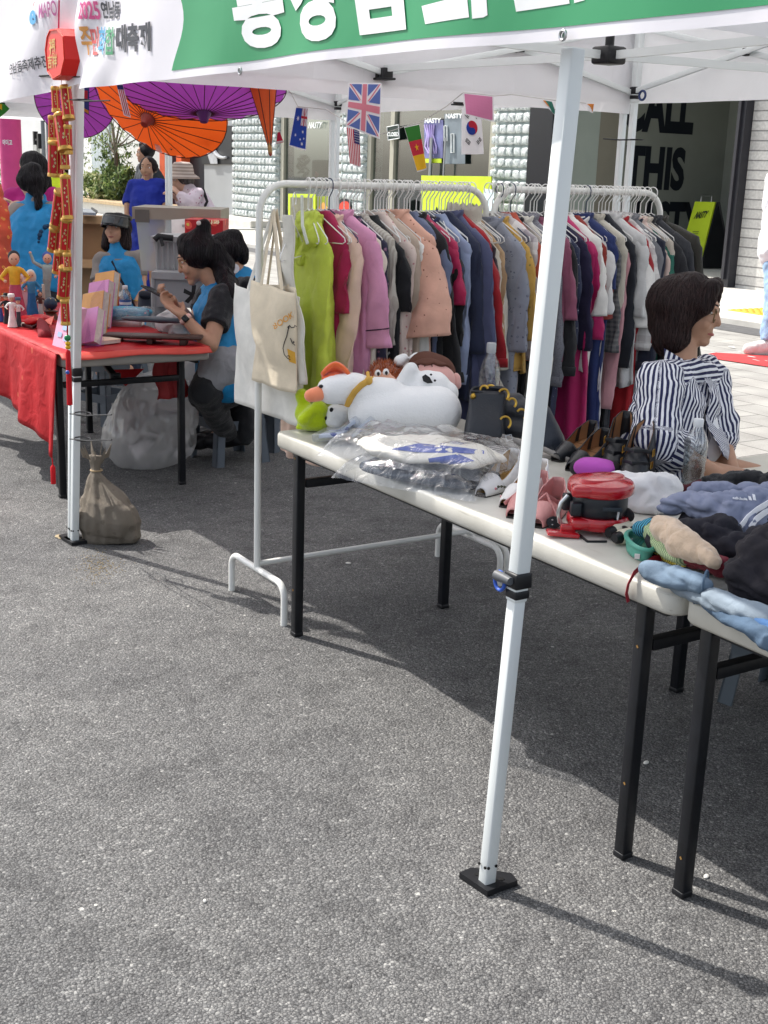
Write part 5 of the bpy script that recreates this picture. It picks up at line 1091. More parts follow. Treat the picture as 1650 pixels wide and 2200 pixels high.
# bottles
PET = clear('clear bottle plastic', (.92, .94, .95), 1.4, .06, 45, .6)
def bottle(lab, c, h, r_, cap, label=None, fill=.0):
    r = thing('water_bottle', lab, 'bottle', c); c = V3(c); k = h/.22
    pf = [(.001, .002), (r_*.8, 0), (r_, .008*k), (r_*.97, .02*k), (r_, .03*k), (r_*.94, .045*k), (r_, .055*k), (r_*.95, .075*k), (r_, .09*k), (r_*.97, .11*k), (r_, .13*k), (r_*.95, .15*k), (r_*.75, .172*k), (r_*.45, .19*k), (r_*.4, .2*k)]
    ob('bottle', MB().lathe(pf, c, n=20, caps=False), PET, r)
    ob('cap', MB().lathe([(r_*.42, .196*k), (r_*.44, .198*k), (r_*.44, .218*k), (r_*.40, .221*k), (.001, .221*k)], c, n=20), cap, r)
    if fill: ob('water', MB().lathe([(.001, .004), (r_*.93, .006), (r_*.93, fill*k), (.001, fill*k)], c, n=20), clear('water', (.78, .82, .84), .8, .04, 20, .5), r)
    if label: ob('wrapper', MB().lathe([(r_*1.01, .055*k), (r_*1.01, .115*k)], c, n=20, caps=False), label, r)
    return r
CAPW = M('white cap', '#e3e6ea', .4, .03); CAPG = M('grey white cap', '#b9bcc0', .4, .03)
bottle('empty water bottle with grey cap behind the black handbag', on(1016, 935, z=Z)+V3((.12, .08, 0)), .30, .038, CAPG)
bt = bottle('clear water bottle with white cap in front of the striped shirt', on(1487, 1043, z=Z), .20, .034, CAPW, fill=.125)
ln = MB(); bc = on(1485, 1042, z=Z)
for k in range(9): ln.box(bc+V3((-.034+.0*k, -.012+.003*k, .128)), (.001, .0012, .03))
ob('printed_code', ln, M('print grey', '#4a4c52', .7), bt, sm=False)
# handbags
LEA = M('black leather', '#22252c', .42, .15, 10, bump=.35, bs=90, bd=.003, spec=.5); LEG_ = M('grey leather', '#a29c96', .5, .1, 10, bump=.3, bs=90, bd=.003)
db_ = dep(on(1035, 965, z=Z))
hb = thing('handbag', 'tall black leather handbag beside the goose', 'handbag', on(1035, 968, z=Z), 'black handbags on the table')
c = on(1022, 968, z=Z)+V3((.06, .03, 0))
def bagbody(u, v):
    t = 2*math.pi*v; k = u; w_, d_ = .06*(1-.10*k), .085*(1-.5*k); cs, sn = math.cos(t), math.sin(t)
    return c+rotz(-.75) @ V3((w_*math.copysign(abs(cs)**.35, cs), d_*math.copysign(abs(sn)**.35, sn)-.02*math.sin(5*k)*abs(sn), .0+.19*k-.012*abs(cs)*0))
ob('body', MB().grid(bagbody, 18, 44, False, True).wob(.013, 9, 5), LEA, hb, ang=0, solid=.004)
ob('seam', MB().tube([bagbody(i/10, .47)+(bagbody(i/10, .47)-c-V3((0, 0, .12)))*.02 for i in range(11)], .003, 6).tube([bagbody(.985, i/24) for i in range(24)], .004, 6, True), LEA, hb)
ob('stud', MB().ell(bagbody(.9, .66), (.009, .009, .009)).tube([bagbody(.9, .66)+V3((.0, 0, 0))+V3((-.01*math.cos(a), 0, .01*math.sin(a))) for a in [k*.7 for k in range(9)]], .002, 5, True), GOLD, hb)
ob('handle_ring', MB().tube([far(1040+8*math.cos(a), 838-9*math.sin(a), db_+.02) for a in [.3+k*.32 for k in range(10)]], .0045, 6).tube([far(1054+9*math.cos(a), 836-8*math.sin(a), db_+.04) for a in [.2+k*.32 for k in range(9)]], .0045, 6), GOLD, hb)
hb2 = thing('handbag', 'slouchy black handbag with gold rings half hidden by tent leg', 'handbag', on(1100, 960, z=Z)+V3((.1, .05, 0)), 'black handbags on the table')
d2 = db_+.05
ob('body', skin(caps([((1078, 880, 22), (1130, 885, 28)), ((1085, 920, 24), (1140, 930, 30)), ((1065, 860, 12), (1110, 855, 14)), ((1100, 950, 14), (1180, 955, 22))], d2), .008, 4, wob=[(.008, 14, 3)]), LEA, hb2, ang=0)
rg_ = MB()
for cx, cy, rx in ((1082, 848, 11), (1100, 866, 9), (1085, 908, 12), (1120, 890, 10)): rg_.tube([far(cx+rx*math.cos(a), cy+rx*1.1*math.sin(a), d2-.11) for a in [k*.3-2.6 for k in range(13)]], .004, 6)
ob('ring', rg_, GOLD, hb2)
hb3 = thing('handbag', 'dark slate handbag standing right of the near tent leg', 'handbag', on(1200, 975, z=Z)+V3((.08, .02, 0)), 'black handbags on the table')
ob('body', skin(caps([((1160, 890, 26), (1175, 950, 40)), ((1185, 925, 14), (1205, 965, 16))], d2+.02), .008, 4), M('slate leather', '#2f3540', .45, .12, 10, bump=.3, bs=90), hb3, ang=0)
gb = thing('grey_shoulder_bag', 'pale grey leather shoulder bag with buckle strap behind near tent leg', 'handbag', on(1120, 985, z=Z))
dgb = dep(on(1130, 985, z=Z))-.02
ob('body', skin(caps([((1090, 960, 12), (1150, 985, 14)), ((1150, 985, 14), (1215, 980, 10)), ((1082, 945, 9), (1120, 950, 8))], dgb+.03), .006, 3), LEG_, gb, ang=0)
ob('strap', MB().tube([far(x_, y_, dgb-.01) for x_, y_ in ((1078, 938), (1100, 944), (1130, 958), (1170, 966), (1210, 985), (1225, 990))], .009, 8, flat=.4), LEG_, gb)
ob('buckle', MB().tube([far(x_, y_, dgb-.03) for x_, y_ in ((1086, 936), (1098, 934), (1101, 944), (1089, 948))], .0025, 6, True), STEEL, gb)
# shoes
def shoe(lab, toe, heel, mat, lin, h_heel, kind='pump', w=.047, grp=None, toe_h=.040, extra=None):
    toe, heel = V3(toe), V3(heel); hv = heel-toe; hv.z = 0; hv.normalize(); LL = .24 if kind == 'pump' else .235; heel = toe+hv*LL
    r = thing('shoe', lab, 'shoe', (toe+heel)/2, grp); ax = heel-toe; ax.z = 0; L = ax.length; ax.normalize(); sd = V3((0, 0, 1)).cross(ax)
    base = min(toe.z, heel.z)
    def wid(k): return w*(math.sin(math.pi*min(1, .10+k*1.15)*.5)**.6*(1-.28*max(0, k-.35)) if k < .85 else .72*(1-((k-.85)/.15)**2*.45))
    def solez(k): return base+.004+h_heel*max(0, (k-.42)/.58)**1.3
    def topz(k): return (toe_h*(.55+.75*min(1, k*3)) if k < .33 else (.030+.034*((k-.33)/.67)**1.2)) if kind == 'pump' else (toe_h*(.62+1.6*(k/.58)**1.8) if k < .58 else .100+.028*min(1, (k-.58)/.25))
    def up(u, v):
        k = .005+.985*u; a = math.pi*(v); cs = math.cos(a); W2 = wid(k)
        p = toe+ax*(L*k); z0 = solez(k); hh = topz(k)
        open_ = k > .33 if kind == 'pump' else k > .45
        if open_: s_ = abs(v-.5)*2; zz = z0+hh*(1-s_)**.8 if False else z0+hh*min(1, (1-s_)*2.2); x_ = W2*math.copysign(1, cs)*min(1, .78+.5*s_) if abs(v-.5) > 1e-6 else 0
        else: zz = z0+hh*math.sin(a)**.7; x_ = W2*cs
        return V3((p.x, p.y, 0))+sd*x_+V3((0, 0, zz))
    def side(sg_):
        def f(u, v):
            k = .33+.665*u if kind == 'pump' else .58+.415*u; p = toe+ax*(L*k); z0 = solez(k); hh = topz(k); W2 = wid(k)*(1-.25*v*v)
            return V3((p.x, p.y, 0))+sd*(sg_*W2)+V3((0, 0, z0+hh*v))
        return f
    kf = .34 if kind == 'pump' else .588
    vm = MB(); vm.grid(lambda u, v: V3(((toe+ax*(L*(.004+(kf-.004)*u))).x, (toe+ax*(L*(.004+(kf-.004)*u))).y, 0))+sd*(wid(.004+(kf-.004)*u)*math.cos(math.pi*v))+V3((0, 0, solez(kf*u)+topz(kf*u)*math.sin(math.pi*v)**.75)), 12, 16)
    vm.grid(side(1), 16, 6); vm.grid(side(-1), 16, 6)
    vm.grid(lambda u, v: V3(((toe+ax*(L*.992)).x, (toe+ax*(L*.992)).y, 0))+ax*(.012*math.sin(math.pi*v))+sd*(wid(.99)*(1-.25*u*u)*math.cos(math.pi*v))+V3((0, 0, solez(1)+topz(1)*u)), 6, 9)
    ob('upper', vm, mat, r, solid=.003, ang=1.2)
    ob('insole', MB().grid(lambda u, v: V3(((toe+ax*(L*(.1+.88*u))).x, (toe+ax*(L*(.1+.88*u))).y, 0))+sd*(wid(.1+.88*u)*.94*(2*v-1))+V3((0, 0, solez(.1+.88*u)+.004)), 20, 5), lin, r, solid=.002)
    if kind != 'pump' or True: ob('lining', MB().grid(lambda u, v: side(1)(u, v)*.985+ (toe+ax*(L*(kf+(1-kf)*u)))*.015 if False else side(1)(u, v)-sd*.003, 14, 5).grid(lambda u, v: side(-1)(u, v)+sd*.003, 14, 5), lin, r)
    so = MB().grid(lambda u, v: V3(((toe+ax*(L*(.002+.996*u))).x, (toe+ax*(L*(.002+.996*u))).y, 0))+sd*(wid(.002+.996*u)*1.03*(2*v-1))+V3((0, 0, solez(u)-.002)), 22, 5)
    ob('sole', so, M('dark sole', '#26221f', .7), r, solid=.005)
    if h_heel > .01: ob('heel', MB().prism([V3(((toe+ax*(L*k)).x, (toe+ax*(L*k)).y, base))+sd*(s_*w*.55) for k, s_ in ((.80, -1), (.80, 1), (.97, .8), (.97, -.8))], (0, 0, h_heel*.9)), M('dark sole', '#26221f', .7), r, sm=False)
    if extra: extra(r, toe, ax, sd, L, solez, topz, wid)
    return r
WLE = M('white leather', '#e6e4e2', .4, .03, bump=.15, bs=60); TAN = M('tan insole', '#c59a52', .6, .12, 12); TAN2 = M('brown insole', '#a87b56', .6, .12, 12)
def embroid(r, toe, ax, sd, L, solez, topz, wid):
    for sgn in (1, -1):
        e = MB(); pk = MB()
        for k_, dz in ((.16, .016), (.21, .02), (.27, .018), (.33, .014)):
            p = toe+ax*(L*k_); p = V3((p.x, p.y, 0))+sd*(sgn*wid(k_)*1.0)+V3((0, 0, solez(k_)+dz))
            (e if k_ > .18 else pk).ell(p, (.004, .004, .004), None, 6, 4); e.box(p+ax*.006, (.003, .008, .003), eul(.4, .3, .6))
        ob('embroidery', e, M('olive thread', '#5a5a48', .8), r); ob('flower', pk, M('rose thread', '#d58f94', .8), r)
z3 = lambda p, h=0: V3((p.x, p.y, Z+h))
shoe('white embroidered court shoe, left of the near tent leg', z3(on(1032, 1068, z=Z)), z3(on(1150, 985, z=Z+.03)), WLE, TAN, .025, grp='pair of white court shoes', extra=embroid)
shoe('white embroidered court shoe, right one nearer red grill', z3(on(1083, 1092, z=Z)), z3(on(1200, 1015, z=Z+.03)), WLE, TAN, .025, grp='pair of white court shoes', extra=embroid)
BLE = M('black shoe leather', '#1d1f24', .35, .12, bump=.2, bs=80)
shoe('black court shoe with tan lining, farther of the two', z3(on(1180, 1000, z=Z))+V3((.05, .03, 0)), z3(on(1288, 965, z=Z))+V3((.08, .05, 0)), BLE, TAN2, .03, grp='pair of black court shoes')
shoe('black court shoe with tan lining behind the pink pouch', z3(on(1222, 1020, z=Z))+V3((.03, .03, 0)), z3(on(1330, 975, z=Z))+V3((.08, .05, 0)), BLE, TAN2, .03, grp='pair of black court shoes')
PKL = M('dusty pink leather', '#c98d8a', .45, .05, bump=.15, bs=60)
def straps(r, toe, ax, sd, L, solez, topz, wid):
    k_ = .42; p = toe+ax*(L*k_); p = V3((p.x, p.y, solez(k_)))
    for s0, s1 in ((-.05, .05), (.05, -.05)):
        ob('strap', MB().tube([p+ax*s0+sd*(wid(k_))+V3((0, 0, .02)), p+V3((0, 0, .062)), p+ax*s1-sd*(wid(k_))+V3((0, 0, .02))], .006, 6, flat=.4), PKL, r)
shoe('dusty pink strappy flat, half behind the near tent leg', z3(on(1100, 1115, z=Z)), z3(on(1190, 1050, z=Z)), PKL, PKL, .012, grp='pair of dusty pink flats', extra=straps)
shoe('dusty pink strappy flat touching the red grill', z3(on(1152, 1135, z=Z)), z3(on(1215, 1065, z=Z)), PKL, PKL, .012, grp='pair of dusty pink flats', extra=straps)
def buckles(r, toe, ax, sd, L, solez, topz, wid):
    for kk, zz in ((.60, .05), (.64, .082)):
        p = toe+ax*(L*kk); p = V3((p.x, p.y, solez(kk)+zz))-sd*(wid(kk)*.98)
        p2_ = toe+ax*(L*kk); p2_ = V3((p2_.x, p2_.y, solez(kk)+zz))
        for s_ in (1, -1):
            c_ = p2_+sd*(s_*wid(kk)*.95)
            b = ob('buckle', MB().tube([c_+ax*a_+V3((0, 0, z_))+sd*(s_*.004) for a_, z_ in ((-.009, -.010), (.009, -.010), (.009, .010), (-.009, .010))], .0018, 6, True), GOLD, r)
        ob('strap', MB().tube([p2_+sd*(wid(kk)*.97), p2_+sd*(wid(kk)*.7)-ax*.03+V3((0, 0, .008)), p2_-ax*.052+V3((0, 0, .01)), p2_-sd*(wid(kk)*.7)-ax*.03+V3((0, 0, .008)), p2_-sd*(wid(kk)*.97)], .007, 6, flat=.35), BLE, r)
shoe('black ankle boot behind, partly hidden by its pair', z3(on(1290, 1040, z=Z))+V3((.02, .0, 0)), z3(on(1355, 980, z=Z))+V3((.04, .02, 0)), BLE, TAN2, .045, 'boot', .046, 'pair of black buckled ankle boots', .045, buckles)
shoe('black ankle boot with gold buckles, nearer the water bottle', z3(on(1335, 1062, z=Z)), z3(on(1412, 1000, z=Z))+V3((.01, 0, 0)), BLE, TAN2, .045, 'boot', .048, 'pair of black buckled ankle boots', .045, buckles)
# purple pouch
pp = thing('pouch', 'bright purple pouch with black zip rim behind the red grill', 'pouch', on(1275, 1040, z=Z))
c = on(1275, 1040, z=Z)+V3((.03, .03, .035)); ob('body', slab(c, (.15, .09, .07), rotz(-.95), amp=.004), M('black pouch', '#1c1720', .6), pp, ang=0); ob('panel', slab(c+V3((-.012, -.012, .008)), (.125, .085, .058), rotz(-.95), amp=.003), M('purple cloth', '#b94fb5', .7, .06), pp, ang=0)
# red contact grill
RED = M('glossy red plastic', '#b5101f', .22, .05, spec=.6, coat=.5); DKP = M('dark grey plastic', '#20242b', .35, .1)
gr = thing('red_grill', 'round red electric waffle maker standing on its edge', 'appliance', on(1262, 1158, z=Z))
cg = on(1266, 1150, z=Z)+V3((.055, .03, 0)); cg.z = Z; rg3 = rotz(-.55)
def disc(z0, z1, r0, name, mat, bul=0, par=gr, nose=True):
    pr = [(.001, z0), (r0*.93, z0), (r0, z0+.008), (r0*1.0, z1-.010), (r0*.95, z1), (r0*.6, z1+bul*.8), (.001, z1+bul)] if bul >= 0 else [(.001, z0+bul), (r0*.6, z0+bul*.8), (r0*.92, z0), (r0, z0+.01), (r0, z1-.008), (r0*.93, z1), (.001, z1)]
    mb = MB().lathe(pr, cg, n=40)
    if nose: mb.box(cg+rg3 @ V3((-r0*.55, -r0*.62, (z0+z1)/2)), (r0*.9, r0*.55, (z1-z0)*.96), rg3, bev=.012)
    return ob(name, mb, mat, par)
disc(.135, .178, .088, 'lid', RED, .012); disc(.02, .062, .084, 'base', RED, 0); disc(.062, .136, .074, 'plates', DKP, 0, nose=False)
ob('lid_panel', MB().lathe([(.075, .179), (.07, .1915), (.04, .1945), (.001, .195)], cg, n=36, sx=1.0, sy=.62), M('red lid gloss', '#c01a22', .15, .04, coat=.8), gr)
hp = [cg+rg3 @ V3(p) for p in ((-.095, -.055, .14), (-.112, -.06, .115), (-.118, -.06, .08), (-.112, -.055, .045), (-.095, -.05, .03))]
ob('handle', MB().tube(hp, .006, 10), STEEL, gr)
ob('hinge', MB().box(cg+rg3 @ V3((-.07, -.045, .09)), (.03, .03, .05), rg3, bev=.006).box(cg+rg3 @ V3((-.085, .01, .095)), (.025, .025, .06), rg3, bev=.006), DKP, gr)
ob('rating_plate', MB().box(cg+rg3 @ V3((.02, -.0735, .10)), (.05, .004, .014), rg3, bev=.001), M('dark plate', '#2b333b', .5), gr)
ob('foot', MB().box(cg+rg3 @ V3((-.105, -.075, .012)), (.085, .04, .014), rg3 @ eul(0, .1, 0), bev=.004).box(cg+rg3 @ V3((-.09, -.06, .026)), (.04, .02, .03), rg3, bev=.005), RED, gr)
gr.scale = (.96, .96, .74)
pgc = on(1186, 1134, z=Z)+V3((0, 0, .022)); pg_ = ob('plug', MB().lathe([(.001, -.02), (.017, -.018), (.02, -.002), (.02, .008), (.001, .009)], pgc, (-.45, -.75, .3), 20), BLACKP, gr)
ax_ = V3((-.45, -.75, .3)).normalized(); a_, b_, _ = frame(ax_)
pn = MB()
for x_, y_ in ((.009, 0), (-.006, .008), (-.006, -.008)): pn.lathe([(.0022, .008), (.0022, .016), (.001, .017)], pgc+a_*x_+b_*y_, ax_, 8)
ob('pin', pn, STEEL, pg_); ob('cord', MB().tube([pgc-ax_*.018, on(1205, 1138, z=Z)+V3((.02, .02, .01)), on(1228, 1142, z=Z)+V3((0, 0, .01)), on(1262, 1166, z=Z)+V3((0, 0, .004)), on(1305, 1166, z=Z)+V3((0, 0, .004))], .0038, 8), BLACKP, gr)
# white cap
wc = thing('sun_cap', 'white cotton cap with black strap slider lying beside the grill', 'cap', on(1370, 1120, z=Z))
cc = on(1378, 1105, z=Z)+V3((.03, .04, 0)); cm = skin([(cc+V3((-.03, .03, .05)), .055, cc+V3((.05, -.03, .05)), .058), (cc+V3((-.02, .02, .03)), .06, cc+V3((.04, -.05, .03)), .05)], .008, 3, wob=[(.024, 12, 2), (.010, 30, 4), (.004, 60, 1)])
for p in cm.v: p.z = max(p.z, Z+.002)
ob('crown', cm, M('white cotton', '#e2e1e1', .85, .03, bump=.4, bs=30, bd=.008), wc, ang=0)
sp_ = [on(1340, 1065, z=Z+.08), on(1328, 1105, z=Z+.06), on(1325, 1125, z=Z+.035), on(1350, 1142, z=Z+.012), on(1385, 1150, z=Z+.008)]
ob('strap', MB().tube(sp_, .012, 8, flat=.25), M('white cotton', '#e2e1e1'), wc); ob('slider', MB().tube([on(a, b, z=Z+.045) for a, b in ((1320, 1108), (1333, 1104), (1334, 1116), (1322, 1119))], .003, 6, True), BLACKP, wc)
ob('opening', MB().ell(on(1342, 1106, z=Z+.045), (.02, .03, .02)), M('cap inside', '#1f1c1e', .9), wc)
# opera glasses
og = thing('opera_glasses', 'small cream opera glasses with black eyepieces at the table edge', 'binoculars', on(1330, 1165, z=Z))
ad = (on(1375, 1150, z=Z)-on(1300, 1166, z=Z)).normalized()
for k, (px, py) in enumerate(((1308, 1160), (1322, 1172))):
    c = on(px, py, z=Z)+V3((0, 0, .019)); ob('barrel', MB().lathe([(.015, .012), (.019, .018), (.020, .07), (.017, .075), (.001, .075)], c, ad, 20), M('cream enamel', '#d9d3bd', .35), og); ob('eyepiece', MB().lathe([(.001, -.006), (.011, -.006), (.014, 0), (.016, .016), (.001, .016)], c, ad, 20), BLACKP, og)
ob('bridge', MB().beam(on(1312, 1162, z=Z)+V3((0, 0, .02))+ad*.04, on(1328, 1172, z=Z)+V3((0, 0, .02))+ad*.04, .014, .03, bev=.004), BLACKP, og)
# diving mask
dmk = thing('diving_mask', 'mint green rubber diving mask with white price tag', 'diving mask', on(1375, 1185, z=Z)); MINT = M('mint rubber', '#4f9c8a', .45, .06)
rim = [on(1376+30*math.cos(a)+6*math.sin(a), 1162+19*math.sin(a)+8*math.cos(a), z=Z+.035) for a in [k*math.pi/14 for k in range(28)]]
ob('rim', MB().tube(rim, .006, 8, True), MINT, dmk); ob('skirt', MB().grid(lambda u, v: (lambda p: V3((p.x-.008*u, p.y-.004*u, Z+.035-.03*u)))(rim[int(round(v*27.99)) % 28]+(on(1380, 1170, z=Z+.02)-rim[int(round(v*27.99)) % 28])*.18*u), 5, 28, False, True), MINT, dmk, solid=.004)
ob('lens', MB().poly([p+V3((0, 0, -.006)) for p in rim]), clear('mask lens', (.8, .82, .8), .4, .05, 10, 0), dmk, sm=False)
ob('price_tag', MB().box(on(1369, 1194, z=Z+.016)+V3((-.004, -.004, 0)), (.012, .004, .012), rotz(-.7)), M('paper white', '#e8e8e6', .7), dmk, sm=False)
# clothing pile
def cloth(name, lab, cat, c, size, rz, mat, seed=0, tilt=(0, 0), amp=.008, sc2=14, grp=None):
    r = thing(name, lab, cat, c); o = slab(V3(c), size, eul(tilt[0], tilt[1], rz), amp=amp, sc_=sc2, seed=seed)
    for p in o.v: p.z = max(p.z, Z+.003)
    ob('cloth', o, mat, r, ang=0)
    if grp: r['group'] = grp
    return r, o
DEN = lambda n, c: M(n, c, .85, .22, 9, bump=.5, bs=30, bd=.008, weave=.3)
D1, D2, D3 = DEN('light denim', '#6d8093'), DEN('pale denim', '#8794a0'), DEN('mid denim', '#4d6278')
def rollpx(name, lab, cat, pts, hgt, mat, rpx, seed, vox=.007, wobs=None, grp=None, ends=None):
    cps = []
    P = [on(a, b, z=Z+h) for (a, b), h in zip(pts, hgt)]
    for (p, q_), (r0, r1) in zip(zip(P, P[1:]), zip(rpx, rpx[1:])): cps.append((p, r0, q_, r1))
    r = thing(name, lab, cat, (P[0]+P[-1])/2, grp); mb = skin(cps, vox*.8, 2, wob=wobs or [(.008, 11, seed), (.003, 40, seed+2)]); zm = Z+.02
    crease(mb, .006, (9, 9, 16), seed, 6)
    for i_, p_ in enumerate(mb.v): mb.v[i_] = V3((p_.x+(p_.x-P[0].x)*.0, p_.y, Z+(p_.z-Z)*.82))
    for p in mb.v: p.z = max(p.z, Z+.002) if p.x > 1.93 else p.z
    ob('cloth', mb, mat, r, ang=0); return r, mb, P
r, mb, P = rollpx('folded_jeans', 'light blue folded jeans on top of the jeans stack', 'jeans', [(1400, 1218), (1450, 1228), (1505, 1247)], (.05, .055, .055), D1, (.026, .030, .026), 3, grp='folded jeans at the table corner')
ob('hem', MB().tube([P[2]+V3((.002, -.012, .024*math.sin(a)))+V3((.02*math.cos(a), .012*math.cos(a), 0)) for a in [k*.4488 for k in range(14)]], .003, 5, True), D3, r)
r, mb, P = rollpx('folded_jeans', 'pale washed folded jeans, middle of the jeans stack', 'jeans', [(1455, 1252), (1530, 1280), (1600, 1310), (1660, 1330)], (.025, .03, .03, .03), D2, (.022, .03, .032, .032), 5, grp='folded jeans at the table corner')
ob('fringe', slab(on(1575, 1310, z=Z+.01), (.09, .05, .03), rotz(-.6), amp=.012, seed=5), D2, r, ang=0)
r, mb, P = rollpx('folded_jeans', 'mid blue folded jeans lying lowest on second table', 'jeans', [(1500, 1290), (1560, 1320), (1610, 1345), (1665, 1380)], (.004, .006, .008, .008), D3, (.018, .022, .026, .024), 8, grp='folded jeans at the table corner')
rollpx('folded_jeans', 'dark blue cuffed jeans leg at the right edge under the black top', 'jeans', [(1605, 1310), (1630, 1335), (1670, 1355)], (.02, .02, .02), DEN('dark denim', '#3f6390'), (.02, .022, .022), 9, grp='folded jeans at the table corner')
BKC = M('black brown cloth', '#242127', .85, .15, 10, bump=.5, bs=22, bd=.012); NV2 = M('ink cloth pile', '#1b1a24', .85, .12, 10, bump=.5, bs=22)
def pile(name, lab, cat, caps_, mat, seed, vox=.009, wobs=None):
    cps = [(on(a[0], a[1], z=Z+a[2]), a[3], on(b[0], b[1], z=Z+b[2]), b[3]) for a, b in caps_]
    r = thing(name, lab, cat, cps[0][0]); mb = skin(cps, vox*.8, 2, wob=wobs or [(.010, 13, seed), (.003, 40, seed+5)]); crease(mb, .014 if vox > .0065 else .006, (12, 12, 20), seed)
    for p in mb.v: p.z = max(p.z, Z+.002)
    ob('cloth', mb, mat, r, ang=0); return r, mb
pile('clothing_heap', 'black garment heaped over jeans at right edge of the table', 'clothing', [((1600, 1235, .07, .05), (1660, 1215, .09, .07)), ((1590, 1255, .05, .035), (1665, 1260, .06, .05)), ((1620, 1190, .11, .04), (1665, 1170, .13, .05))], BKC, 4)
pile('dark_clothes', 'dark clothes bundled under the grey jersey', 'clothing', [((1430, 1165, .04, .045), (1540, 1160, .07, .06)), ((1500, 1130, .06, .05), (1640, 1120, .09, .06)), ((1370, 1148, .02, .025), (1430, 1140, .04, .04)), ((1560, 1190, .05, .05), (1640, 1190, .07, .06))], NV2, 6)
BEI = M('beige fleece', '#cdb49a', .95, .08, 30, bump=.6, bs=110, bd=.004, sheen=.4)
pile('beige_fleece', 'beige fleece roll lying across the clothes pile', 'clothing', [((1428, 1135, .085, .034), (1470, 1165, .085, .036)), ((1470, 1165, .085, .036), (1535, 1205, .075, .02))], BEI, 7, .006)
KS = attr = None
def knit(n, ca, cb, per): return M(n, ca, .9, .05, 20, bump=.5, bs=70, bd=.004, pat=p_stripe(cb, per, 1, .45))
pile('striped_knit', 'pale green striped knit with yellow tips by the diving mask', 'clothing', [((1398, 1145, .045, .024), (1440, 1175, .05, .028)), ((1440, 1175, .05, .028), (1465, 1195, .045, .022))], knit('green stripe knit', '#b9c79a', '#6f8a6a', .007), 9, .006)
pile('blue_knit', 'blue and black striped knit cuff under the beige fleece', 'clothing', [((1378, 1138, .05, .02), (1405, 1140, .055, .024))], knit('blue stripe knit', '#4fa3c0', '#15202c', .007), 10, .006)
pile('yellow_knit', 'yellow and black striped knit hem hanging over jeans', 'clothing', [((1415, 1168, .03, .018), (1425, 1178, .03, .02)), ((1440, 1192, .025, .018), (1460, 1200, .03, .02))], knit('yellow stripe knit', '#e2cf55', '#1d1d1a', .007), 11, .006)
pile('maroon_lace', 'maroon lace camisole squashed in the clothes pile', 'clothing', [((1480, 1195, .045, .022), (1545, 1215, .05, .026))], M('maroon lace', '#6d1226', .6, .2, 30, bump=.7, bs=80, bd=.004), 12, .006)
pile('maroon_scarf', 'dark maroon scarf end showing behind the grey jersey', 'clothing', [((1410, 1060, .01, .016), (1480, 1050, .02, .018)), ((1480, 1050, .02, .018), (1560, 1035, .03, .02))], M('maroon knit', '#4a1a22', .9, .2, 20, bump=.6, bs=60), 13, .006)
pile('black_cardigan', 'black cardigan behind the grey jersey at the pile top', 'clothing', [((1520, 1040, .05, .03), (1600, 1030, .06, .035)), ((1600, 1030, .06, .035), (1665, 1045, .06, .035))], BLK_, 14)
pile('coral_label', 'small coral cloth corner beside the water bottle', 'cloth', [((1512, 1040, .035, .01), (1535, 1038, .035, .008))], M('coral cloth', '#ec6a4e', .8), 15, .005)
JG = M('blue grey jersey', '#8188a0', .7, .05, 6, bump=.3, bs=20, bd=.008)
r, jm = pile('grey_jersey', 'blue grey sports jersey with white stripes topping the pile', 'clothing', [((1430, 1085, .10, .022), (1500, 1080, .12, .04)), ((1500, 1080, .12, .04), (1580, 1095, .125, .048)), ((1580, 1095, .125, .048), (1665, 1085, .13, .045)), ((1500, 1060, .10, .03), (1650, 1060, .11, .035)), ((1560, 1120, .105, .025), (1610, 1125, .105, .02))], JG, 17, .008, [(.008, 9, 3), (.003, 30, 4)])
sj = stick(jm); J = lambda a, b: sj(on(a, b, z=Z+.13), los(on(a, b, z=Z+.13)), .003)
STW = M('white stripe print', '#e9e9ee', .6)
for pts in ([(1592, 1130), (1606, 1112), (1628, 1094), (1652, 1080)], [(1612, 1134), (1624, 1116), (1642, 1102), (1660, 1094)]): ob('stripe', MB().tube([J(*p) for p in pts], .009, 6, flat=.25), STW, r)
lgm = MB()
for a, w_, h in ((1600, 7, 5), (1609, 7, 9), (1618, 7, 13)): lgm.poly([J(a, 1074), J(a+w_, 1075.5), J(a+w_-3, 1075.5-h), J(a-2, 1074-h)])
ob('logo', lgm, STW, r, sm=False)
ob('lettering', write('adidas', lambda u, v: J(1574+26*u, 1073-1+3*u-6*v), .03), STW, r, sm=False)
# red ribbon over the table edge
rb = thing('red_ribbon', 'dark red ribbon hanging over the front table edge', 'ribbon', on(1350, 1290, x=1.925))
ob('ribbon', MB().tube([on(1425, 1198, z=Z+.012), on(1405, 1200, z=Z+.014), on(1380, 1215, z=Z+.012), on(1362, 1232, x=1.925), on(1350, 1255, x=1.915), on(1346, 1275, x=1.917), on(1350, 1293, x=1.92)], .0075, 8, flat=.3), M('dark red ribbon', '#8a1228', .6), rb)

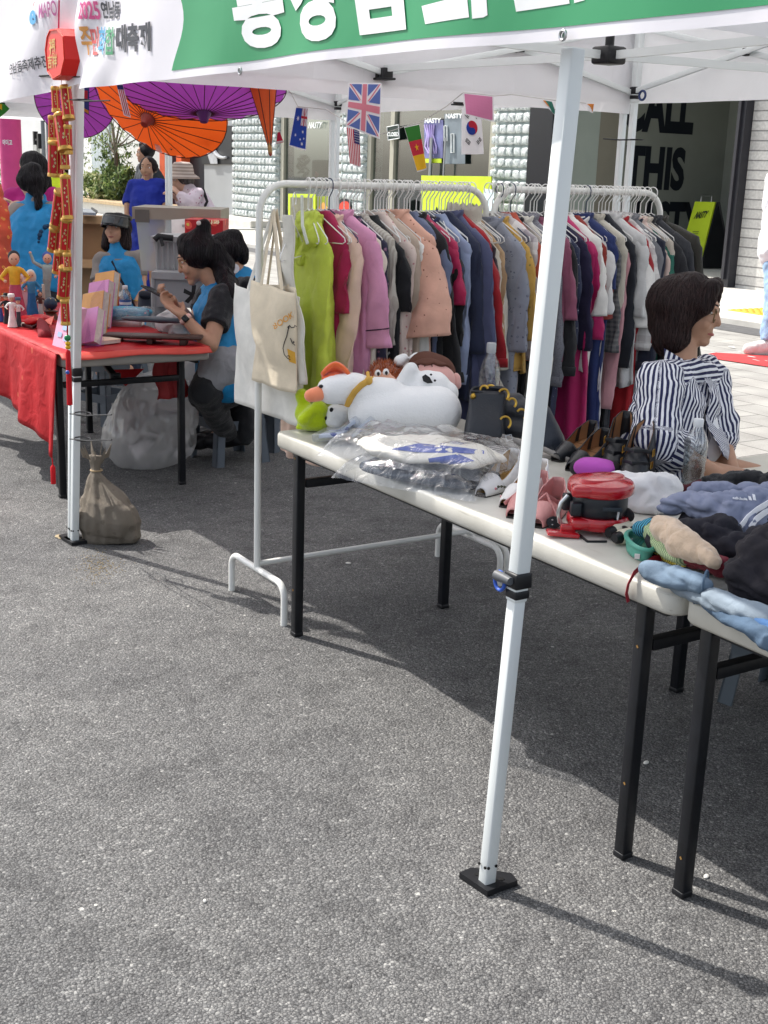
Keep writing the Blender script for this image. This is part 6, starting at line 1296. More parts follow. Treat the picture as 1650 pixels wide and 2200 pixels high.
# ---------------- under the white tables
STG = M('slate grey plastic', '#5a626c', .5, .05); 
def stool(lab, c, s=1.0, mat=None, rz=0, h=.46):
    r = thing('plastic_stool', lab, 'stool', c, 'grey plastic stools'); c = V3(c); rt_ = rotz(rz); mt = mat or STG; a0, a1 = .105*s, .150*s; h*=s
    ob('seat', MB().box(c+V3((0, 0, h-.014)), (a0*2+.03, a0*2+.03, .028), rt_, bev=.012), mt, r)
    for sx in (-1, 1):
        for sy in (-1, 1):
            lg = MB(); q_ = [V3((sx*a0, sy*a0, h-.02)), V3((sx*a1, sy*a1, 0))]
            for dx, dy in ((-sx*.05, 0), (0, -sy*.05)):
                top = [q_[0], q_[0]+V3((dx*.9, dy*.9, 0))]; bot = [q_[1], q_[1]+V3((dx, dy, 0))]
                lg.prism([c+rt_ @ p for p in (top[0], top[1], bot[1], bot[0])], rt_ @ V3((-sx*.007 if dx == 0 else 0, -sy*.007 if dy == 0 else 0, 0)))
            ob('leg', lg, mt, r, sm=False)
    m_ = (a0+a1)/2+.002
    for k in range(4):
        A = [V3((-m_, -m_, 0)), V3((m_, -m_, 0)), V3((m_, m_, 0)), V3((-m_, m_, 0))]; p, q_ = A[k], A[(k+1) % 4]
        ob('apron', MB().beam(c+rt_ @ p+V3((0, 0, h*.42)), c+rt_ @ q_+V3((0, 0, h*.42)), .007, .05).beam(c+rt_ @ (p*.88)+V3((0, 0, h*.9)), c+rt_ @ (q_*.88)+V3((0, 0, h*.9)), .007, .06), mt, r, sm=False)
    return r
stool('translucent grey plastic stool under the second white table at right edge', (3.06, 2.36, 0), rz=.2, mat=M('translucent grey plastic', '#59626a', .35, .05))
bx_ = thing('plastic_tub', 'small clear blue grey tub on the road behind the table leg', 'tub', on(1378, 1300, z=0))
c = on(1378, 1302, z=0)+V3((.1, .05, 0)); ob('tub', MB().lathe([(.001, 0), (.10, 0), (.125, .14), (.118, .14), (.095, .006), (.001, .006)], c, n=4), M('blue grey tub', '#566470', .35), bx_, sm=False)
ob('rim', MB().tube([c+V3((.125*math.cos(a), .125*math.sin(a), .14)) for a in [0, 1.5708, 3.1416, 4.712]], .006, 6, True), M('blue grey tub', '#566470'), bx_)
# litter
for px, py, s, lab in ((748, 1211, .012, 'tiny white scrap of paper on road beneath the table'), (1517, 1885, .010, 'white pebble on road beside the nearest table leg'), (1388, 1640, .012, 'small pale stub on the shaded road between table legs'), (440, 1938, .006, 'white speck of gravel on open sunny road')):
    c = on(px, py, z=0); one('litter', MB().ell(c+V3((0, 0, .003)), (s, s*.6, .004), rotz(rnd.uniform(0, 3)), 8, 5), M('paper scrap', '#e4e2dc', .7), lab, 'litter')
# ================================================================== PEOPLE
def skinmat(n, c): return M(n, c, .5, .08, 18, bump=.08, bs=200, bd=.001, spec=.35)
SK1, SK2, SK3 = skinmat('skin light', '#c99a80'), skinmat('skin warm', '#b48a71'), skinmat('skin pale', '#d3a891')
def hairmat(n, c):
    if n in MC: return MC[n]
    mt, t, N, L, b = NT(n); MC[n] = mt; v = coord(t, 90, 90, 6); nz = tex(t, 'Noise', 1.5, v, Detail=4.0); c = S(c)
    L.new(ramp(t, [(.3, tuple(x*.55 for x in c)), (.7, tuple(x*1.5 for x in c))], nz.outputs[0]), b.inputs['Base Color']); b.inputs['Roughness'].default_value = .55; b.inputs['Specular IOR Level'].default_value = .2
    bumpn(t, nz.outputs[0], .7, .006, b); return mt
HBLK, HBRN, HGRY = hairmat('black hair', '#100d12'), hairmat('dark brown hair', '#1d1112'), hairmat('greying hair', '#4b4644')
HSTR, HSTB = M('black hair strand', '#1d191f', .4, .4, 60), M('brown hair strand', '#33201f', .38, .4, 60)
EYEW, IRIS = M('eye white', '#e6e2de', .3), M('iris', '#1d1512', .2); LIPM = M('lips', '#a05a54', .5)
UP = V3((0, 0, 1)); FH = V3((FWD.x, FWD.y, 0)).normalized(); RH = V3((RGT.x, RGT.y, 0)).normalized()
def hand_caps(w, d, n, s=1.0, curl=.5, thumb=1):
    """palm, four bent fingers and a thumb; d runs to the fingertips, n is where the palm faces"""
    d, n = V3(d).normalized(), V3(n).normalized(); n = (n-d*n.dot(d)).normalized(); x = d.cross(n); o = []; w = V3(w)
    for k in range(4):
        off = x*((k-1.5)*.0185*s); b = w+off*.75+d*.012*s; kn = w+off+d*(.082-.004*abs(k-1.2))*s; o.append((b, .014*s, kn, .0115*s))
        L = (.040, .046, .043, .034)[k]*s; a = curl*(.5+.12*k); p = kn; dd = d
        for j, f in enumerate((1, .68, .52)):
            ang = a*(1+.5*j) if j else a*.8; dd = (d*math.cos(ang*(j+.6))+n*math.sin(ang*(j+.6))); q_ = p+dd*L*f; o.append((p, (.0098-.0012*j)*s, q_, (.0088-.0013*j)*s)); p = q_
    t0 = w+x*(-thumb*.020*s)+d*.022*s; t1 = t0+(d*.55-x*thumb*.75+n*.35).normalized()*.040*s; t2 = t1+(d*.8-x*thumb*.3+n*.5).normalized()*.030*s
    o += [(t0, .014*s, t1, .0115*s), (t1, .0115*s, t2, .0085*s)]
    return o
def strands(mb, n, L, mat, parent, seed=1, down=-UP, r=.0011, zmax=1.0):
    t = BVHTree.FromPolygons([p.copy() for p in mb.v], mb.f); q = random.Random(seed); o = MB()
    for k in range(n):
        p = q.choice(mb.v).copy(); pts = []; jit = V3((q.gauss(0, .18), q.gauss(0, .18), 0))
        for j in range(int(L/.014)):
            h = t.find_nearest(p)
            if h[0] is None: break
            pts.append(h[0]+h[1]*(.0008+.0022*q.random() if j else .0005)); d = down+jit; d = d-h[1]*d.dot(h[1])
            if d.length < .15: break
            p = h[0]+d.normalized()*.014
        if len(pts) > 3: o.tube(pts, [r*(1-.6*i/len(pts)) for i in range(len(pts))], 3, caps=False)
    return ob('hair_strand', o, mat, parent, ang=0)
class Person:
    def __init__(s, lab, d0, P, f, up=UP, sc_=1.0, skin_=SK1, vox=.01, eyes=True, hands=True, legs=True, hn=None, hcurl=.5, foot=None):
        s.p = {k: far(v[0], v[1], d0+(v[2] if len(v) > 2 else 0)) for k, v in P.items()}; p = s.p; s.d0 = d0; s.sc = sc_; s.vox = vox
        f = V3(f).normalized(); up = V3(up); up = (up-f*up.dot(f)).normalized(); s.f, s.u, s.x = f, up, f.cross(up); c = p['head']; s.c = c; k = sc_
        rt = basis(s.x, f, up); s.rt = rt; e = MB()
        e.ell(c+up*.022*k-f*.010*k, (.073*k, .092*k, .093*k), rt); e.ell(c-up*.03*k+f*.028*k, (.058*k, .063*k, .078*k), rt)
        e.ell(c-up*.098*k+f*.066*k, (.024*k, .022*k, .018*k), rt, 10, 8); e.ell(c+up*.022*k+f*.070*k, (.05*k, .022*k, .02*k), rt, 10, 8)
        for sg in (-1, 1): e.ell(c+s.x*sg*.077*k-up*.012*k-f*.008*k, (.010*k, .020*k, .031*k), rt, 10, 8); e.ell(c+s.x*sg*.036*k-up*.034*k+f*.062*k, (.024*k, .022*k, .024*k), rt, 10, 8)
        cp = [(c+f*.087*k+up*.006*k, .008*k, c+f*.100*k-up*.030*k, .0115*k), (c-up*.07*k-f*.008*k, .048*k, p['neck'], .056*k), (c-up*.068*k+f*.078*k, .014*k, c-up*.076*k+f*.076*k, .013*k)]
        shL, shR, hip = p['shL'], p['shR'], p['hip']; ch = (shL+shR)/2; ax = (shR-shL).normalized(); dn = (hip-ch).normalized(); s.ax, s.ch, s.dn = ax, ch, dn
        cp += [(shL, .05*k, shR, .05*k), (p['neck'], .056*k, ch+dn*.05, .075*k), (ch+dn*.1-ax*.06*k, .09*k, hip-ax*.05*k, .1*k), (ch+dn*.1+ax*.06*k, .09*k, hip+ax*.05*k, .1*k)]
        for sd in 'LR':
            if 'el'+sd in p:
                sh, el, wr = p['sh'+sd], p['el'+sd], p.get('wr'+sd)
                cp.append((sh, .047*k, el, .037*k))
                if wr is not None:
                    cp.append((el, .037*k, wr, .025*k))
                    if hands:
                        hd = p.get('ha'+sd); hdir = (hd-wr) if hd is not None else (wr-el)
                        cp += hand_caps(wr, hdir, (hn or {}).get(sd, -UP), k, hcurl, 1 if sd == 'R' else -1)
            if legs and 'kn'+sd in p:
                hp_ = hip+(ax if sd == 'R' else -ax)*.085*k; kn, an = p['kn'+sd], p['an'+sd]; cp += [(hp_, .085*k, kn, .056*k), (kn, .054*k, an, .036*k), (an, .036*k, an+(foot or f)*.16*k-UP*.04, .03*k)]
        s.r = thing('person', lab, 'person', (hip.x, hip.y, min(0, 0)) if True else hip)
        s.mb = skin(cp, vox, 3, e); s.body = ob('body', s.mb, skin_, s.r, ang=0); s.st = stick(s.mb)
        if eyes:
            for sg in (-1, 1):
                a = c+s.x*sg*.031*k+up*.004*k; q_ = s.st(a+f*.2, -f, 0); ey = ob('eye', MB().ell(q_-f*.006*k, (.013*k, .009*k, .0065*k), rt, 12, 8), EYEW, s.r)
                ob('iris', MB().ell(q_-f*.001*k, (.0058*k, .004*k, .0058*k), rt, 10, 6), IRIS, ey)
                ob('eyebrow', MB().tube([s.st(c+s.x*sg*(.016+.03*j/4)*k+up*(.028+.004*math.sin(j*.8))*k+f*.2, -f, .001) for j in range(5)], .0032*k, 6, flat=.5), HBLK, s.r)
            lp = [s.st(c+s.x*(j-3)*.0072*k-up*(.070-.0008*abs(j-3))*k+f*.2, -f, .0) for j in range(7)]
            ob('lips', MB().tube(lp, [.002*k, .004*k, .0052*k, .0055*k, .0052*k, .004*k, .002*k], 6), LIPM, s.r)
    def cloth(s, name, cps, mat, vox=None, wob=None, parent=None, stripe=False, smooth=3):
        mb = skin(cps, vox or s.vox, smooth, wob=wob or [(.010, 11, 3), (.006, 27, 5)])
        if stripe:
            at = []
            for q_ in mb.v:
                best = 1e9
                for (a, ra, b, rb) in [c[:4] for c in cps]:
                    d = b-a; t = max(0, min(1, (q_-a).dot(d)/max(d.length_squared, 1e-9))); ctr = a+d*t; dist = (q_-ctr).length/(ra+(rb-ra)*t)
                    if dist < best:
                        best = dist; x_, y_, _ = frame(d, s.f if abs(d.normalized().dot(s.f)) < .9 else UP); w_ = q_-ctr; val = math.atan2(w_.dot(y_), w_.dot(x_))*(ra+rb)*.5
                at.append(val)
            mb.at = at
        return ob(name, mb, mat, parent or s.r, ang=0), mb
    def torso(s, k=1.0, sh=.062, ch=.105, hp=.115, wd=.055, drop=0.0, low=0):
        hip = s.p['hip']+s.dn*low; a, d = s.ax, s.dn
        return [(s.p['shL'], sh*k, s.p['shR'], sh*k), (s.ch+d*.1-a*wd, ch*k, hip-a*wd, hp*k), (s.ch+d*.1+a*wd, ch*k, hip+a*wd, hp*k), (s.p['neck']-s.dn*0, .066*k, s.ch+d*.05, .085*k)]
    def sleeve(s, sd, upto=1.0, r0=.062, r1=.052, fore=0, r2=.04):
        sh, el = s.p['sh'+sd], s.p['el'+sd]; o = [(sh, r0, sh.lerp(el, upto), r1, False, fore == 0)]
        if fore: wr = s.p['wr'+sd]; o.append((el, r1, el.lerp(wr, fore), r2, False, True))
        return o
    def hair(s, cps, mat, vox=None, name='hair', wob=None):
        o, mb = s.cloth(name, cps, mat, vox, wob or [(.005, 22, 9)])
        if s.d0 < 9.5: strands(mb, int(900 if s.d0 < 5 else 420 if s.d0 < 7 else 200), .12, HSTR if mat is HBLK else HSTB, o, 3, r=.0010*max(1, s.d0/5))
        return o, mb
    def H(s, x, f, u): return s.c + s.x*x*s.sc + s.f*f*s.sc + s.u*u*s.sc
    def cap(s, extra=(), r=.088):
        H = s.H; return [(H(0, -.012, .035), r*s.sc, H(0, -.03, .02), r*s.sc), (H(-.028, -.02, .015), (r-.012)*s.sc, H(.028, -.02, .015), (r-.012)*s.sc)]+list(extra)
    def glasses(s, mat, r=.019, dz=.004):
        g = MB(); cs = []
        for sg in (-1, 1):
            c = s.st(s.H(sg*.031, .25, dz), -s.f, .012); cs.append(c); g.tube([c+s.x*(r*s.sc*math.cos(a))+s.u*(r*.9*s.sc*math.sin(a)) for a in [i*math.pi/9 for i in range(18)]], .0023, 6, True)
            g.tube([c+s.x*sg*r*s.sc+s.u*.006, s.H(sg*.083, -.01, .012)], .0014, 6)
        g.tube([cs[0]+s.x*r*s.sc+s.u*.004, cs[1]-s.x*r*s.sc+s.u*.004], .0013, 6); gl = ob('glasses', g, mat, s.r)
        for c in cs: ob('lens', MB().poly([c+s.x*(r*.95*s.sc*math.cos(a))+s.u*(r*.86*s.sc*math.sin(a)) for a in [i*math.pi/8 for i in range(16)]]), clear('spectacle lens', (.95, .96, .96), .3, .03, 10, 0), gl, sm=False)
VEST = M('turquoise vest nylon', '#1684bd', .6, .08, 10, bump=.5, bs=18, bd=.012, weave=.2); TAUPE = M('taupe jersey', '#8d8580', .85, .06, bump=.4, bs=22, bd=.01); BLT = M('black jersey', '#14161c', .85, .1, bump=.4, bs=22, bd=.01)

# --- seated seller in the striped shirt
w = Person('woman with dark bob and glasses in navy and white striped shirt, seated behind the table', 3.95,
    dict(head=(1484, 664, 0), neck=(1462, 772, .02), shR=(1418, 820, -.12), shL=(1520, 808, .15), elR=(1408, 945, -.20), wrR=(1562, 1030, -.10), haR=(1600, 1052, -.08), elL=(1548, 945, .12), wrL=(1575, 1018, .0), haL=(1600, 1045, .0), hip=(1420, 1010, .02), knR=(1585, 1040, -.1), anR=(1600, 1215, -.1), knL=(1620, 1030, .12), anL=(1640, 1200, .12)),
    RH*.92-FH*.38-UP*.12, UP+RH*.03, .94, SK2, .006)
STR = attr_stripe('navy white stripe', '#e3e4ea', '#1a1f4a', .0165, .52)
p = w.p
tor = [(p['shR'], .064, p['shL'], .066), (w.ch+w.dn*.09-w.ax*.06, .112, p['hip']-w.ax*.05-RH*.02, .15), (w.ch+w.dn*.09+w.ax*.06, .112, p['hip']+w.ax*.05-RH*.02, .15), (w.ch+w.dn*.28-RH*.07, .095, p['hip']-RH*.10, .10)]
w.cloth('shirt', tor+[(p['shR'], .068, p['elR'], .078), (p['elR'], .078, p['elR'].lerp(p['wrR'], .36), .062, False, True), (p['shL'], .066, p['elL'], .066), (p['elL'], .066, p['elL'].lerp(p['wrL'], .35), .055, False, True)], STR, .006, [(.016, 9, 3), (.011, 21, 5), (.004, 48, 2)], stripe=True, smooth=3)
def collar(sg):
    a = p['neck']
    return MB().grid(lambda u, v: a+w.x*(sg*(.062+.022*u))+w.f*(.085*v-.045+.015*u)-UP*(.012+.045*u+.03*v-.045*(1-u)) , 7, 12)
for sg in (1, -1):
    cm_ = collar(sg); cm_.at = [q_.dot(w.f) for q_ in cm_.v]; ob('collar', cm_, STR, w.r, solid=.003)
und = MB().grid(lambda u, v: far(1497+ (1522-1497)*u + 14*v, 835+100*v+10*u, w.d0-.005+.03*u), 6, 10)
ob('white_top', skin([(far(1500, 850, 3.99), .045, far(1512, 960, 3.99), .06)], .007, 2), M('white vest top', '#e4e4e8', .8), w.r, ang=0)
fr2 = MB().grid(lambda u, v: far(1514+30*v**1.5+10*u+ (16*v*u), 812+165*v+14*u, 3.90-.02*v+.10*u)+w.f*(.014*math.sin(8*v+2*u)), 8, 24); fr2.at = [q_.dot(w.x)*1.2+q_.dot(w.f)*.4 for q_ in fr2.v]; ob('shirt_front', fr2, STR, w.r, solid=.003)
H = w.H
w.hair(w.cap([(H(0, -.06, .01), .088, H(0, -.05, -.05), .08), (H(.05, -.035, 0), .055, H(.062, -.02, -.10), .045), (H(-.05, -.035, 0), .055, H(-.06, -.03, -.10), .045), (H(.03, -.065, -.05), .05, H(.035, -.05, -.12), .045), (H(-.02, -.065, -.05), .05, H(-.03, -.05, -.12), .045), (H(.058, .0, .035), .038, H(.068, -.015, -.07), .036), (H(.056, -.02, -.07), .044, H(.05, -.03, -.125), .034), (H(.02, -.06, -.06), .055, H(.03, -.045, -.115), .042), (H(.04, .055, .085), .03, H(.06, .05, .02), .028), (H(-.04, .055, .085), .03, H(-.06, .05, .0), .026)], .089), HBRN, .006)
w.glasses(M('dark gold wire', '#6b5738', .3, metal=.6), .024, -.004)
ob('necklace', MB().tube([p['neck']+w.x*.05*math.cos(a)+w.f*(.06*math.sin(a)+.01)+UP*(-.02-.05*math.sin(a)) for a in [i*.26 for i in range(13)]], .0008, 5), GOLD, w.r)

# --- volunteer reading her phone
w = Person('woman in turquoise vest and glasses reading her phone at the red stall end', 6.4,
    dict(head=(424, 553, 0), neck=(472, 612, .04), shL=(478, 640, -.12), shR=(450, 630, .20), elL=(452, 742, -.24), wrL=(392, 678, -.26), haL=(355, 650, -.22), elR=(415, 700, .10), wrR=(385, 660, -.08), haR=(352, 640, -.13), hip=(482, 795, .05), knL=(440, 842, -.1), anL=(490, 935, .42), knR=(438, 845, .2), anR=(500, 930, .55)),
    -RH*.93-UP*.38-FH*.05, UP*.93-RH*.36, 1.08, SK2, .0065, foot=-RH, hn={'L': UP+RH*.3, 'R': UP+RH*.2}, hcurl=.75)
p = w.p
w.cloth('tee', w.torso(.96, low=-.02)+w.sleeve('L', .62, .072, .074)+w.sleeve('R', .55, .066, .064), BLT)
w.cloth('vest', w.torso(1.06, .058, .115, .135, low=.03), VEST, None, [(.010, 11, 3), (.007, 24, 5)])
ob('vest_piping', MB().tube([p['shL']+V3((0, 0, .07)), p['shL']+RH*.05+FH*-.04, p['shL']+RH*.04-UP*.12-FH*.02], .006, 6), VEST, w.r)
w.cloth('trousers', [(p['hip']-w.dn*.0, .14, p['hip']+w.dn*.06, .14), (p['hip'], .13, p['knL'], .085), (p['knL'], .08, p['anL'], .06), (p['hip']+FH*.1, .12, p['knR'], .085), (p['knR'], .08, p['anR'], .06)], BLT, .012)
w.cloth('shoe', [(p['anL']-UP*.02, .05, p['anL']-RH*.17-UP*.04, .05), (p['anR']-UP*.02, .05, p['anR']-RH*.17-UP*.04, .05)], BLACKP, .012)
w.cloth('apron', [(p['hip']-w.ax*.05+UP*.03-FH*.04, .135, p['knL'].lerp(p['hip'], .45)-FH*.02, .105)], M('grey marl cloth', '#8f9196', .9, .1, bump=.5, bs=14, bd=.02), .012, [(.012, 14, 3)])
w.hair(w.cap([(w.H(0, .02, .075), .055, w.H(0, -.05, .07), .06), (w.H(0, -.075, .10), .036, w.H(0, -.085, .125), .038), (w.H(0, -.07, 0), .075, w.H(0, -.10, -.08), .06), (w.H(.03, -.08, -.04), .05, p['shL']+UP*.02+RH*.05, .05), (p['neck']+RH*.04, .06, p['neck']+RH*.10-UP*.13, .045)], .09), HBLK, .008)
ob('hair_clip', MB().ell(w.H(-.03, -.07, .145), .012), M('pearl', '#e6e0da', .3), w.r)
w.glasses(M('gold wire', '#a98f63'), .021, 0)
wr = p['wrL'].lerp(p['elL'], .12); ad_ = (p['wrL']-p['elL']).normalized()
wt = ob('wristwatch', MB().lathe([(.031, -.012), (.0325, 0), (.031, .012)], wr, ad_, 20, caps=False), M('pink strap', '#d8b0a4', .6), w.r, solid=.002); a_, b_, _ = frame(ad_); tc_ = (CAM-wr).normalized()
ob('watch_case', MB().box(wr+(tc_-ad_*tc_.dot(ad_)).normalized()*.033, (.034, .030, .012), basis(ad_, (tc_-ad_*tc_.dot(ad_)).normalized().cross(ad_), (tc_-ad_*tc_.dot(ad_)).normalized()), bev=.005), M('black glass', '#0c0d11', .15), wt)
ph = thing('phone', 'dark smartphone held in the hands of vest woman', 'phone', (p['haL']+p['haR'])/2)
pc0 = far(335, 628, 6.23); pd = (far(356, 638, 6.21)-far(314, 616, 6.27)).normalized(); pn_ = (UP*.9+RH*.35); pn_ = (pn_-pd*pn_.dot(pd)).normalized()
ob('case', MB().box(pc0, (.155, .075, .011), basis(pd, pn_.cross(pd), pn_), bev=.005), BLACKP, ph); ob('screen', MB().box(pc0+pn_*.0058, (.146, .068, .001), basis(pd, pn_.cross(pd), pn_)), M('phone screen', '#1f252e', .1), ph, sm=False)

# --- man behind her
w = Person('man in turquoise vest and black tee bending forward behind the phone reader', 6.9,
    dict(head=(488, 545, 0), neck=(522, 598, .04), shL=(535, 620, -.14), shR=(505, 615, .2), elL=(560, 715, -.1), wrL=(500, 760, -.15), elR=(500, 700, .2), wrR=(470, 740, .1), hip=(560, 775, .05), knL=(522, 830, -.1), anL=(525, 930, -.1), knR=(500, 820, .15), anR=(505, 920, .15)),
    -RH*.95-UP*.3-FH*.1, UP*.95-RH*.3, 1.0, SK2, .009, foot=-RH)
p = w.p
w.cloth('tee', w.torso(.98)+w.sleeve('L', .75, .07, .068)+w.sleeve('R', .75, .066, .064), BLT); w.cloth('vest', w.torso(1.07, .056, .115, .125), VEST)
w.cloth('trousers', [(p['hip'], .14, p['hip']+w.dn*.05, .14), (p['hip'], .12, p['knL'], .085), (p['knL'], .085, p['anL'], .065), (p['hip']+FH*.1, .12, p['knR'], .085), (p['knR'], .08, p['anR'], .065)], BLT, .012)
w.cloth('shoe', [(p['anL']-UP*.02, .05, p['anL']-RH*.18-UP*.05, .05), (p['anR']-UP*.02, .05, p['anR']-RH*.18-UP*.05, .05)], BLACKP, .012)
w.hair(w.cap([(w.H(0, .03, .07), .05, w.H(0, -.05, .06), .065), (w.H(0, -.07, -.01), .05, w.H(0, -.07, -.045), .04)], .085), HBLK, .008); w.glasses(BLACKP, .02, 0)
ob('badge', MB().lathe([(.001, 0), (.026, 0), (.026, .006), (.001, .007)], far(504, 577, 6.68), -FWD, 18), M('white badge', '#dfe0e2', .4), w.r)

# --- volunteer with the sun visor
w = Person('woman in turquoise vest with black sun visor sitting before the cardboard boxes', 9.0,
    dict(head=(251, 492, 0), neck=(256, 533, .03), shR=(218, 558, 0), shL=(296, 555, 0), elR=(208, 622, -.05), wrR=(222, 680, -.15), elL=(304, 615, .02), wrL=(294, 648, -.06), haL=(293, 668, -.07), hip=(258, 690, .05), knR=(235, 700, -.42), anR=(238, 790, -.4), knL=(285, 700, -.42), anL=(285, 790, -.4)),
    -FH*.93+UP*.2-RH*.28, UP, 1.0, SK1, .011, eyes=True, hn={'L': FH, 'R': FH}, hcurl=.3)
p = w.p
w.cloth('tee', w.torso(.97)+w.sleeve('L', .62, .062, .058)+w.sleeve('R', .75, .062, .058), TAUPE, .011); vb, vm_ = w.cloth('vest', w.torso(1.07, .055, .116, .128), VEST, .011); sv_ = stick(vm_)
op = [far(x_, y_, 9.0) for x_, y_ in ((246, 556), (264, 556), (262, 610), (268, 665), (248, 665), (254, 610))]
ob('open_front', MB().poly([sv_(q_, los(q_), .004) for q_ in op]), TAUPE, w.r, sm=False)
ob('bag_strap', MB().tube([sv_(far(x_, y_, 9), los(far(x_, y_, 9)), .004) for x_, y_ in ((240, 562), (250, 585), (265, 612), (280, 640), (292, 665))], .016, 8, flat=.3), M('navy strap', '#151a2b', .7), w.r)
w.cloth('trousers', [(p['hip']-UP*.02, .13, p['hip']-UP*.05, .13), (p['hip']+w.ax*.07, .10, p['knL'], .075), (p['hip']-w.ax*.07, .10, p['knR'], .075), (p['knL'], .07, p['anL'], .06), (p['knR'], .07, p['anR'], .06)], M('navy denim', '#2a3347', .85), .014)
w.hair([c for c in w.cap([(w.H(.062, -.01, .02), .04, w.H(.075, -.01, -.12), .045), (w.H(-.062, -.01, .02), .04, w.H(-.075, -.01, -.12), .045), (w.H(0, -.06, 0), .07, w.H(0, -.06, -.10), .065)], .088)], HBRN, .01)
vis = MB().grid(lambda u, v: w.H(.098*math.sin((u-.5)*3.0), -.005+.13*math.cos((u-.5)*3.0)*(1+.25*v), .085-.085*v), 16, 6); vz = ob('visor', vis, M('smoked visor', '#1a1d20', .15, spec=.6), w.r, solid=.004)
ob('visor_panel', MB().grid(lambda u, v: w.H(.101*math.sin((u-.5)*1.0), .0+.134*math.cos((u-.5)*1.0)*(1+.25*(.2+.6*v)), .085-.085*(.2+.6*v)), 8, 4), M('grey visor panel', '#4b5054', .2), vz)
ob('headband', MB().tube([w.H(.092*math.cos(a), -.01+.108*math.sin(a), .088) for a in [i*.393 for i in range(16)]], .013, 8, True, flat=.5), BLACKP, w.r)
ob('bracelet', MB().tube([p['wrL']+V3((.028*math.cos(a), .028*math.sin(a), .01)) for a in [i*.52 for i in range(12)]], .004, 6, True), GOLD, w.r)

# --- volunteer seen from behind
w = Person('woman with low ponytail in turquoise vest seen from behind at the doll table', 8.2,
    dict(head=(69, 392, 0), neck=(77, 428, .02), shL=(38, 455, .03), shR=(112, 452, .0), elL=(14, 528, .02), wrL=(24, 462, .2), haL=(30, 440, .24), elR=(128, 530, .05), wrR=(118, 590, .1), hip=(80, 600, .03), knL=(70, 720, .0), anL=(70, 830, 0), knR=(95, 720, 0), anR=(95, 830, 0)),
    FH*.8-RH*.55-UP*.1, UP, 1.0, SK1, .011, eyes=False, hcurl=.6)
p = w.p
w.cloth('sweater', w.torso(.96)+w.sleeve('L', 1, .066, .074, .75, .05)+w.sleeve('R', 1, .062, .06, .8, .045), TAUPE, .011)
vb, vm_ = w.cloth('vest', w.torso(1.06, .058, .118, .122, low=.06), VEST, .011, [(.014, 9, 3), (.007, 24, 5)]); sv_ = stick(vm_)
pr = MB()
for k, (x_, y_, a) in enumerate(((97, 488, 6), (103, 486, 5), (88, 498, 5), (86, 505, 6), (84, 512, 4), (83, 520, 3))): q_ = far(x_, y_, 8.1); pr.ell(sv_(q_, los(q_), .003), (pxl(a, 8), pxl(a, 8)*.6, pxl(a, 8)), None, 8, 5)
ob('print', pr, M('navy vest print', '#123a5c', .7), w.r)
w.cloth('trousers', [(p['hip'], .13, p['hip']-UP*.1, .13), (p['hip']-w.ax*.07, .11, p['knL'], .08), (p['hip']+w.ax*.07, .11, p['knR'], .08), (p['knL'], .08, p['anL'], .06), (p['knR'], .08, p['anR'], .06)], M('dark trousers', '#22252e', .85), .016)
w.hair(w.cap([(w.H(0, -.06, .0), .075, w.H(0, -.07, -.04), .06), (w.H(.0, -.10, -.05), .028, w.H(-.01, -.115, -.17), .022), (w.H(0, .03, .07), .05, w.H(0, -.04, .07), .06), (w.H(.06, -.01, .01), .035, w.H(.06, -.02, -.04), .03)], .09), HBLK, .01)
# --- long haired woman behind
w = Person('woman with long black hair in magenta top behind ponytail volunteer', 9.2,
    dict(head=(68, 362, 0), neck=(72, 395, .02), shL=(25, 420, 0), shR=(115, 420, .02), elL=(12, 470, -.05), wrL=(42, 448, -.2), haL=(20, 432, -.25), elR=(125, 480, 0), hip=(75, 560, .03)), FH*.3-RH*.95, UP, 1.0, SK3, .013, eyes=False, hands=True, hcurl=.3)
w.cloth('top', w.torso(1.03)+w.sleeve('L', 1, .062, .055, .6, .045)+w.sleeve('R', 1, .062, .055), M('magenta jersey', '#a3186f', .8, .08, bump=.4), .013)
w.hair(w.cap([(w.H(0, -.05, 0), .085, w.H(0, -.10, -.22), .07), (w.H(.05, -.05, 0), .05, w.H(.06, -.12, -.30), .04), (w.H(-.05, -.05, 0), .05, w.H(-.05, -.10, -.28), .045)], .095), HBLK, .012)
# --- hi-vis passer-by
w = Person('person in neon yellow reflective vest glimpsed behind the red firecracker string', 11.5,
    dict(head=(128, 362, 0), neck=(128, 378, 0), shL=(112, 388, 0), shR=(148, 388, 0), elL=(108, 425, 0), wrL=(108, 455, 0), elR=(152, 425, 0), wrR=(152, 455, 0), hip=(130, 452, 0), knL=(122, 530, 0), anL=(122, 600, 0), knR=(138, 530, 0), anR=(138, 600, 0)), -FH, UP, 1, SK1, .016, eyes=False)
w.cloth('shirt', w.torso(.97)+w.sleeve('L', 1, .06, .05, .8)+w.sleeve('R', 1, .06, .05, .8), M('dark shirt', '#22262c', .8), .016); vb, vm_ = w.cloth('reflective_vest', w.torso(1.08, .055), M('neon yellow', '#cfe61f', .6), .016); sv_ = stick(vm_)
ob('reflective_band', MB().tube([sv_(far(x_, 415, 11.4), los(far(x_, 415, 11.4)), .003) for x_ in (112, 120, 128, 136, 146)], .025, 6, flat=.3), M('silver band', '#b9bdbb', .4), w.r)
w.cloth('trousers', [(w.p['hip'], .13, w.p['hip']-UP*.1, .13), (w.p['hip'], .11, w.p['knL'], .08), (w.p['hip'], .11, w.p['knR'], .08), (w.p['knL'], .08, w.p['anL'], .06), (w.p['knR'], .08, w.p['anR'], .06)], M('dark trousers', '#22252e'), .018); w.hair(w.cap(), HBLK, .014)

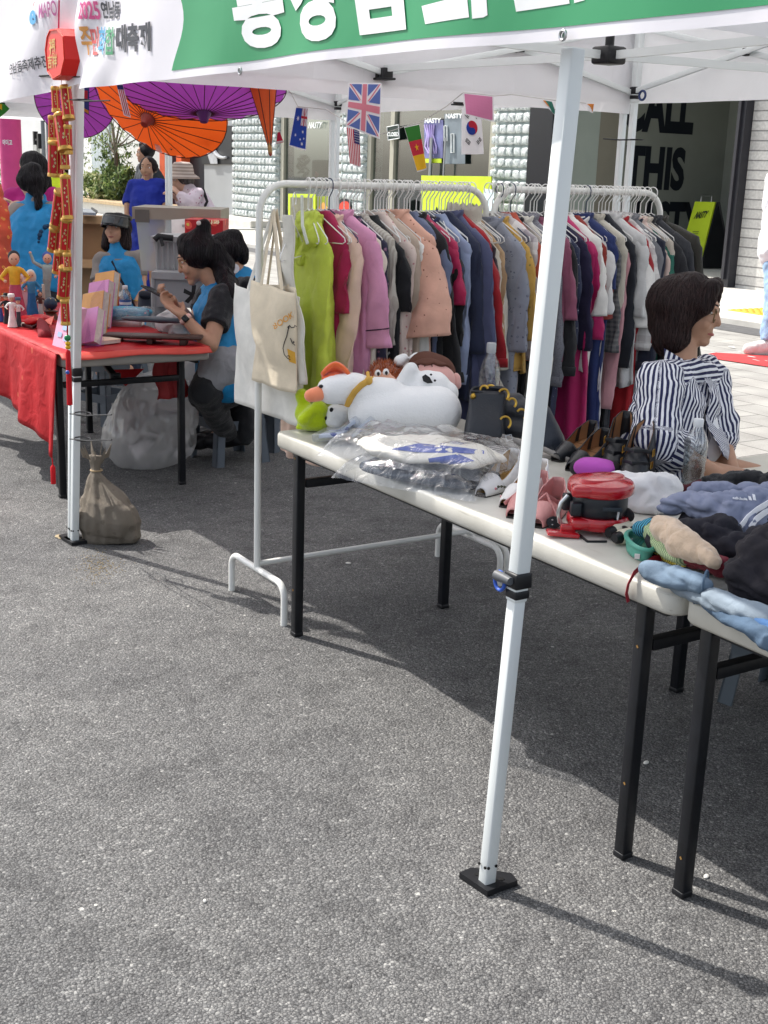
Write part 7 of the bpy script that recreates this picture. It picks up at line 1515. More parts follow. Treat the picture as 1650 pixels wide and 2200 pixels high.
# --- three passers-by beyond the stalls
w = Person('woman in royal blue dress with hair tied back walking towards the stalls', 12.0,
    dict(head=(318, 362, 0), neck=(316, 384, .03), shR=(287, 398, 0), shL=(346, 398, 0), elR=(274, 430, .05), wrR=(272, 462, -.02), haR=(273, 480, -.03), elL=(354, 432, 0), wrL=(357, 462, -.1), haL=(360, 480, -.1), hip=(316, 475, .03), knR=(308, 560, 0), anR=(306, 640, 0), knL=(330, 560, 0), anL=(332, 640, 0)),
    -FH*.97-RH*.12+UP*.06, UP, .98, SK2, .013, hn={'L': FH, 'R': FH}, hcurl=.3)
BDR = M('royal blue cloth', '#1a2f9c', .75, .08, 6, bump=.4, bs=16, bd=.015); p = w.p
w.cloth('dress', w.torso(1.05)[:-1]+w.sleeve('L', 1, .062, .054, .25, .05)+w.sleeve('R', 1, .062, .054, .25, .05)+[(p['hip'], .15, p['hip']-UP*.7, .22)], BDR, .013)
w.hair(w.cap([(w.H(0, -.02, .075), .05, w.H(0, -.06, .05), .07)], .083), HBRN, .012)
w = Person('man in dark shirt and glasses looking left behind the blue dressed woman', 14.3,
    dict(head=(312, 328, 0), neck=(318, 350, .03), shL=(330, 368, -.15), shR=(306, 364, .2), elL=(352, 408, -.1), wrL=(366, 440, -.15), elR=(296, 405, .2), hip=(335, 455, 0), knL=(330, 540, 0), anL=(330, 610, 0), knR=(338, 540, .1), anR=(338, 610, .1)), -RH*.97-FH*.2, UP, 1.0, SK1, .015)
p = w.p; w.cloth('shirt', w.torso(1.1, .07, .125, .13)+w.sleeve('L', .95, .075, .07)+w.sleeve('R', .95, .07, .065), M('dark slate shirt', '#2b3038', .8, bump=.4), .015)
w.cloth('trousers', [(p['hip'], .13, p['hip']-UP*.1, .13), (p['hip'], .11, p['knL'], .08), (p['hip'], .11, p['knR'], .08), (p['knL'], .08, p['anL'], .06), (p['knR'], .08, p['anR'], .06)], M('dark trousers', '#22252e'), .018)
w.hair(w.cap([(w.H(0, .03, .08), .045, w.H(0, -.05, .06), .06)], .086), HBLK, .012); w.glasses(BLACKP, .02)
w = Person('elderly woman in striped bucket hat and pink floral blouse leaning by a tent leg', 11.9,
    dict(head=(391, 386, 0), neck=(405, 408, .03), shL=(424, 420, -.12), shR=(404, 418, .2), elL=(404, 436, -.22), wrL=(380, 412, -.2), haL=(368, 400, -.15), elR=(398, 440, .15), wrR=(378, 425, .05), hip=(438, 480, .05), knL=(420, 560, -.1), anL=(422, 640, -.1), knR=(415, 560, .1), anR=(418, 640, .1)), -RH*.95-FH*.3-UP*.12, UP, 1.0, SK3, .012, hn={'L': -UP, 'R': -UP}, hcurl=.6)
FLB = M('pink floral blouse', '#d9c9d2', .8, .05, bump=.4, bs=18, bd=.012, pat=p_spots('#a35b78', 22, .22)); p = w.p
w.cloth('blouse', w.torso(1.1, .07, .13, .14)+w.sleeve('L', 1, .07, .066, .8, .05)+w.sleeve('R', 1, .066, .06, .8, .05)+[(p['hip'], .14, p['hip']-UP*.25, .15)], FLB, .012)
w.cloth('trousers', [(p['hip'], .12, p['knL'], .08), (p['hip'], .12, p['knR'], .08), (p['knL'], .08, p['anL'], .06), (p['knR'], .08, p['anR'], .06)], M('dark trousers', '#22252e'), .018)
w.hair(w.cap([(w.H(0, -.07, -.01), .05, w.H(0, -.07, -.05), .04)], .085), HGRY, .012)
HAT = M('striped straw hat', '#9c8a80', .85, .08, 10, bump=.4, bs=60, pat=p_stripe('#c5b5aa', .03, 2))
hc_ = w.H(0, -.01, .06); ob('hat', MB().lathe([(.165, -.05), (.16, -.04), (.112, -.005), (.106, .03), (.098, .075), (.07, .098), (.001, .104)], hc_, w.u-w.f*.1, 28, caps=False), HAT, w.r, solid=.005)
ob('bag_strap', MB().tube([p['shL']+RH*.05+UP*.07, p['shL']+RH*.10-UP*.05-FH*.05, p['hip']+UP*.1-FH*.14], .02, 6, flat=.4), BLACKP, w.r)
# --- passer-by at the right edge
w = Person('passer-by in white shirt, pale jeans and white sneakers at right edge', 11.6,
    dict(head=(1700, 330, 0), neck=(1696, 362, 0), shR=(1662, 385, 0), shL=(1728, 385, 0), elR=(1652, 445, 0), wrR=(1668, 505, -.05), elL=(1742, 445, 0), hip=(1676, 540, 0), knR=(1664, 650, -.02), anR=(1652, 738, .02), knL=(1690, 650, .08), anL=(1692, 742, .1)), -RH*.9+FH*.3, UP, 1.0, SK1, .013, eyes=False, foot=-RH)
p = w.p; w.cloth('shirt', w.torso(1.12, .07, .125, .14)+w.sleeve('R', 1, .072, .064, .8, .05)+w.sleeve('L', 1, .07, .06), M('white cotton shirt', '#e9e9ec', .8, .03, bump=.5, bs=10, bd=.02), .013)
w.cloth('jeans', [(p['hip'], .15, p['hip']-UP*.08, .15), (p['hip']-RH*.03, .125, p['knR'], .095), (p['hip']+RH*.04, .125, p['knL'], .095), (p['knR'], .095, p['anR']+UP*.03, .085, False, True), (p['knL'], .095, p['anL']+UP*.03, .085, False, True)], M('pale blue denim', '#93b0cf', .85, .2, 6, bump=.5, bs=14, bd=.02), .013, [(.018, 8, 3), (.008, 20, 5)])
SNK = M('white sneaker', '#e6e4de', .6, .04)
w.cloth('sneaker', [(p['anR']-UP*.02, .07, p['anR']-UP*.06-RH*.19, .055), (p['anR']-UP*.07+RH*.04, .048, p['anR']-UP*.08-RH*.12, .042)], SNK, .012); w.cloth('sneaker', [(p['anL']-UP*.02, .07, p['anL']-UP*.06-RH*.19, .055), (p['anL']-UP*.07+RH*.04, .048, p['anL']-UP*.08-RH*.12, .042)], SNK, .012)
w.hair(w.cap(), HBLK, .014)
# ================================================================== RED CLOTH STALL
T2Y, T2X0, T2X1 = 5.50, 1.80, 2.53
TR = table('grey topped folding table under the red cloth of the left stall', T2X0, T2X1, T2Y, 7.35, ((5.73, 1), (7.1, -1)), top=M('grey table top', '#8e8a84', .6, .1))
def redcloth():
    return M('red satin cloth', '#c41a24', .55, .12, 5, bump=.5, bs=12, bd=.02, tl=.25, pat=p_spots('#d9614a', 9, .12))
RC = redcloth(); ct = thing('red_tablecloth', 'red patterned cloth draped over the doll table with a tasselled corner', 'tablecloth', (2.1, 6.5, Z))
ob('top', MB().grid(lambda u, v: V3((T2X0-.02+(T2X1-T2X0+.03)*v, T2Y+.03+2.0*u, Z+.008+.004*math.sin(30*u+5*v)*noise.noise(V3((u*9, v*5, 0))))), 60, 16), RC, ct, solid=.003)
zc = [on(px, py, x=1.78).z for px, py in ((108, 968), (60, 925), (0, 862))]
def drape(u, v):
    y = T2Y+.03+2.0*u; zb_ = .24+.26*min(1, u*1.4); k = v
    return V3((T2X0-.022-.02*k-.020*k*math.sin(26*u+2)-.010*k*math.sin(61*u), y-.02*k*math.sin(15*u), Z+.008-(Z-zb_)*k))
ob('drape', MB().grid(drape, 90, 16), RC, ct, solid=.003)
ob('end_trim', MB().grid(lambda u, v: V3((T2X0-.01+(T2X1-T2X0+.01)*u, T2Y+.04-.055*v, Z+.010-.022*v*v-.005*math.sin(9*u)*v)), 30, 6), M('coral fringe cloth', '#dd5549', .6, .1, tl=.3), ct, solid=.002)
ob('end_flap', MB().grid(lambda u, v: V3((T2X1-.16+.17*u+.015*math.sin(9*v), T2Y+.33-.02*v+.015*math.sin(14*u), Z-.01-.28*v)), 14, 12), M('sheer red cloth', '#c2494c', .6, .1, tl=.4), ct, solid=.002)
tc = drape(0, 1); ob('tassel', MB().tube([tc, tc+V3((0, -.005, -.03))], .003, 5).lathe([(.004, 0), (.012, -.012), (.012, -.09), (.001, -.092)], tc+V3((0, -.005, -.03)), n=10), M('red tassel', '#c20f1c', .8), ct)
ob('under_flap', MB().poly([on(225, 795, y=6.0), on(310, 792, y=6.0), on(270, 830, y=6.0)]), RC, ct, sm=False, solid=.003)
# figurines
SKD = M('doll skin', '#d9a58a', .5)
def doll(lab, px, py, hpx, cols, hat=None, arms='down', skirt=1.0, lean=0):
    c = on(px, py, z=Z+.012); d = dep(c); h = pxl(hpx, d); r = thing('figurine', lab, 'figurine', c, 'costume dolls on the red table')
    m_ = [M('doll '+x, x, .6, .12, 40) if isinstance(x, str) else x for x in cols]; f = (V3((CAM.x, CAM.y, c.z))-c).normalized(); x = UP.cross(f); L = x*lean*h
    ob('dress', MB().lathe([(.001, 0), (.17*h*skirt, 0), (.15*h*skirt, .1*h), (.10*h*skirt, .35*h), (.075*h, .52*h)], c, n=16), m_[0], r)
    ob('torso', skin([(c+UP*.52*h+L*.4, .075*h, c+UP*.70*h+L*.8, .085*h), (c+UP*.73*h+L-x*.07*h, .045*h, c+UP*.73*h+L+x*.07*h, .045*h)], max(.004, .02*h), 2), m_[1], r, ang=0)
    hc = c+UP*.88*h+L; ob('head', MB().ell(hc, (.075*h, .08*h, .095*h)), SKD, r); ob('hair', MB().ell(hc-f*.022*h+UP*.025*h, (.085*h, .08*h, .092*h)), m_[2], r)
    fc = MB()
    for s_ in (-1, 1): fc.ell(hc+f*.076*h+x*s_*.028*h+UP*.0, (.009*h, .009*h, .009*h), None, 6, 4)
    ob('eye', fc, IRIS, r)
    for s_ in (-1, 1):
        sh = c+UP*.73*h+L+x*s_*.09*h
        e = sh+(x*s_*.10-UP*.12)*h if arms == 'down' or s_ == 1 else sh+(x*s_*.14+UP*.08)*h; w_ = e+(f*.08-UP*.04-x*s_*.06)*h if arms == 'down' or s_ == 1 else e+(x*s_*.05+UP*.16)*h
        ob('arm', MB().tube([sh, e, w_], [.035*h, .03*h, .022*h], 8), m_[1], r); ob('hand', MB().ell(w_, .025*h), SKD, r)
    if hat == 'cap': ob('hat', MB().lathe([(.10*h, 0), (.11*h, .04*h), (.10*h, .1*h), (.001, .11*h)], hc+UP*.05*h, n=14), m_[3], r)
    if hat == 'wide': ob('hat', MB().lathe([(.19*h, 0), (.09*h, .03*h), (.07*h, .10*h), (.001, .11*h)], hc+UP*.05*h, n=18), m_[3], r)
    if hat == 'fan': ob('fan', MB().lathe([(.001, 0), (.22*h, .0), (.22*h, .02*h), (.001, .02*h)], c+UP*.45*h+f*.13*h, f, 18), m_[3], r)
    if hat == 'drape': ob('headscarf', MB().ell(hc-f*.02*h-UP*.04*h, (.11*h, .09*h, .15*h)), m_[3], r)
    return r
doll('figurine in yellow blouse with long black hair beside pink fans', 36, 690, 150, ('#b5405a', '#e0a92a', '#17131a'))
doll('figurine in pale pink dress holding a round fan', 45, 682, 92, ('#e2a8b4', '#dca0ae', '#d6b0b0', '#e6c3c6'), 'fan', skirt=1.4)
doll('figurine in hot pink skirt with a pearl grey veil', 58, 676, 92, ('#dd2467', '#e0a02c', '#c9c2bd', '#cdb9b6'), 'drape')
doll('figurine in blue robe with ivory headdress', 70, 684, 104, ('#24679c', '#3b84ad', '#d8d2c4', '#cfc8ba'), 'drape', skirt=.85)
doll('tall silver grey dancer figurine with raised arm and blue hair', 103, 664, 122, ('#8b9894', '#97a5a1', '#33509a'), arms='up', skirt=.5, lean=.02)
doll('small groom figurine in black suit with black hat', 15, 694, 62, ('#1b1b20', '#17171c', '#26201f', '#141417'), 'wide', skirt=.75)
doll('small bride figurine in white dress with white cap', 27, 702, 68, ('#e2dcd8', '#e4e0dc', '#ddd6cf', '#e9e6e2'), 'cap', skirt=.9)
doll('small figurine in white shirt with slate blue hat', 41, 701, 60, ('#3a3f46', '#e2dedb', '#5a463e', '#566b88'), 'cap', skirt=.7)
doll('small figurine in blue skirt at far left of doll row', 1, 690, 55, ('#3a62a8', '#d6c2b8', '#6b4a3c'), skirt=1.0)
doll('tiny brown figurine in white apron by the pottery ball', 88, 682, 56, ('#efe9e2', '#6b3b30', '#3f2a24'), skirt=.8)
ch_ = thing('doll_chair', 'ivory doll chair beside the silver dancer figurine', 'figurine', on(88, 668, z=Z+.012)); c = on(88, 668, z=Z+.012); h = pxl(54, dep(c))
ob('seat', MB().box(c+UP*.4*h, (.3*h, .3*h, .05*h), bev=.004), M('ivory wood', '#b9aea0', .6), ch_)
ob('backrest', MB().box(c+UP*.75*h+V3((.13*h, 0, 0)), (.05*h, .3*h, .6*h), bev=.004), M('ivory wood', '#b9aea0'), ch_)
for sx in (-1, 1):
    for sy in (-1, 1): ob('leg', MB().box(c+V3((sx*.12*h, sy*.12*h, .19*h)), (.04*h, .04*h, .38*h)), M('ivory wood', '#b9aea0'), ch_, sm=False)
gl_ = thing('pottery_ball', 'painted pottery ball on a brown wooden stand', 'ornament', on(110, 685, z=Z+.012)); c = on(110, 685, z=Z+.012); h = pxl(34, dep(c))
ob('ball', MB().ell(c+UP*h*.95, h*.42), M('painted pottery', '#24364a', .4, .3, 40, pat=p_spots('#c9a64a', 30, .25, '#b9c7b0')), gl_); ob('stand', MB().lathe([(.001, 0), (h*.5, 0), (h*.45, h*.1), (h*.3, h*.35), (h*.48, h*.5), (.001, h*.5)], c, n=18), M('brown wood', '#5c3420', .5), gl_)
bottle('small clear bottle with white cap standing among the dolls', on(63, 672, z=Z+.012), .19, .026, CAPW)
cs = thing('folk_costume', 'orange and red patterned folk costume displayed at left edge', 'costume', on(2, 650, z=Z)); c0_ = far(-18, 410, 7.3); c1_ = far(-14, 690, 7.1)
ob('robe', skin([(c0_, .07, c0_.lerp(c1_, .4), .11), (c0_.lerp(c1_, .4), .11, c1_, .14), (far(2, 445, 7.25), .05, far(8, 545, 7.2), .055)], .012, 3, wob=[(.02, 9, 2), (.008, 24, 3)]), M('orange red brocade', '#b8452a', .7, .25, 8, bump=.5, pat=p_spots('#d08a3c', 24, .25, '#8e1f2a')), cs, ang=0)
sp = thing('yellow_blue_cloth', 'folded yellow and blue cloth at left edge behind dolls', 'cloth', on(5, 660, z=Z)); ob('cloth', slab(far(4, 618, 7.2), (.2, .2, .06), rotz(.5), amp=.01), M('yellow cloth', '#d9a32c', .7, pat=p_spots('#3f86b8', 7, .3)), sp, ang=0)
bk = thing('wicker_box', 'brown wicker box behind the small figurines', 'box', on(8, 680, z=Z)); ob('box', MB().box(on(8, 668, z=Z)+UP*.06, (.2, .2, .12), bev=.008), M('wicker', '#7a5a3c', .8, .3, 60, bump=.8, bs=120), bk)
# red goods in front
rp = thing('red_pouch_pile', 'red gold trimmed silk pouches piled near the figurines', 'pouch', on(75, 705, z=Z))
ob('pouch', slab(on(78, 700, z=Z)+UP*.03, (.2, .13, .05), rotz(.5), amp=.01, seed=2), M('red silk', '#c91a20', .4, .2, 20, pat=p_spots('#e0a25a', 26, .15)), rp, ang=0); ob('ribbon', MB().prism([on(95, 690, z=Z+.05), on(116, 680, z=Z+.07), on(110, 700, z=Z+.04)], (0, 0, .004)), M('coral ribbon', '#e07060', .6), rp, sm=False)
fn = thing('tassel_fan', 'dark red tassel fan lying at the table front', 'fan', on(95, 735, z=Z)); tb = on(98, 728, z=Z)+UP*.03
ob('tassel', skin([(on(84, 698, z=Z)+UP*.03, .012, on(92, 712, z=Z)+UP*.03, .03), (on(92, 712, z=Z)+UP*.03, .03, on(97, 728, z=Z)+UP*.012, .035)], .006, 3), M('maroon thread', '#7c1622', .9, .15, 60, bump=.9, bs=200), fn, ang=0); ob('handle', MB().tube([on(48, 706, z=Z)+UP*.02, on(70, 712, z=Z)+UP*.02, on(86, 706, z=Z)+UP*.025], .009, 8), M('dark lacquer', '#3a1014', .3), fn); ob('knob', MB().lathe([(.012, -.012), (.014, 0), (.012, .012)], on(48, 706, z=Z)+UP*.02, RH, 12), M('ivory knob', '#d9d0c0', .4), fn)
# books
BKM = [M('book pink', '#d793c4', .5), M('book orange', '#dba35e', .5), M('book cream', '#e3cdb4', .5), M('book violet edge', '#6c5a8c', .6)]; PGE = M('page edge', '#cfc6bd', .8, .1, 60)
for i, (px, yt, yb, dd, lab) in enumerate(((188, 668, 742, .0, 'front pink and orange booklet stack leaning by the pole'), (200, 632, 728, .10, 'second booklet stack leaning behind the front one'), (212, 608, 705, .20, 'third booklet stack with pink cover'), (224, 588, 690, .30, 'tallest booklet stack at the back of the row'))):
    b0 = on(px-2, yb, z=Z+.01); dpt = dep(b0); t0 = far(px+8, yt, dpt+.05); ax_ = (t0-b0).normalized(); r = thing('booklet', lab, 'booklet', b0, 'booklets standing in a row'); H_ = (t0-b0).length
    n_ = V3((-.85, -.5, 0)).normalized(); n_ = (n_-ax_*n_.dot(ax_)).normalized(); x_ = ax_.cross(n_); rt = basis(x_, n_, ax_); cc = (b0+t0)/2
    ob('pages', MB().box(cc, (.13, .042, H_*.98), rt), PGE, r, sm=False); ob('cover', MB().box(cc+n_*.024, (.135, .004, H_), rt).box(cc-n_*.024, (.135, .004, H_), rt), BKM[i % 2], r, sm=False)
    ob('spine', MB().box(cc-x_*.068, (.003, .05, H_), rt), BKM[3], r, sm=False); ob('title_band', MB().box(cc+ax_*(H_/2+.001), (.12, .046, .003), rt), BKM[(i+1) % 3], r, sm=False)
pk = thing('pink_card_box', 'tall pastel pink card box standing left of the pole', 'box', on(128, 745, z=Z)); a, b = on(112, 742, z=Z+.01), on(148, 752, z=Z+.01); t_ = far(130, 655, dep(a))
ob('box', MB().prism([a, b, b+(t_-a)*.98+V3((.01, 0, 0)), t_], (.05, .03, 0)), M('pastel pink card', '#d9a3bd', .5, .05), pk, sm=False); cdm = MB()
for k in range(9): u, v = rnd.uniform(.15, .8), rnd.uniform(.08, .85); q_ = a+(b-a)*u+(t_-a)*v*.95+V3((-.004, -.004, 0)); s_ = .018; cdm.poly([q_, q_+(b-a)*.25, q_+(b-a)*.25+(t_-a)*.12, q_+(t_-a)*.12])
ob('print', cdm, M('pastel blue print', '#9fb8d6', .5), pk, sm=False)
hs = thing('acrylic_stand', 'clear acrylic stand holding the row of booklets', 'stand', on(215, 735, z=Z)); ob('panel', MB().prism([on(180, 748, z=Z+.01), on(222, 745, z=Z+.01), far(224, 600, 6.1), far(196, 640, 6.0)], (.003, 0, 0)), clear('acrylic', (.97, .98, .98), .4, .03, 8, 0), hs, sm=False)
bl = thing('booklet', 'flat peach booklet lying on the red cloth near pole', 'booklet', on(213, 742, z=Z)); c = on(213, 741, z=Z)+UP*.022; ob('pages', MB().box(c, (.13, .16, .016), rotz(.35)), PGE, bl, sm=False); ob('cover', MB().box(c+UP*.0095, (.135, .165, .003), rotz(.35)), BKM[2], bl, sm=False)
jr = thing('drink_jug', 'red insulated jug with white lid behind the blue slippers', 'jug', on(243, 674, z=Z)); c = on(243, 676, z=Z)+UP*.01; h = pxl(48, dep(c)); rj = pxl(17, dep(c))
ob('jug', MB().lathe([(.001, 0), (rj*1.05, 0), (rj, h*.5), (rj*.9, h*.78), (.001, h*.78)], c, n=22), M('red jug', '#b3121c', .35), jr); ob('lid', MB().lathe([(rj*.95, h*.76), (rj*.95, h*.82), (rj*.82, h*.97), (.001, h)], c, n=22), CAPW, jr)
bottle('small labelled water bottle beside the red jug', on(270, 680, z=Z)+UP*.01, .165, .034, CAPW, M('blue label', '#3f6cb4', .4, .1, pat=p_stripe('#d8dfe8', .03, 2)), .10)
sl = thing('blue_slippers', 'blue embroidered fabric pair wrapped in plastic on clear tray', 'slippers', on(255, 705, z=Z)); c = on(255, 702, z=Z)+UP*.055
ob('fabric', slab(c+UP*.02, (.36, .16, .075), rotz(-.55), amp=.012, seed=4), M('blue embroidery', '#2487a6', .5, .2, 20, bump=.6, pat=p_spots('#8d5a7c', 30, .2, '#c9c2b4')), sl, ang=0); ob('tray', MB().box(c-UP*.035, (.26, .12, .05), rotz(-.55), bev=.012), M('silver foil', '#b9a6a4', .25, .3, 12, metal=.5), sl); ob('wrap', film(c-UP*.01, (.42, .22, .06), rotz(-.55), 14, 26, .012), CLR, sl, ang=.5)
for k, (px, py, ln_, lab) in enumerate(((275, 745, .30, 'dark wooden sandal board lying lower on red cloth'), (345, 752, .34, 'dark wooden sandal board with carved foot at the table end'))):
    c = on(px+15, py-8, z=Z)+UP*(.035+.012*k); r = thing('wooden_tray', lab, 'wooden tray', c, 'dark wooden trays'); ob('board', MB().box(c, (ln_, .11, .018), rotz(-.62+.1*k), bev=.008), M('dark wood', '#3a2620', .5, .25, 12, bump=.3, bs=60), r); ob('foot', MB().box(c+rotz(-.6) @ V3((-.08, 0, -.022)), (.03, .08, .03), rotz(-.6), bev=.004).box(c+rotz(-.6) @ V3((.08, 0, -.022)), (.03, .08, .03), rotz(-.6), bev=.004), M('dark wood', '#3a2620'), r)
fl = thing('slate_folder', 'slate grey folded umbrella cloth lying on the wooden trays', 'cloth', on(330, 715, z=Z)); ob('cloth', slab(on(335, 722, z=Z)+UP*.085, (.36, .07, .03), rotz(-.70), amp=.005, seed=6), M('slate nylon', '#4a5660', .5, .1, bump=.4), fl, ang=0)
wp = thing('white_plastic_bag', 'crumpled white plastic bag beyond the trays', 'plastic bag', on(375, 715, z=Z+.05)); wm_ = skin([(far(360, 690, 6.5), .055, far(378, 700, 6.5), .06), (far(378, 712, 6.4), .04, far(390, 715, 6.4), .035)], .008, 1, wob=[(.022, 16, 3), (.012, 34, 5)]); ob('bag', wm_, M('white polythene', '#d9d9d8', .4, .05, tl=.3), wp, ang=.4)
of = thing('orange_folder', 'orange folder standing at the far table corner', 'folder', on(410, 760, z=Z)); ob('panel', MB().prism([far(400, 735, 6.2), far(418, 742, 6.2), far(420, 775, 6.2), far(402, 772, 6.2)], V3((.01, .02, 0))), M('orange card', '#dd6a22', .6), of, sm=False)
# hanging bead string
bs_ = thing('bead_tassel', 'red tassel on green and yellow beads hanging from firecracker string', 'tassel', on(146, 860, x=1.6)); X6 = 1.598
ob('bead', MB().ell(on(145, 726, x=X6), .013), M('green bead', '#1c7a4a', .25), bs_)
for k, yy in enumerate((738, 746)): ob('knot', MB().ell(on(146, yy, x=X6), (.011, .011, .009)), M('yellow knot', '#d9a91f', .7), bs_)
ob('cord', MB().tube([on(145, 690, x=X6), on(145, 720, x=X6)], .003, 5), M('red cord', '#b0101a', .7), bs_); ob('tassel', MB().lathe([(.006, 0), (.0105, -.01), (.012, -.22), (.001, -.225)], on(146, 752, x=X6), n=10), M('red tassel', '#c20f1c', .8), bs_); ob('blue_bead', MB().ell(on(145, 800, x=X6-.012), .008), M('blue bead', '#3a55b0', .3), bs_)

# ---------------- firecracker string and hexagonal lantern
FX_ = 1.60; FR = M('firecracker red', '#b80d18', .45, .15, 14, pat=p_spots('#c49a58', 34, .13)); GT = M('gold trim', '#c69a4f', .35, .15, metal=.7)
fs = thing('firecracker_string', 'string of red and gold firecracker ornaments hanging beside the tent pole', 'ornament', on(130, 180, x=FX_))
FCR = [((118, 188), (121, 240), 8), ((140, 186), (148, 256), 11), ((112, 250), (113, 302), 8), ((130, 246), (141, 323), 13), ((118, 304), (118, 378), 13), ((138, 326), (140, 362), 9), ((140, 378), (146, 470), 10), ((131, 411), (122, 485), 13), ((118, 490), (114, 538), 11), ((143, 470), (139, 540), 11), ((126, 541), (122, 585), 9), ((140, 574), (136, 640), 12), ((139, 645), (141, 697), 9), ((145, 270), (147, 330), 8), ((144, 545), (146, 580), 8)]
for i, (a, b, r_) in enumerate(FCR):
    x_ = FX_+(.0 if i % 2 else -.012)-(.01 if r_ > 11 else 0); A, B = on(*a, x=x_), on(*b, x=x_); R_ = pxl(r_, 5.15); ax_ = (B-A).normalized(); L_ = (B-A).length
    t_ = ob('firecracker', MB().lathe([(.001, 0), (R_*.9, 0), (R_*1.0, L_*.05), (R_*1.04, L_), (.001, L_)], A, ax_, 16), FR, fs)
    ob('gold_rim', MB().lathe([(R_*.92, -.004), (R_*1.07, 0), (R_*1.07, .008), (R_*1.0, .012)], A, ax_, 16).lathe([(R_*1.05, L_-.012), (R_*1.12, L_-.006), (R_*1.12, L_+.002), (R_*.8, L_+.004)], A, ax_, 16), GT, t_)
    tw = (CAM-A); tw = (tw-ax_*tw.dot(ax_)).normalized(); sd_ = ax_.cross(tw); st_ = MB()
    for k in (-.35, .75): w_ = (tw*math.cos(k)+sd_*math.sin(k))*(R_*1.04); st_.tube([A+w_+ax_*L_*.06, A+w_*1.01+ax_*L_*.94], .0018, 5)
    lf = MB()
    for j in range(5): an = .2+rnd.uniform(-.3, .35); w_ = (tw*math.cos(an)+sd_*math.sin(an))*(R_*1.045); q_ = A+w_+ax_*L_*(.3+.1*j); s_ = R_*.35; lf.poly([q_-ax_*s_*.8, q_+sd_*s_*.5, q_+ax_*s_*.7, q_-sd_*s_*.6])
    ob('gold_stripe', st_, GT, t_); ob('gold_print', lf, M('pale gold print', '#c9b98a', .5, .2, 60), t_, sm=False)
ob('cord', MB().tube([on(133, 172, x=FX_+.01), on(135, 300, x=FX_+.01), on(133, 480, x=FX_+.01), on(140, 700, x=FX_+.01)], .003, 5), M('red cord', '#b0101a', .7), fs)
hx = thing('hexagonal_lantern', 'red octagonal lucky charm box with gold lettering on the tent pole', 'ornament', on(124, 172, x=FX_-.02)); HR = M('red satin box', '#e2231c', .4, .06)
cx_, cy_ = 118, 117; oc = [(-11, -54), (6, -56), (19, -40), (22, 10), (14, 45), (-4, 55), (-16, 38), (-21, -10), (-17, -40)]
fr_ = [on(cx_+x_, cy_+y_, x=FX_-.045) for x_, y_ in oc]; bk_ = [p+V3((.075, -.052, 0)) for p in fr_]
hb_ = MB(); n = len(fr_); hb_.add(fr_+bk_, [tuple(range(n)), tuple(range(2*n-1, n-1, -1))]+[(i, (i+1) % n, n+(i+1) % n, n+i) for i in range(n)]); ob('box', hb_, HR, hx, sm=False)
cn = sum(fr_, V3())/n; ob('rim', MB().tube([p+(cn-p)*.06+V3((-.001, 0, 0)) for p in fr_], .003, 5, True), M('red rim', '#f0402c', .4), hx)
def hxf(u, v, x0, x1, y0, y1): return on(x0+(x1-x0)*u, y1+(y0-y1)*v+ -3*u, x=FX_-.047)
ob('lettering', write('福', lambda u, v: hxf(u, v, 105, 118, 84, 118), .02), GT, hx, sm=False); ob('lettering', write('吉祥', lambda u, v: hxf(u, v, 102, 122, 118, 148), .02), GT, hx, sm=False)
ob('cord', MB().tube([on(127, 0, x=FX_-.03), on(126, 62, x=FX_-.03)], .003, 5), M('pink cord', '#c93a6a', .7), hx)

# ---------------- parasols and bunting under the second tent
def parasol(lab, apex, axis, rad, depth, col, n=24, a0=0, span=2*math.pi, cup=.12, fin=.8):
    apex, axis = V3(apex), V3(axis).normalized(); r = thing('parasol', lab, 'parasol', apex, 'oil paper parasols hung under the tent'); x_, y_, _ = frame(axis)
    P = lambda u, t: apex+axis*(depth*(u**(1+cup)))+(x_*math.cos(t)+y_*math.sin(t))*(rad*u)
    ob('canopy', MB().grid(lambda u, v: P(.03+.97*u, a0+span*v)+axis*(.012*u*abs(math.sin(v*n*math.pi))), 8, n*2+1), col, r)
    rb = MB()
    for k in range(n): t = a0+span*k/n; rb.tube([P(.06, t)-axis*.003, P(.5, t)-axis*.003, P(.99, t)-axis*.003], .0019, 4)
    ob('rib', rb, M('dark rib', '#4a1f22', .7), r)
    ob('rim', MB().tube([P(1, a0+span*k/48) for k in range(48)], .0026, 5, True), M('dark rib', '#4a1f22'), r)
    ob('finial', MB().lathe([(.001, -.045*fin), (.022*fin, -.045*fin), (.03*fin, -.02*fin), (.045*fin, .01*fin), (.05*fin, .03*fin)], apex, axis, 14), M('finial '+col.name, '#8a2a20' if 'orange' in col.name else '#5a1f6a', .5), r)
    ob('stick', MB().tube([apex, apex+axis*.5], .01, 6), M('bamboo', '#a5824f', .6), r)
    return r
OP = M('orange oil paper', '#ff6a26', .5, .05, 6, tl=.6); PP = M('purple oil paper', '#a84ab2', .5, .06, 6, tl=.55)
def aim(ap, rim, d0, d1): return far(*ap, d0), (far(*rim, d1)-far(*ap, d0))
parasol('orange paper parasol tilted open with its hub towards camera', far(316, 258, 6.1), RH*.30+UP*.66+FH*.69, .36, .15, OP)
parasol('purple paper parasol overlapping the orange one', far(438, 246, 5.7), UP*.95+FH*.34-RH*.06, .38, .12, PP)
parasol('purple paper parasol behind the tent pole', far(158, 220, 7.2), RH*-.1+FH*1+UP*.35, .235, .08, PP)
a, v = aim((581, 331), (564, 175), 5.55, 5.6); parasol('narrow half closed orange parasol hanging point downward', a, v, pxl(34, 5.55), pxl(175, 5.55), M('bright orange paper', '#ff7433', .5, .04, 6, tl=.35), n=7, cup=.0, fin=.2)
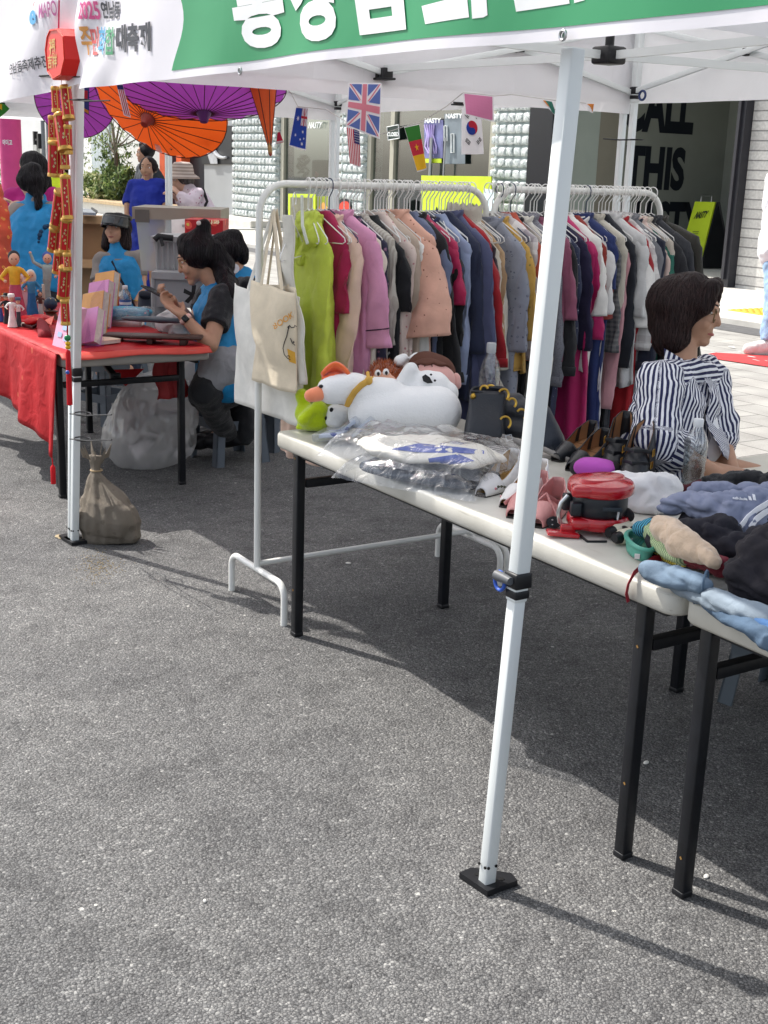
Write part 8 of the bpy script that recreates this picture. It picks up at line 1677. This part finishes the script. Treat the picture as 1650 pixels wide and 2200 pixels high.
FCL = {k: M('flag '+k, c, .7, .04, tl=.35) for k, c in dict(white='#e9e7ea', blue='#2447a8', ukblue='#5f74b4', red='#c2273b', ukred='#d88494', navy='#2c2f6c', green='#2f7a2a', yellow='#e3b21c', pink='#d785ac', crimson='#b8173f', teal='#3a7a6a', orange='#d98a3c', black='#1c1c22', dkblue='#1f3f9c').items()}
def flag(lab, q, d, base, shapes, curl=.01, border=.03):
    """q: corners TL, TR, BR, BL as seen; shapes: (part name, colour, uv polygons), v grows downward"""
    C = [far(x_, y_, d[i] if isinstance(d, (list, tuple)) else d) for i, (x_, y_) in enumerate(q)]; nrm = (C[1]-C[0]).cross(C[3]-C[0]).normalized()
    if nrm.dot(FWD) > 0: nrm = -nrm
    S_ = lambda u, v, l=0: C[0].lerp(C[1], u).lerp(C[3].lerp(C[2], u), v)+nrm*(curl*math.sin(3*u+2*v)*v+l)
    r = thing('flag', lab, 'flag', (C[0]+C[1])/2, 'paper flags on the bunting strings'); ob('cloth', MB().grid(lambda u, v: S_(u, v), 9, 9), FCL[base], r)
    for k, (nm, col, polys) in enumerate(shapes):
        bm = bmesh.new()
        for pl_ in polys: bm.faces.new([bm.verts.new((border+(1-2*border)*u, border+(1-2*border)*v, 0)) for u, v in pl_])
        for j in range(1, 8):
            for no in ((1, 0, 0), (0, 1, 0)): bmesh.ops.bisect_plane(bm, geom=bm.verts[:]+bm.edges[:]+bm.faces[:], plane_co=(j/8, j/8, 0), plane_no=no)
        bm.verts.index_update(); mb = MB().add([S_(p.co.x, p.co.y, .0016+.0012*k) for p in bm.verts], [[q.index for q in f.verts] for f in bm.faces]); bm.free()
        if mb.v: ob(nm, mb, FCL[col], r, sm=False)
    return r
R4 = lambda a, b, c, d_: [(a, b), (c, b), (c, d_), (a, d_)]
def star(cx, cy, r1, asp=1, n=5, ro=.42): return [(cx+(r1 if k % 2 == 0 else r1*ro)*math.sin(k*math.pi/n)*asp, cy-(r1 if k % 2 == 0 else r1*ro)*math.cos(k*math.pi/n)) for k in range(2*n)]
def uj(x0, y0, x1, y1, vert=False):
    T = lambda pl_: [(x0+(x1-x0)*u, y0+(y1-y0)*v) for u, v in pl_]
    tri = [[(0.06, 0), (.40, 0), (.40, .26)], [(0, .06), (0, .38), (.36, .38)], [(.94, 0), (.60, 0), (.60, .26)], [(1, .06), (1, .38), (.64, .38)], [(.06, 1), (.40, 1), (.40, .74)], [(0, .94), (0, .62), (.36, .62)], [(.94, 1), (.6, 1), (.6, .74)], [(1, .94), (1, .62), (.64, .62)]]
    red = [R4(.43, 0, .57, 1), R4(0, .43, .57-.14, .57), R4(.57, .43, 1, .57), [(0, 0), (.05, 0), (.40, .36), (.35, .36)], [(1, 0), (.95, 0), (.60, .36), (.65, .36)], [(0, 1), (.05, 1), (.40, .64), (.35, .64)], [(1, 1), (.95, 1), (.6, .64), (.65, .64)]]
    return [T(t) for t in tri], [T(t) for t in red]
tri, red = uj(0, 0, 1, 1)
flag('large pale Union Jack paper flag hanging lowest of the bunting', [(749, 178), (820, 178), (816, 297), (743, 272)], 4.9, 'white', [('blue_field', 'ukblue', tri), ('red_cross', 'ukred', red)])
t2, r2 = uj(.54, 0, 1, .46)
flag('blue Australian paper flag left of the Union Jack', [(636, 229), (662, 232), (657, 322), (621, 315)], 5.6, 'white', [('field', 'blue', [R4(0, 0, 1, 1)]), ('canton_white', 'white', [R4(.55, 0, 1, .44)]), ('canton_red', 'red', r2), ('star', 'white', [star(.3, .28, .08, 1.6, 7), star(.28, .72, .05, 1.6, 7), star(.75, .6, .05, 1.6, 7), star(.62, .80, .04, 1.6, 7), star(.85, .76, .04, 1.6), star(.75, .90, .06, 1.6, 7)])])
flag('small United States paper flag below the Union Jack', [(744, 271), (773, 279), (775, 359), (752, 354)], 5.3, 'white', [('stripe', 'red', [R4(k*2/13, 0, (k*2+1)/13, 1) for k in range(7)]), ('canton', 'navy', [R4(.54, 0, 1, .40)]), ('star', 'white', [star(.6+.09*i, .05+.07*j, .022, 1.6) for i in range(5) for j in range(5)])])
flag('green red and yellow Cameroon paper flag with star', [(868, 273), (901, 266), (917, 362), (896, 371)], 5.1, 'white', [('green_band', 'green', [R4(0, 0, 1, .333)]), ('red_band', 'red', [R4(0, .333, 1, .667)]), ('yellow_band', 'yellow', [R4(0, .667, 1, 1)]), ('star', 'yellow', [star(.5, .5, .09, 2.0)])], border=.02)
circ = lambda cx, cy, r_, asp, a0, a1, n=14: [(cx+r_*asp*math.cos(a0+(a1-a0)*k/n), cy+r_*math.sin(a0+(a1-a0)*k/n)) for k in range(n+1)]
def trig(cx, cy, ang, brk=()):
    o = []
    for k in (-1, 0, 1):
        for a_, b_ in (((-.5, .5),) if k not in brk else ((-.5, -.06), (.06, .5))):
            rr = [(a_*.17, k*.035-.011), (b_*.17, k*.035-.011), (b_*.17, k*.035+.011), (a_*.17, k*.035+.011)]
            o.append([(cx+(x_*math.cos(ang)-y_*math.sin(ang))*1.45, cy+(x_*math.sin(ang)+y_*math.cos(ang))) for x_, y_ in rr])
    return o
A0 = 1.35
flag('white South Korean paper flag under the pink flag', [(992, 230), (1033, 232), (1040, 329), (991, 333)], 5.0, 'white', [('red_half', 'red', [circ(.5, .44, .165, 1.75, A0-math.pi, A0)]), ('blue_half', 'dkblue', [circ(.5, .44, .165, 1.75, A0, A0+math.pi)]), ('red_drop', 'red', [circ(.5-.083*1.75*math.cos(A0)*.9, .44-.083*math.sin(A0), .083, 1.75, 0, 6.1)]), ('blue_drop', 'dkblue', [circ(.5+.083*1.75*math.cos(A0)*.9, .44+.083*math.sin(A0), .083, 1.75, 0, 6.1)]), ('trigram', 'black', trig(.25, .16, .6)+trig(.80, .16, -.6, (-1, 0, 1))+trig(.28, .76, .6, (0,))+trig(.83, .74, -.7, (-1, 1)))])
flag('plain pink paper flag with white border above the Korean flag', [(994, 199), (1061, 206), (1062, 260), (998, 248)], 4.8, 'white', [('field', 'pink', [R4(0, 0, 1, 1)])], border=.05)
flag('green and gold paper flag half hidden by the near tent leg', [(1160, 214), (1186, 218), (1198, 250), (1178, 235)], 4.6, 'white', [('field', 'teal', [R4(.4, 0, 1, 1)]), ('band', 'orange', [R4(.2, 0, .4, .6)])])
flag('folded cream and orange paper flag right of the near tent leg', [(1246, 223), (1277, 223), (1275, 241), (1258, 236)], 4.6, 'white', [('field', 'orange', [[(.45, 0), (1, 0), (.95, 1)]])])
flag('tall red and white striped flag with blue canton before orange parasol', [(250, 181), (264, 181), (280, 251), (267, 249)], 5.6, 'white', [('stripe', 'red', [R4(.15, 0, .3, 1), R4(.45, 0, .6, 1), R4(.75, 0, .9, 1)]), ('canton', 'navy', [R4(0, 0, 1, .15)])])
flag('white Japanese paper flag with red disc right of the orange parasol', [(455, 245), (489, 250), (447, 312), (420, 292)], 6.3, 'white', [('disc', 'red', [circ(.38, .42, .28, .9, 0, 6.1)])])
flag('crimson paper flag with white bar behind the orange parasol', [(300, 258), (345, 268), (345, 290), (309, 297)], 6.7, 'crimson', [('bar', 'white', [R4(.55, 0, .7, 1)])])
flag('narrow green grey paper flag dangling beside the crimson one', [(322, 275), (331, 275), (348, 328), (337, 326)], 6.4, 'white', [('field', 'teal', [R4(.1, 0, .9, .7)])])
flag('narrow black and tan striped paper flag near the back leg', [(347, 280), (357, 280), (374, 316), (368, 324)], 6.4, 'black', [('band', 'orange', [R4(.3, 0, .7, 1)]), ('tip', 'white', [R4(0, .85, 1, 1)])])
flag('small white flag with blue triangle above the bucket hat', [(381, 285), (409, 291), (405, 302), (393, 306)], 6.6, 'white', [('triangle', 'dkblue', [[(.3, .1), (.8, .5), (.4, .95)]]), ('edge', 'red', [[(.5, .0), (.9, .05), (.85, .2)]])])
flag('white flag with red and black edge right of the purple parasol', [(514, 172), (533, 172), (534, 205), (518, 205)], 6.0, 'white', [('red_band', 'red', [R4(.1, 0, .6, .5)]), ('black_band', 'black', [R4(.1, .55, .9, 1)])])
flag('crimson flag tip peeking right of the narrow orange parasol', [(596, 285), (601, 283), (609, 304), (594, 310)], 5.9, 'crimson', [('edge', 'white', [R4(0, .85, 1, 1)])])
flag('dark blue paper flag in front of the left purple parasol', [(178, 182), (192, 182), (190, 246), (178, 240)], 5.5, 'navy', [('band', 'red', [R4(.2, .2, .8, .5)]), ('tip', 'orange', [R4(0, .88, 1, 1)])])
flag('green and yellow paper flag at far left under the valance', [(-14, 216), (12, 225), (19, 232), (-4, 258)], 5.6, 'green', [('diamond', 'yellow', [[(.1, .1), (.7, .1), (.5, .7)]])])
flag('small white flag with orange flame motif beside the back leg', [(180, 196), (190, 196), (188, 215), (181, 215)], 5.9, 'white', [('motif', 'orange', [star(.5, .5, .3)])])
for lab, pts in (('white bunting string sagging across the tent behind the flags', ((600, 170, 5.6), (625, 200, 5.6), (640, 229, 5.6), (700, 235, 5.5), (745, 262, 5.3), (775, 280, 5.3), (820, 288, 5.2), (868, 272, 5.1), (905, 262, 5.1), (960, 228, 5.0), (994, 200, 4.9))), ('white bunting string from the pink flag to the near leg', ((994, 199, 4.8), (1030, 202, 4.8), (1062, 206, 4.8), (1100, 203, 4.7), (1180, 214, 4.6), (1260, 222, 4.6))), ('bunting string across the left tent front', ((-20, 215, 5.6), (60, 190, 5.6), (180, 182, 5.55), (264, 180, 5.6), (520, 172, 5.9)))):
    one('bunting_string', MB().tube([far(*p) for p in pts], .0018, 5), M('string', '#c9c6c2', .8), lab, 'string')

# ---------------- behind and under the red table
BIN = clear('storage bin plastic', (.82, .84, .86), .3, .15, 5, .1, .35); LIDM = M('taupe lid', '#8f877c', .5, .05)
sb = thing('storage_bin', 'large clear storage bin with taupe lid beyond the volunteers', 'storage bin', far(370, 600, 8.0)); db0 = 8.0
def binf(px0, px1, yt, yb, d, dp=.4, tap=.06):
    a, b = far(px0, yt, d), far(px1, yt, d); h = (yb-yt)*d/F; ax_ = (b-a); ax_.z = 0; L_ = ax_.length; ax_.normalize(); nb_ = UP.cross(ax_); 
    if nb_.dot(FH) < 0: nb_ = -nb_
    return a, ax_, nb_, L_, h
a, ax_, nb_, L_, h = binf(292, 468, 470, 580, db0); zt = a.z
def bx8(a, ax_, nb_, L_, dp, z0, z1, tp): 
    T = [a, a+ax_*L_, a+ax_*L_+nb_*dp, a+nb_*dp]; c = sum(T, V3())/4; lo = [V3((c.x+(p.x-c.x)*tp, c.y+(p.y-c.y)*tp, z0)) for p in T]; hi = [V3((p.x, p.y, z1)) for p in T]
    return MB().add(lo+hi, [(3, 2, 1, 0), (4, 5, 6, 7)]+[(i, (i+1) % 4, 4+(i+1) % 4, 4+i) for i in range(4)])
ob('bin', bx8(a, ax_, nb_, L_, .42, zt-h, zt, .9), BIN, sb, sm=False); ob('lid', bx8(a-ax_*.02-nb_*.02, ax_, nb_, L_+.04, .46, zt, zt+.075, 1.0), LIDM, sb, sm=False); ob('clip', bx8(a+ax_*.0-nb_*.03, ax_, nb_, .09, .02, zt-.02, zt+.06, 1), M('grey clip', '#5e5a56', .5), sb, sm=False)
ob('contents', bx8(a+ax_*.1+nb_*.1, ax_, nb_, L_*.5, .2, zt-h+.02, zt-h*.35, .9), M('grey stuff in bin', '#8d9096', .8, .3, 6), sb, sm=False)
ob('label_sheet', MB().poly([far(368, 472, db0-.02), far(398, 470, db0-.02), far(398, 510, db0-.02), far(369, 512, db0-.02)]), M('paper white', '#e8e8e6'), sb, sm=False)
ob('lettering', write('의류', lambda u, v: far(391+9*u, 489-7*v, db0-.03), .02), CH_, sb, sm=False)
rbx = thing('fruit_box', 'red printed fruit box on the far side of the grey basket', 'box', far(430, 490, 7.7)); a, ax_, nb_, L_, h = binf(397, 479, 471, 495, 7.7); 
ob('box', bx8(a, ax_, nb_, L_, .3, a.z-h-.1, a.z, 1), M('red print box', '#b01a24', .5, .15, 10, pat=p_spots('#e2574a', 12, .32, '#d9c25a')), rbx, sm=False); ob('lettering', write('사과', lambda u, v: far(444+28*u, 482-9*v, 7.69), .03), M('cream print', '#e8dcb8', .6), rbx, sm=False)
gb_ = thing('grey_basket', 'light grey ribbed plastic basket with black handle strap', 'basket', far(370, 600, 7.2)); a, ax_, nb_, L_, h = binf(330, 440, 515, 585, 7.2); GRB = M('light grey plastic', '#9b9c9e', .5, .05)
bm2 = bx8(a, ax_, nb_, L_, .35, a.z-h, a.z, .92)
ob('basket', bm2, GRB, gb_, sm=False); rbm = MB()
for k in range(9): p = a+ax_*(L_*(.06+.11*k)); rbm.beam(p-nb_*.004, p-nb_*(-.012)-UP*h*.96+ax_*.0, .012, .012)
ob('rib', rbm, GRB, gb_, sm=False); ob('rim', bx8(a-ax_*.015-nb_*.015, ax_, nb_, L_+.03, .38, a.z-.01, a.z+.02, 1), GRB, gb_, sm=False); ob('handle_strap', MB().tube([far(332, 516, 7.15), far(340, 508, 7.15), far(372, 512, 7.15)], .018, 8, flat=.5).tube([far(345, 512, 7.15), far(350, 528, 7.15)], .014, 8, flat=.5), BLACKP, gb_)
sd2 = thing('grey_step_table', 'low grey plastic step table under the ribbed basket', 'table', far(390, 650, 7.0)); a, ax_, nb_, L_, h = binf(325, 480, 584, 640, 7.1); ob('top', bx8(a, ax_, nb_, L_, .45, a.z-.04, a.z, 1), GRB, sd2, sm=False)
for k in (.06, .9): 
    for j in (.05, .38): ob('leg', MB().beam(a+ax_*L_*k+nb_*j-UP*.04, V3(((a+ax_*L_*k+nb_*j).x, (a+ax_*L_*k+nb_*j).y, 0)), .06, .05), GRB, sd2, sm=False)
ob('apron', bx8(a+nb_*.02, ax_, nb_, L_, .02, a.z-.2, a.z-.04, 1), GRB, sd2, sm=False)
CBD = M('cardboard', '#a4835f', .85, .1, 6, bump=.15, bs=60)
for i, (x0, x1, yt, yb, d_, lab) in enumerate(((150, 232, 465, 560, 9.6, 'upper brown cardboard box stacked behind the pole'), (168, 250, 560, 660, 9.5, 'lower brown cardboard box behind the visor woman'), (195, 238, 470, 600, 9.8, 'tall cardboard box right of the stack by the planter'))):
    a, ax_, nb_, L_, h = binf(x0, x1, yt, yb, d_); r = thing('cardboard_box', lab, 'box', (a.x, a.y, max(0, a.z-h)), 'brown cardboard boxes'); ob('carton', bx8(a, ax_, nb_, L_, .35, max(.0, a.z-h), a.z, 1), CBD, r, sm=False); ob('flap', MB().prism([a, a+ax_*L_, a+ax_*L_-nb_*.08-UP*.05, a-nb_*.08-UP*.05], (0, 0, .006)), CBD, r, sm=False)
clp = thing('laptop', 'open silver laptop lying on top of the cardboard boxes', 'laptop', far(195, 462, 9.5)); a = far(180, 459, 9.4); ob('base', MB().prism([far(176, 462, 9.4), far(206, 463, 9.4), far(196, 455, 9.8), far(176, 453, 9.8)], (0, 0, .02)), M('silver laptop', '#aeb4bb', .3, metal=.6), clp, sm=False); ob('screen', MB().prism([far(206, 463, 9.4), far(210, 456, 9.5), far(197, 448, 9.9), far(194, 455, 9.8)], (0, 0, .012)), BLACKP, clp, sm=False)
bg_ = thing('shoulder_bag', 'navy shoulder bag hanging beside the visor woman', 'handbag', far(312, 655, 8.7)); ob('body', skin([(far(312, 640, 8.7), .05, far(314, 668, 8.7), .06), (far(318, 650, 8.75), .045, far(320, 672, 8.75), .05)], .012, 3), M('navy bag', '#1c2030', .6), bg_, ang=0); ob('flap', skin([(far(306, 633, 8.65), .03, far(320, 634, 8.65), .03)], .01, 2), M('navy bag', '#1c2030'), bg_, ang=0)
fanm = thing('desk_fan', 'small black clip fan with star shaped blades by the basket', 'fan', far(417, 640, 6.9)); fb = MB(); c = far(415, 634, 6.95)
for k in range(5): a_ = k*1.2566; t_ = RH*math.cos(a_)+UP*math.sin(a_); s2_ = RH*-math.sin(a_)+UP*math.cos(a_); fb.prism([c+s2_*.01, c+t_*.05+s2_*.022, c+t_*.06, c-s2_*.01], -FH*.006)
ob('blade', fb, BLACKP, fanm, sm=False); ob('stem', MB().tube([c, c-UP*.12], .008, 6), BLACKP, fanm)
stool('slate grey plastic stool under the phone reading volunteer', (2.93, 6.14, 0), 1.12, rz=.05)
stool('slate grey plastic stool half hidden under the red table left of the white sack', on(225, 905, z=0), 1.0, rz=.5, h=.40)
stool('slate grey plastic stool under the bending man', (3.30, 6.35, 0), 1.0, rz=.4)
stool('slate grey plastic stool under the visor woman', V3((far(258, 690, 9.1).x, far(258, 690, 9.1).y, 0)), 1.0, rz=.3, h=.42)
# big translucent refuse sack
sk_ = thing('translucent_sack', 'big translucent white plastic sack tied under the red table end', 'sack', on(330, 1015, z=0)); dks = dep(on(330, 1000, z=0))
SKM = clear('white polythene sack', (.97, .97, .98), .6, .2, 22, .9, .30, .15)
sk_m = skin([(far(310, 935, dks), pxl(90, dks), far(335, 890, dks), pxl(92, dks)), (far(335, 890, dks), pxl(90, dks), far(375, 850, dks), pxl(58, dks)), (far(330, 945, dks), pxl(76, dks), far(365, 935, dks), pxl(60, dks)), (far(375, 850, dks), pxl(58, dks), far(408, 790, dks), pxl(22, dks))], .012, 5, wob=[(.014, 7, 3)])
crease(sk_m, .012, (9, 9, 3), 4, 7)
for p in sk_m.v: p.z = max(p.z, .006)
ob('sack', sk_m, SKM, sk_, ang=0); qs = random.Random(9); inn = MB()
for k in range(14): p = far(320+qs.uniform(-45, 50), 925+qs.uniform(-55, 55), dks+qs.uniform(-.05, .1)); inn.box(p, (qs.uniform(.08, .18), qs.uniform(.06, .12), .02), eul(qs.uniform(-1, 1), qs.uniform(-1, 1), qs.uniform(0, 3)), bev=.004)
ob('contents', inn, M('paper rubbish', '#c9c5c6', .8, .15), sk_)
# sandbag
sg_ = thing('sandbag', 'brown sandbag tied at the neck beside the left tent pole', 'sandbag', on(235, 1175, z=0)); dsb = dep(on(235, 1165, z=0))
SNDM = M('brown sandbag cloth', '#80776b', .75, .10, 10, bump=.8, bs=16, bd=.018, weave=.3, pat=p_spots('#756c60', 20, .3))
sm_b = skin([(far(208, 1118, dsb), pxl(44, dsb), far(258, 1120, dsb), pxl(44, dsb)), (far(205, 1148, dsb), pxl(28, dsb), far(276, 1150, dsb), pxl(27, dsb)), (far(212, 1085, dsb), pxl(36, dsb), far(205, 1030, dsb), pxl(15, dsb)), (far(240, 1090, dsb), pxl(40, dsb), far(212, 1030, dsb), pxl(14, dsb)), (far(205, 1012, dsb), pxl(8, dsb), far(207, 1000, dsb), pxl(8, dsb)), (far(205, 1002, dsb), pxl(9, dsb), far(206, 975, dsb), pxl(17, dsb), False, True), (far(185, 1080, dsb), pxl(16, dsb), far(190, 1100, dsb), pxl(20, dsb)), (far(205, 1030, dsb), pxl(15, dsb), far(206, 1008, dsb), pxl(8, dsb))], .009, 3, wob=[(.012, 8, 3)])
cn_ = far(207, 1010, dsb)
for i, p in enumerate(sm_b.v):
    if p.z < .012: p.z = max(p.z*.4, .003)
    ang_ = math.atan2(p.y-cn_.y, p.x-cn_.x); kz = max(0, min(1, (p.z-.10)/(cn_.z-.10))); rd = V3((p.x-cn_.x, p.y-cn_.y, 0)); sm_b.v[i] = p+rd*(.10*kz*math.sin(ang_*9+3*kz)+.02*math.sin(ang_*21))+V3((0, 0, -.012*math.sin(14*p.z*6.28+ang_*2)*(1-kz)*.5))
ob('sack', sm_b, SNDM, sg_, ang=0); ob('tie', MB().tube([cn_+V3((.024*math.cos(a), .024*math.sin(a), 0)) for a in [k*.52 for k in range(12)]], .004, 6, True), M('tan cord', '#a08c6e', .8), sg_)
fr3 = MB()
for k in range(9): a_ = k*.7; b_ = cn_+V3((.03*math.cos(a_), .03*math.sin(a_), .05)); fr3.add([b_, b_+V3((.028*math.cos(a_+.4), .028*math.sin(a_+.4), .01)), b_+V3((.04*math.cos(a_+.2), .04*math.sin(a_+.2), .05+.012*(k % 3)))], [(0, 1, 2)])
ob('frill', fr3, SNDM, sg_, sm=False, solid=.003)
SND = M('spilled sand', '#9c8d72', .95, .2, 60, bump=.6, bs=300)
def sandpatch(px, py, rx, ry, seed):
    c = on(px, py, z=0); q = random.Random(seed); mb = MB(); n = 18
    mb.grid(lambda u, v: V3((c.x, c.y, .003))+V3((rx*u*math.cos(6.283*v)*(1+.35*noise.noise(V3((math.cos(6.283*v)*2, math.sin(6.283*v)*2, seed)))), ry*u*math.sin(6.283*v)*(1+.35*noise.noise(V3((math.cos(6.283*v)*2, math.sin(6.283*v)*2, seed+4)))), .006*(1-u))), 5, n, False, True)
    struct('spilled_sand', mb, SND, 'stuff')
sandpatch(132, 1154, .025, .035, 1)
gr_ = MB(); q = random.Random(5)
for k in range(260): px_, py_ = q.gauss(212, 22), q.gauss(1218, 16); c = on(px_, py_, z=0); gr_.ell((c.x, c.y, .002), (.0022, .0022, .002), None, 5, 3)
struct('sand_grains', gr_, SND, 'stuff')
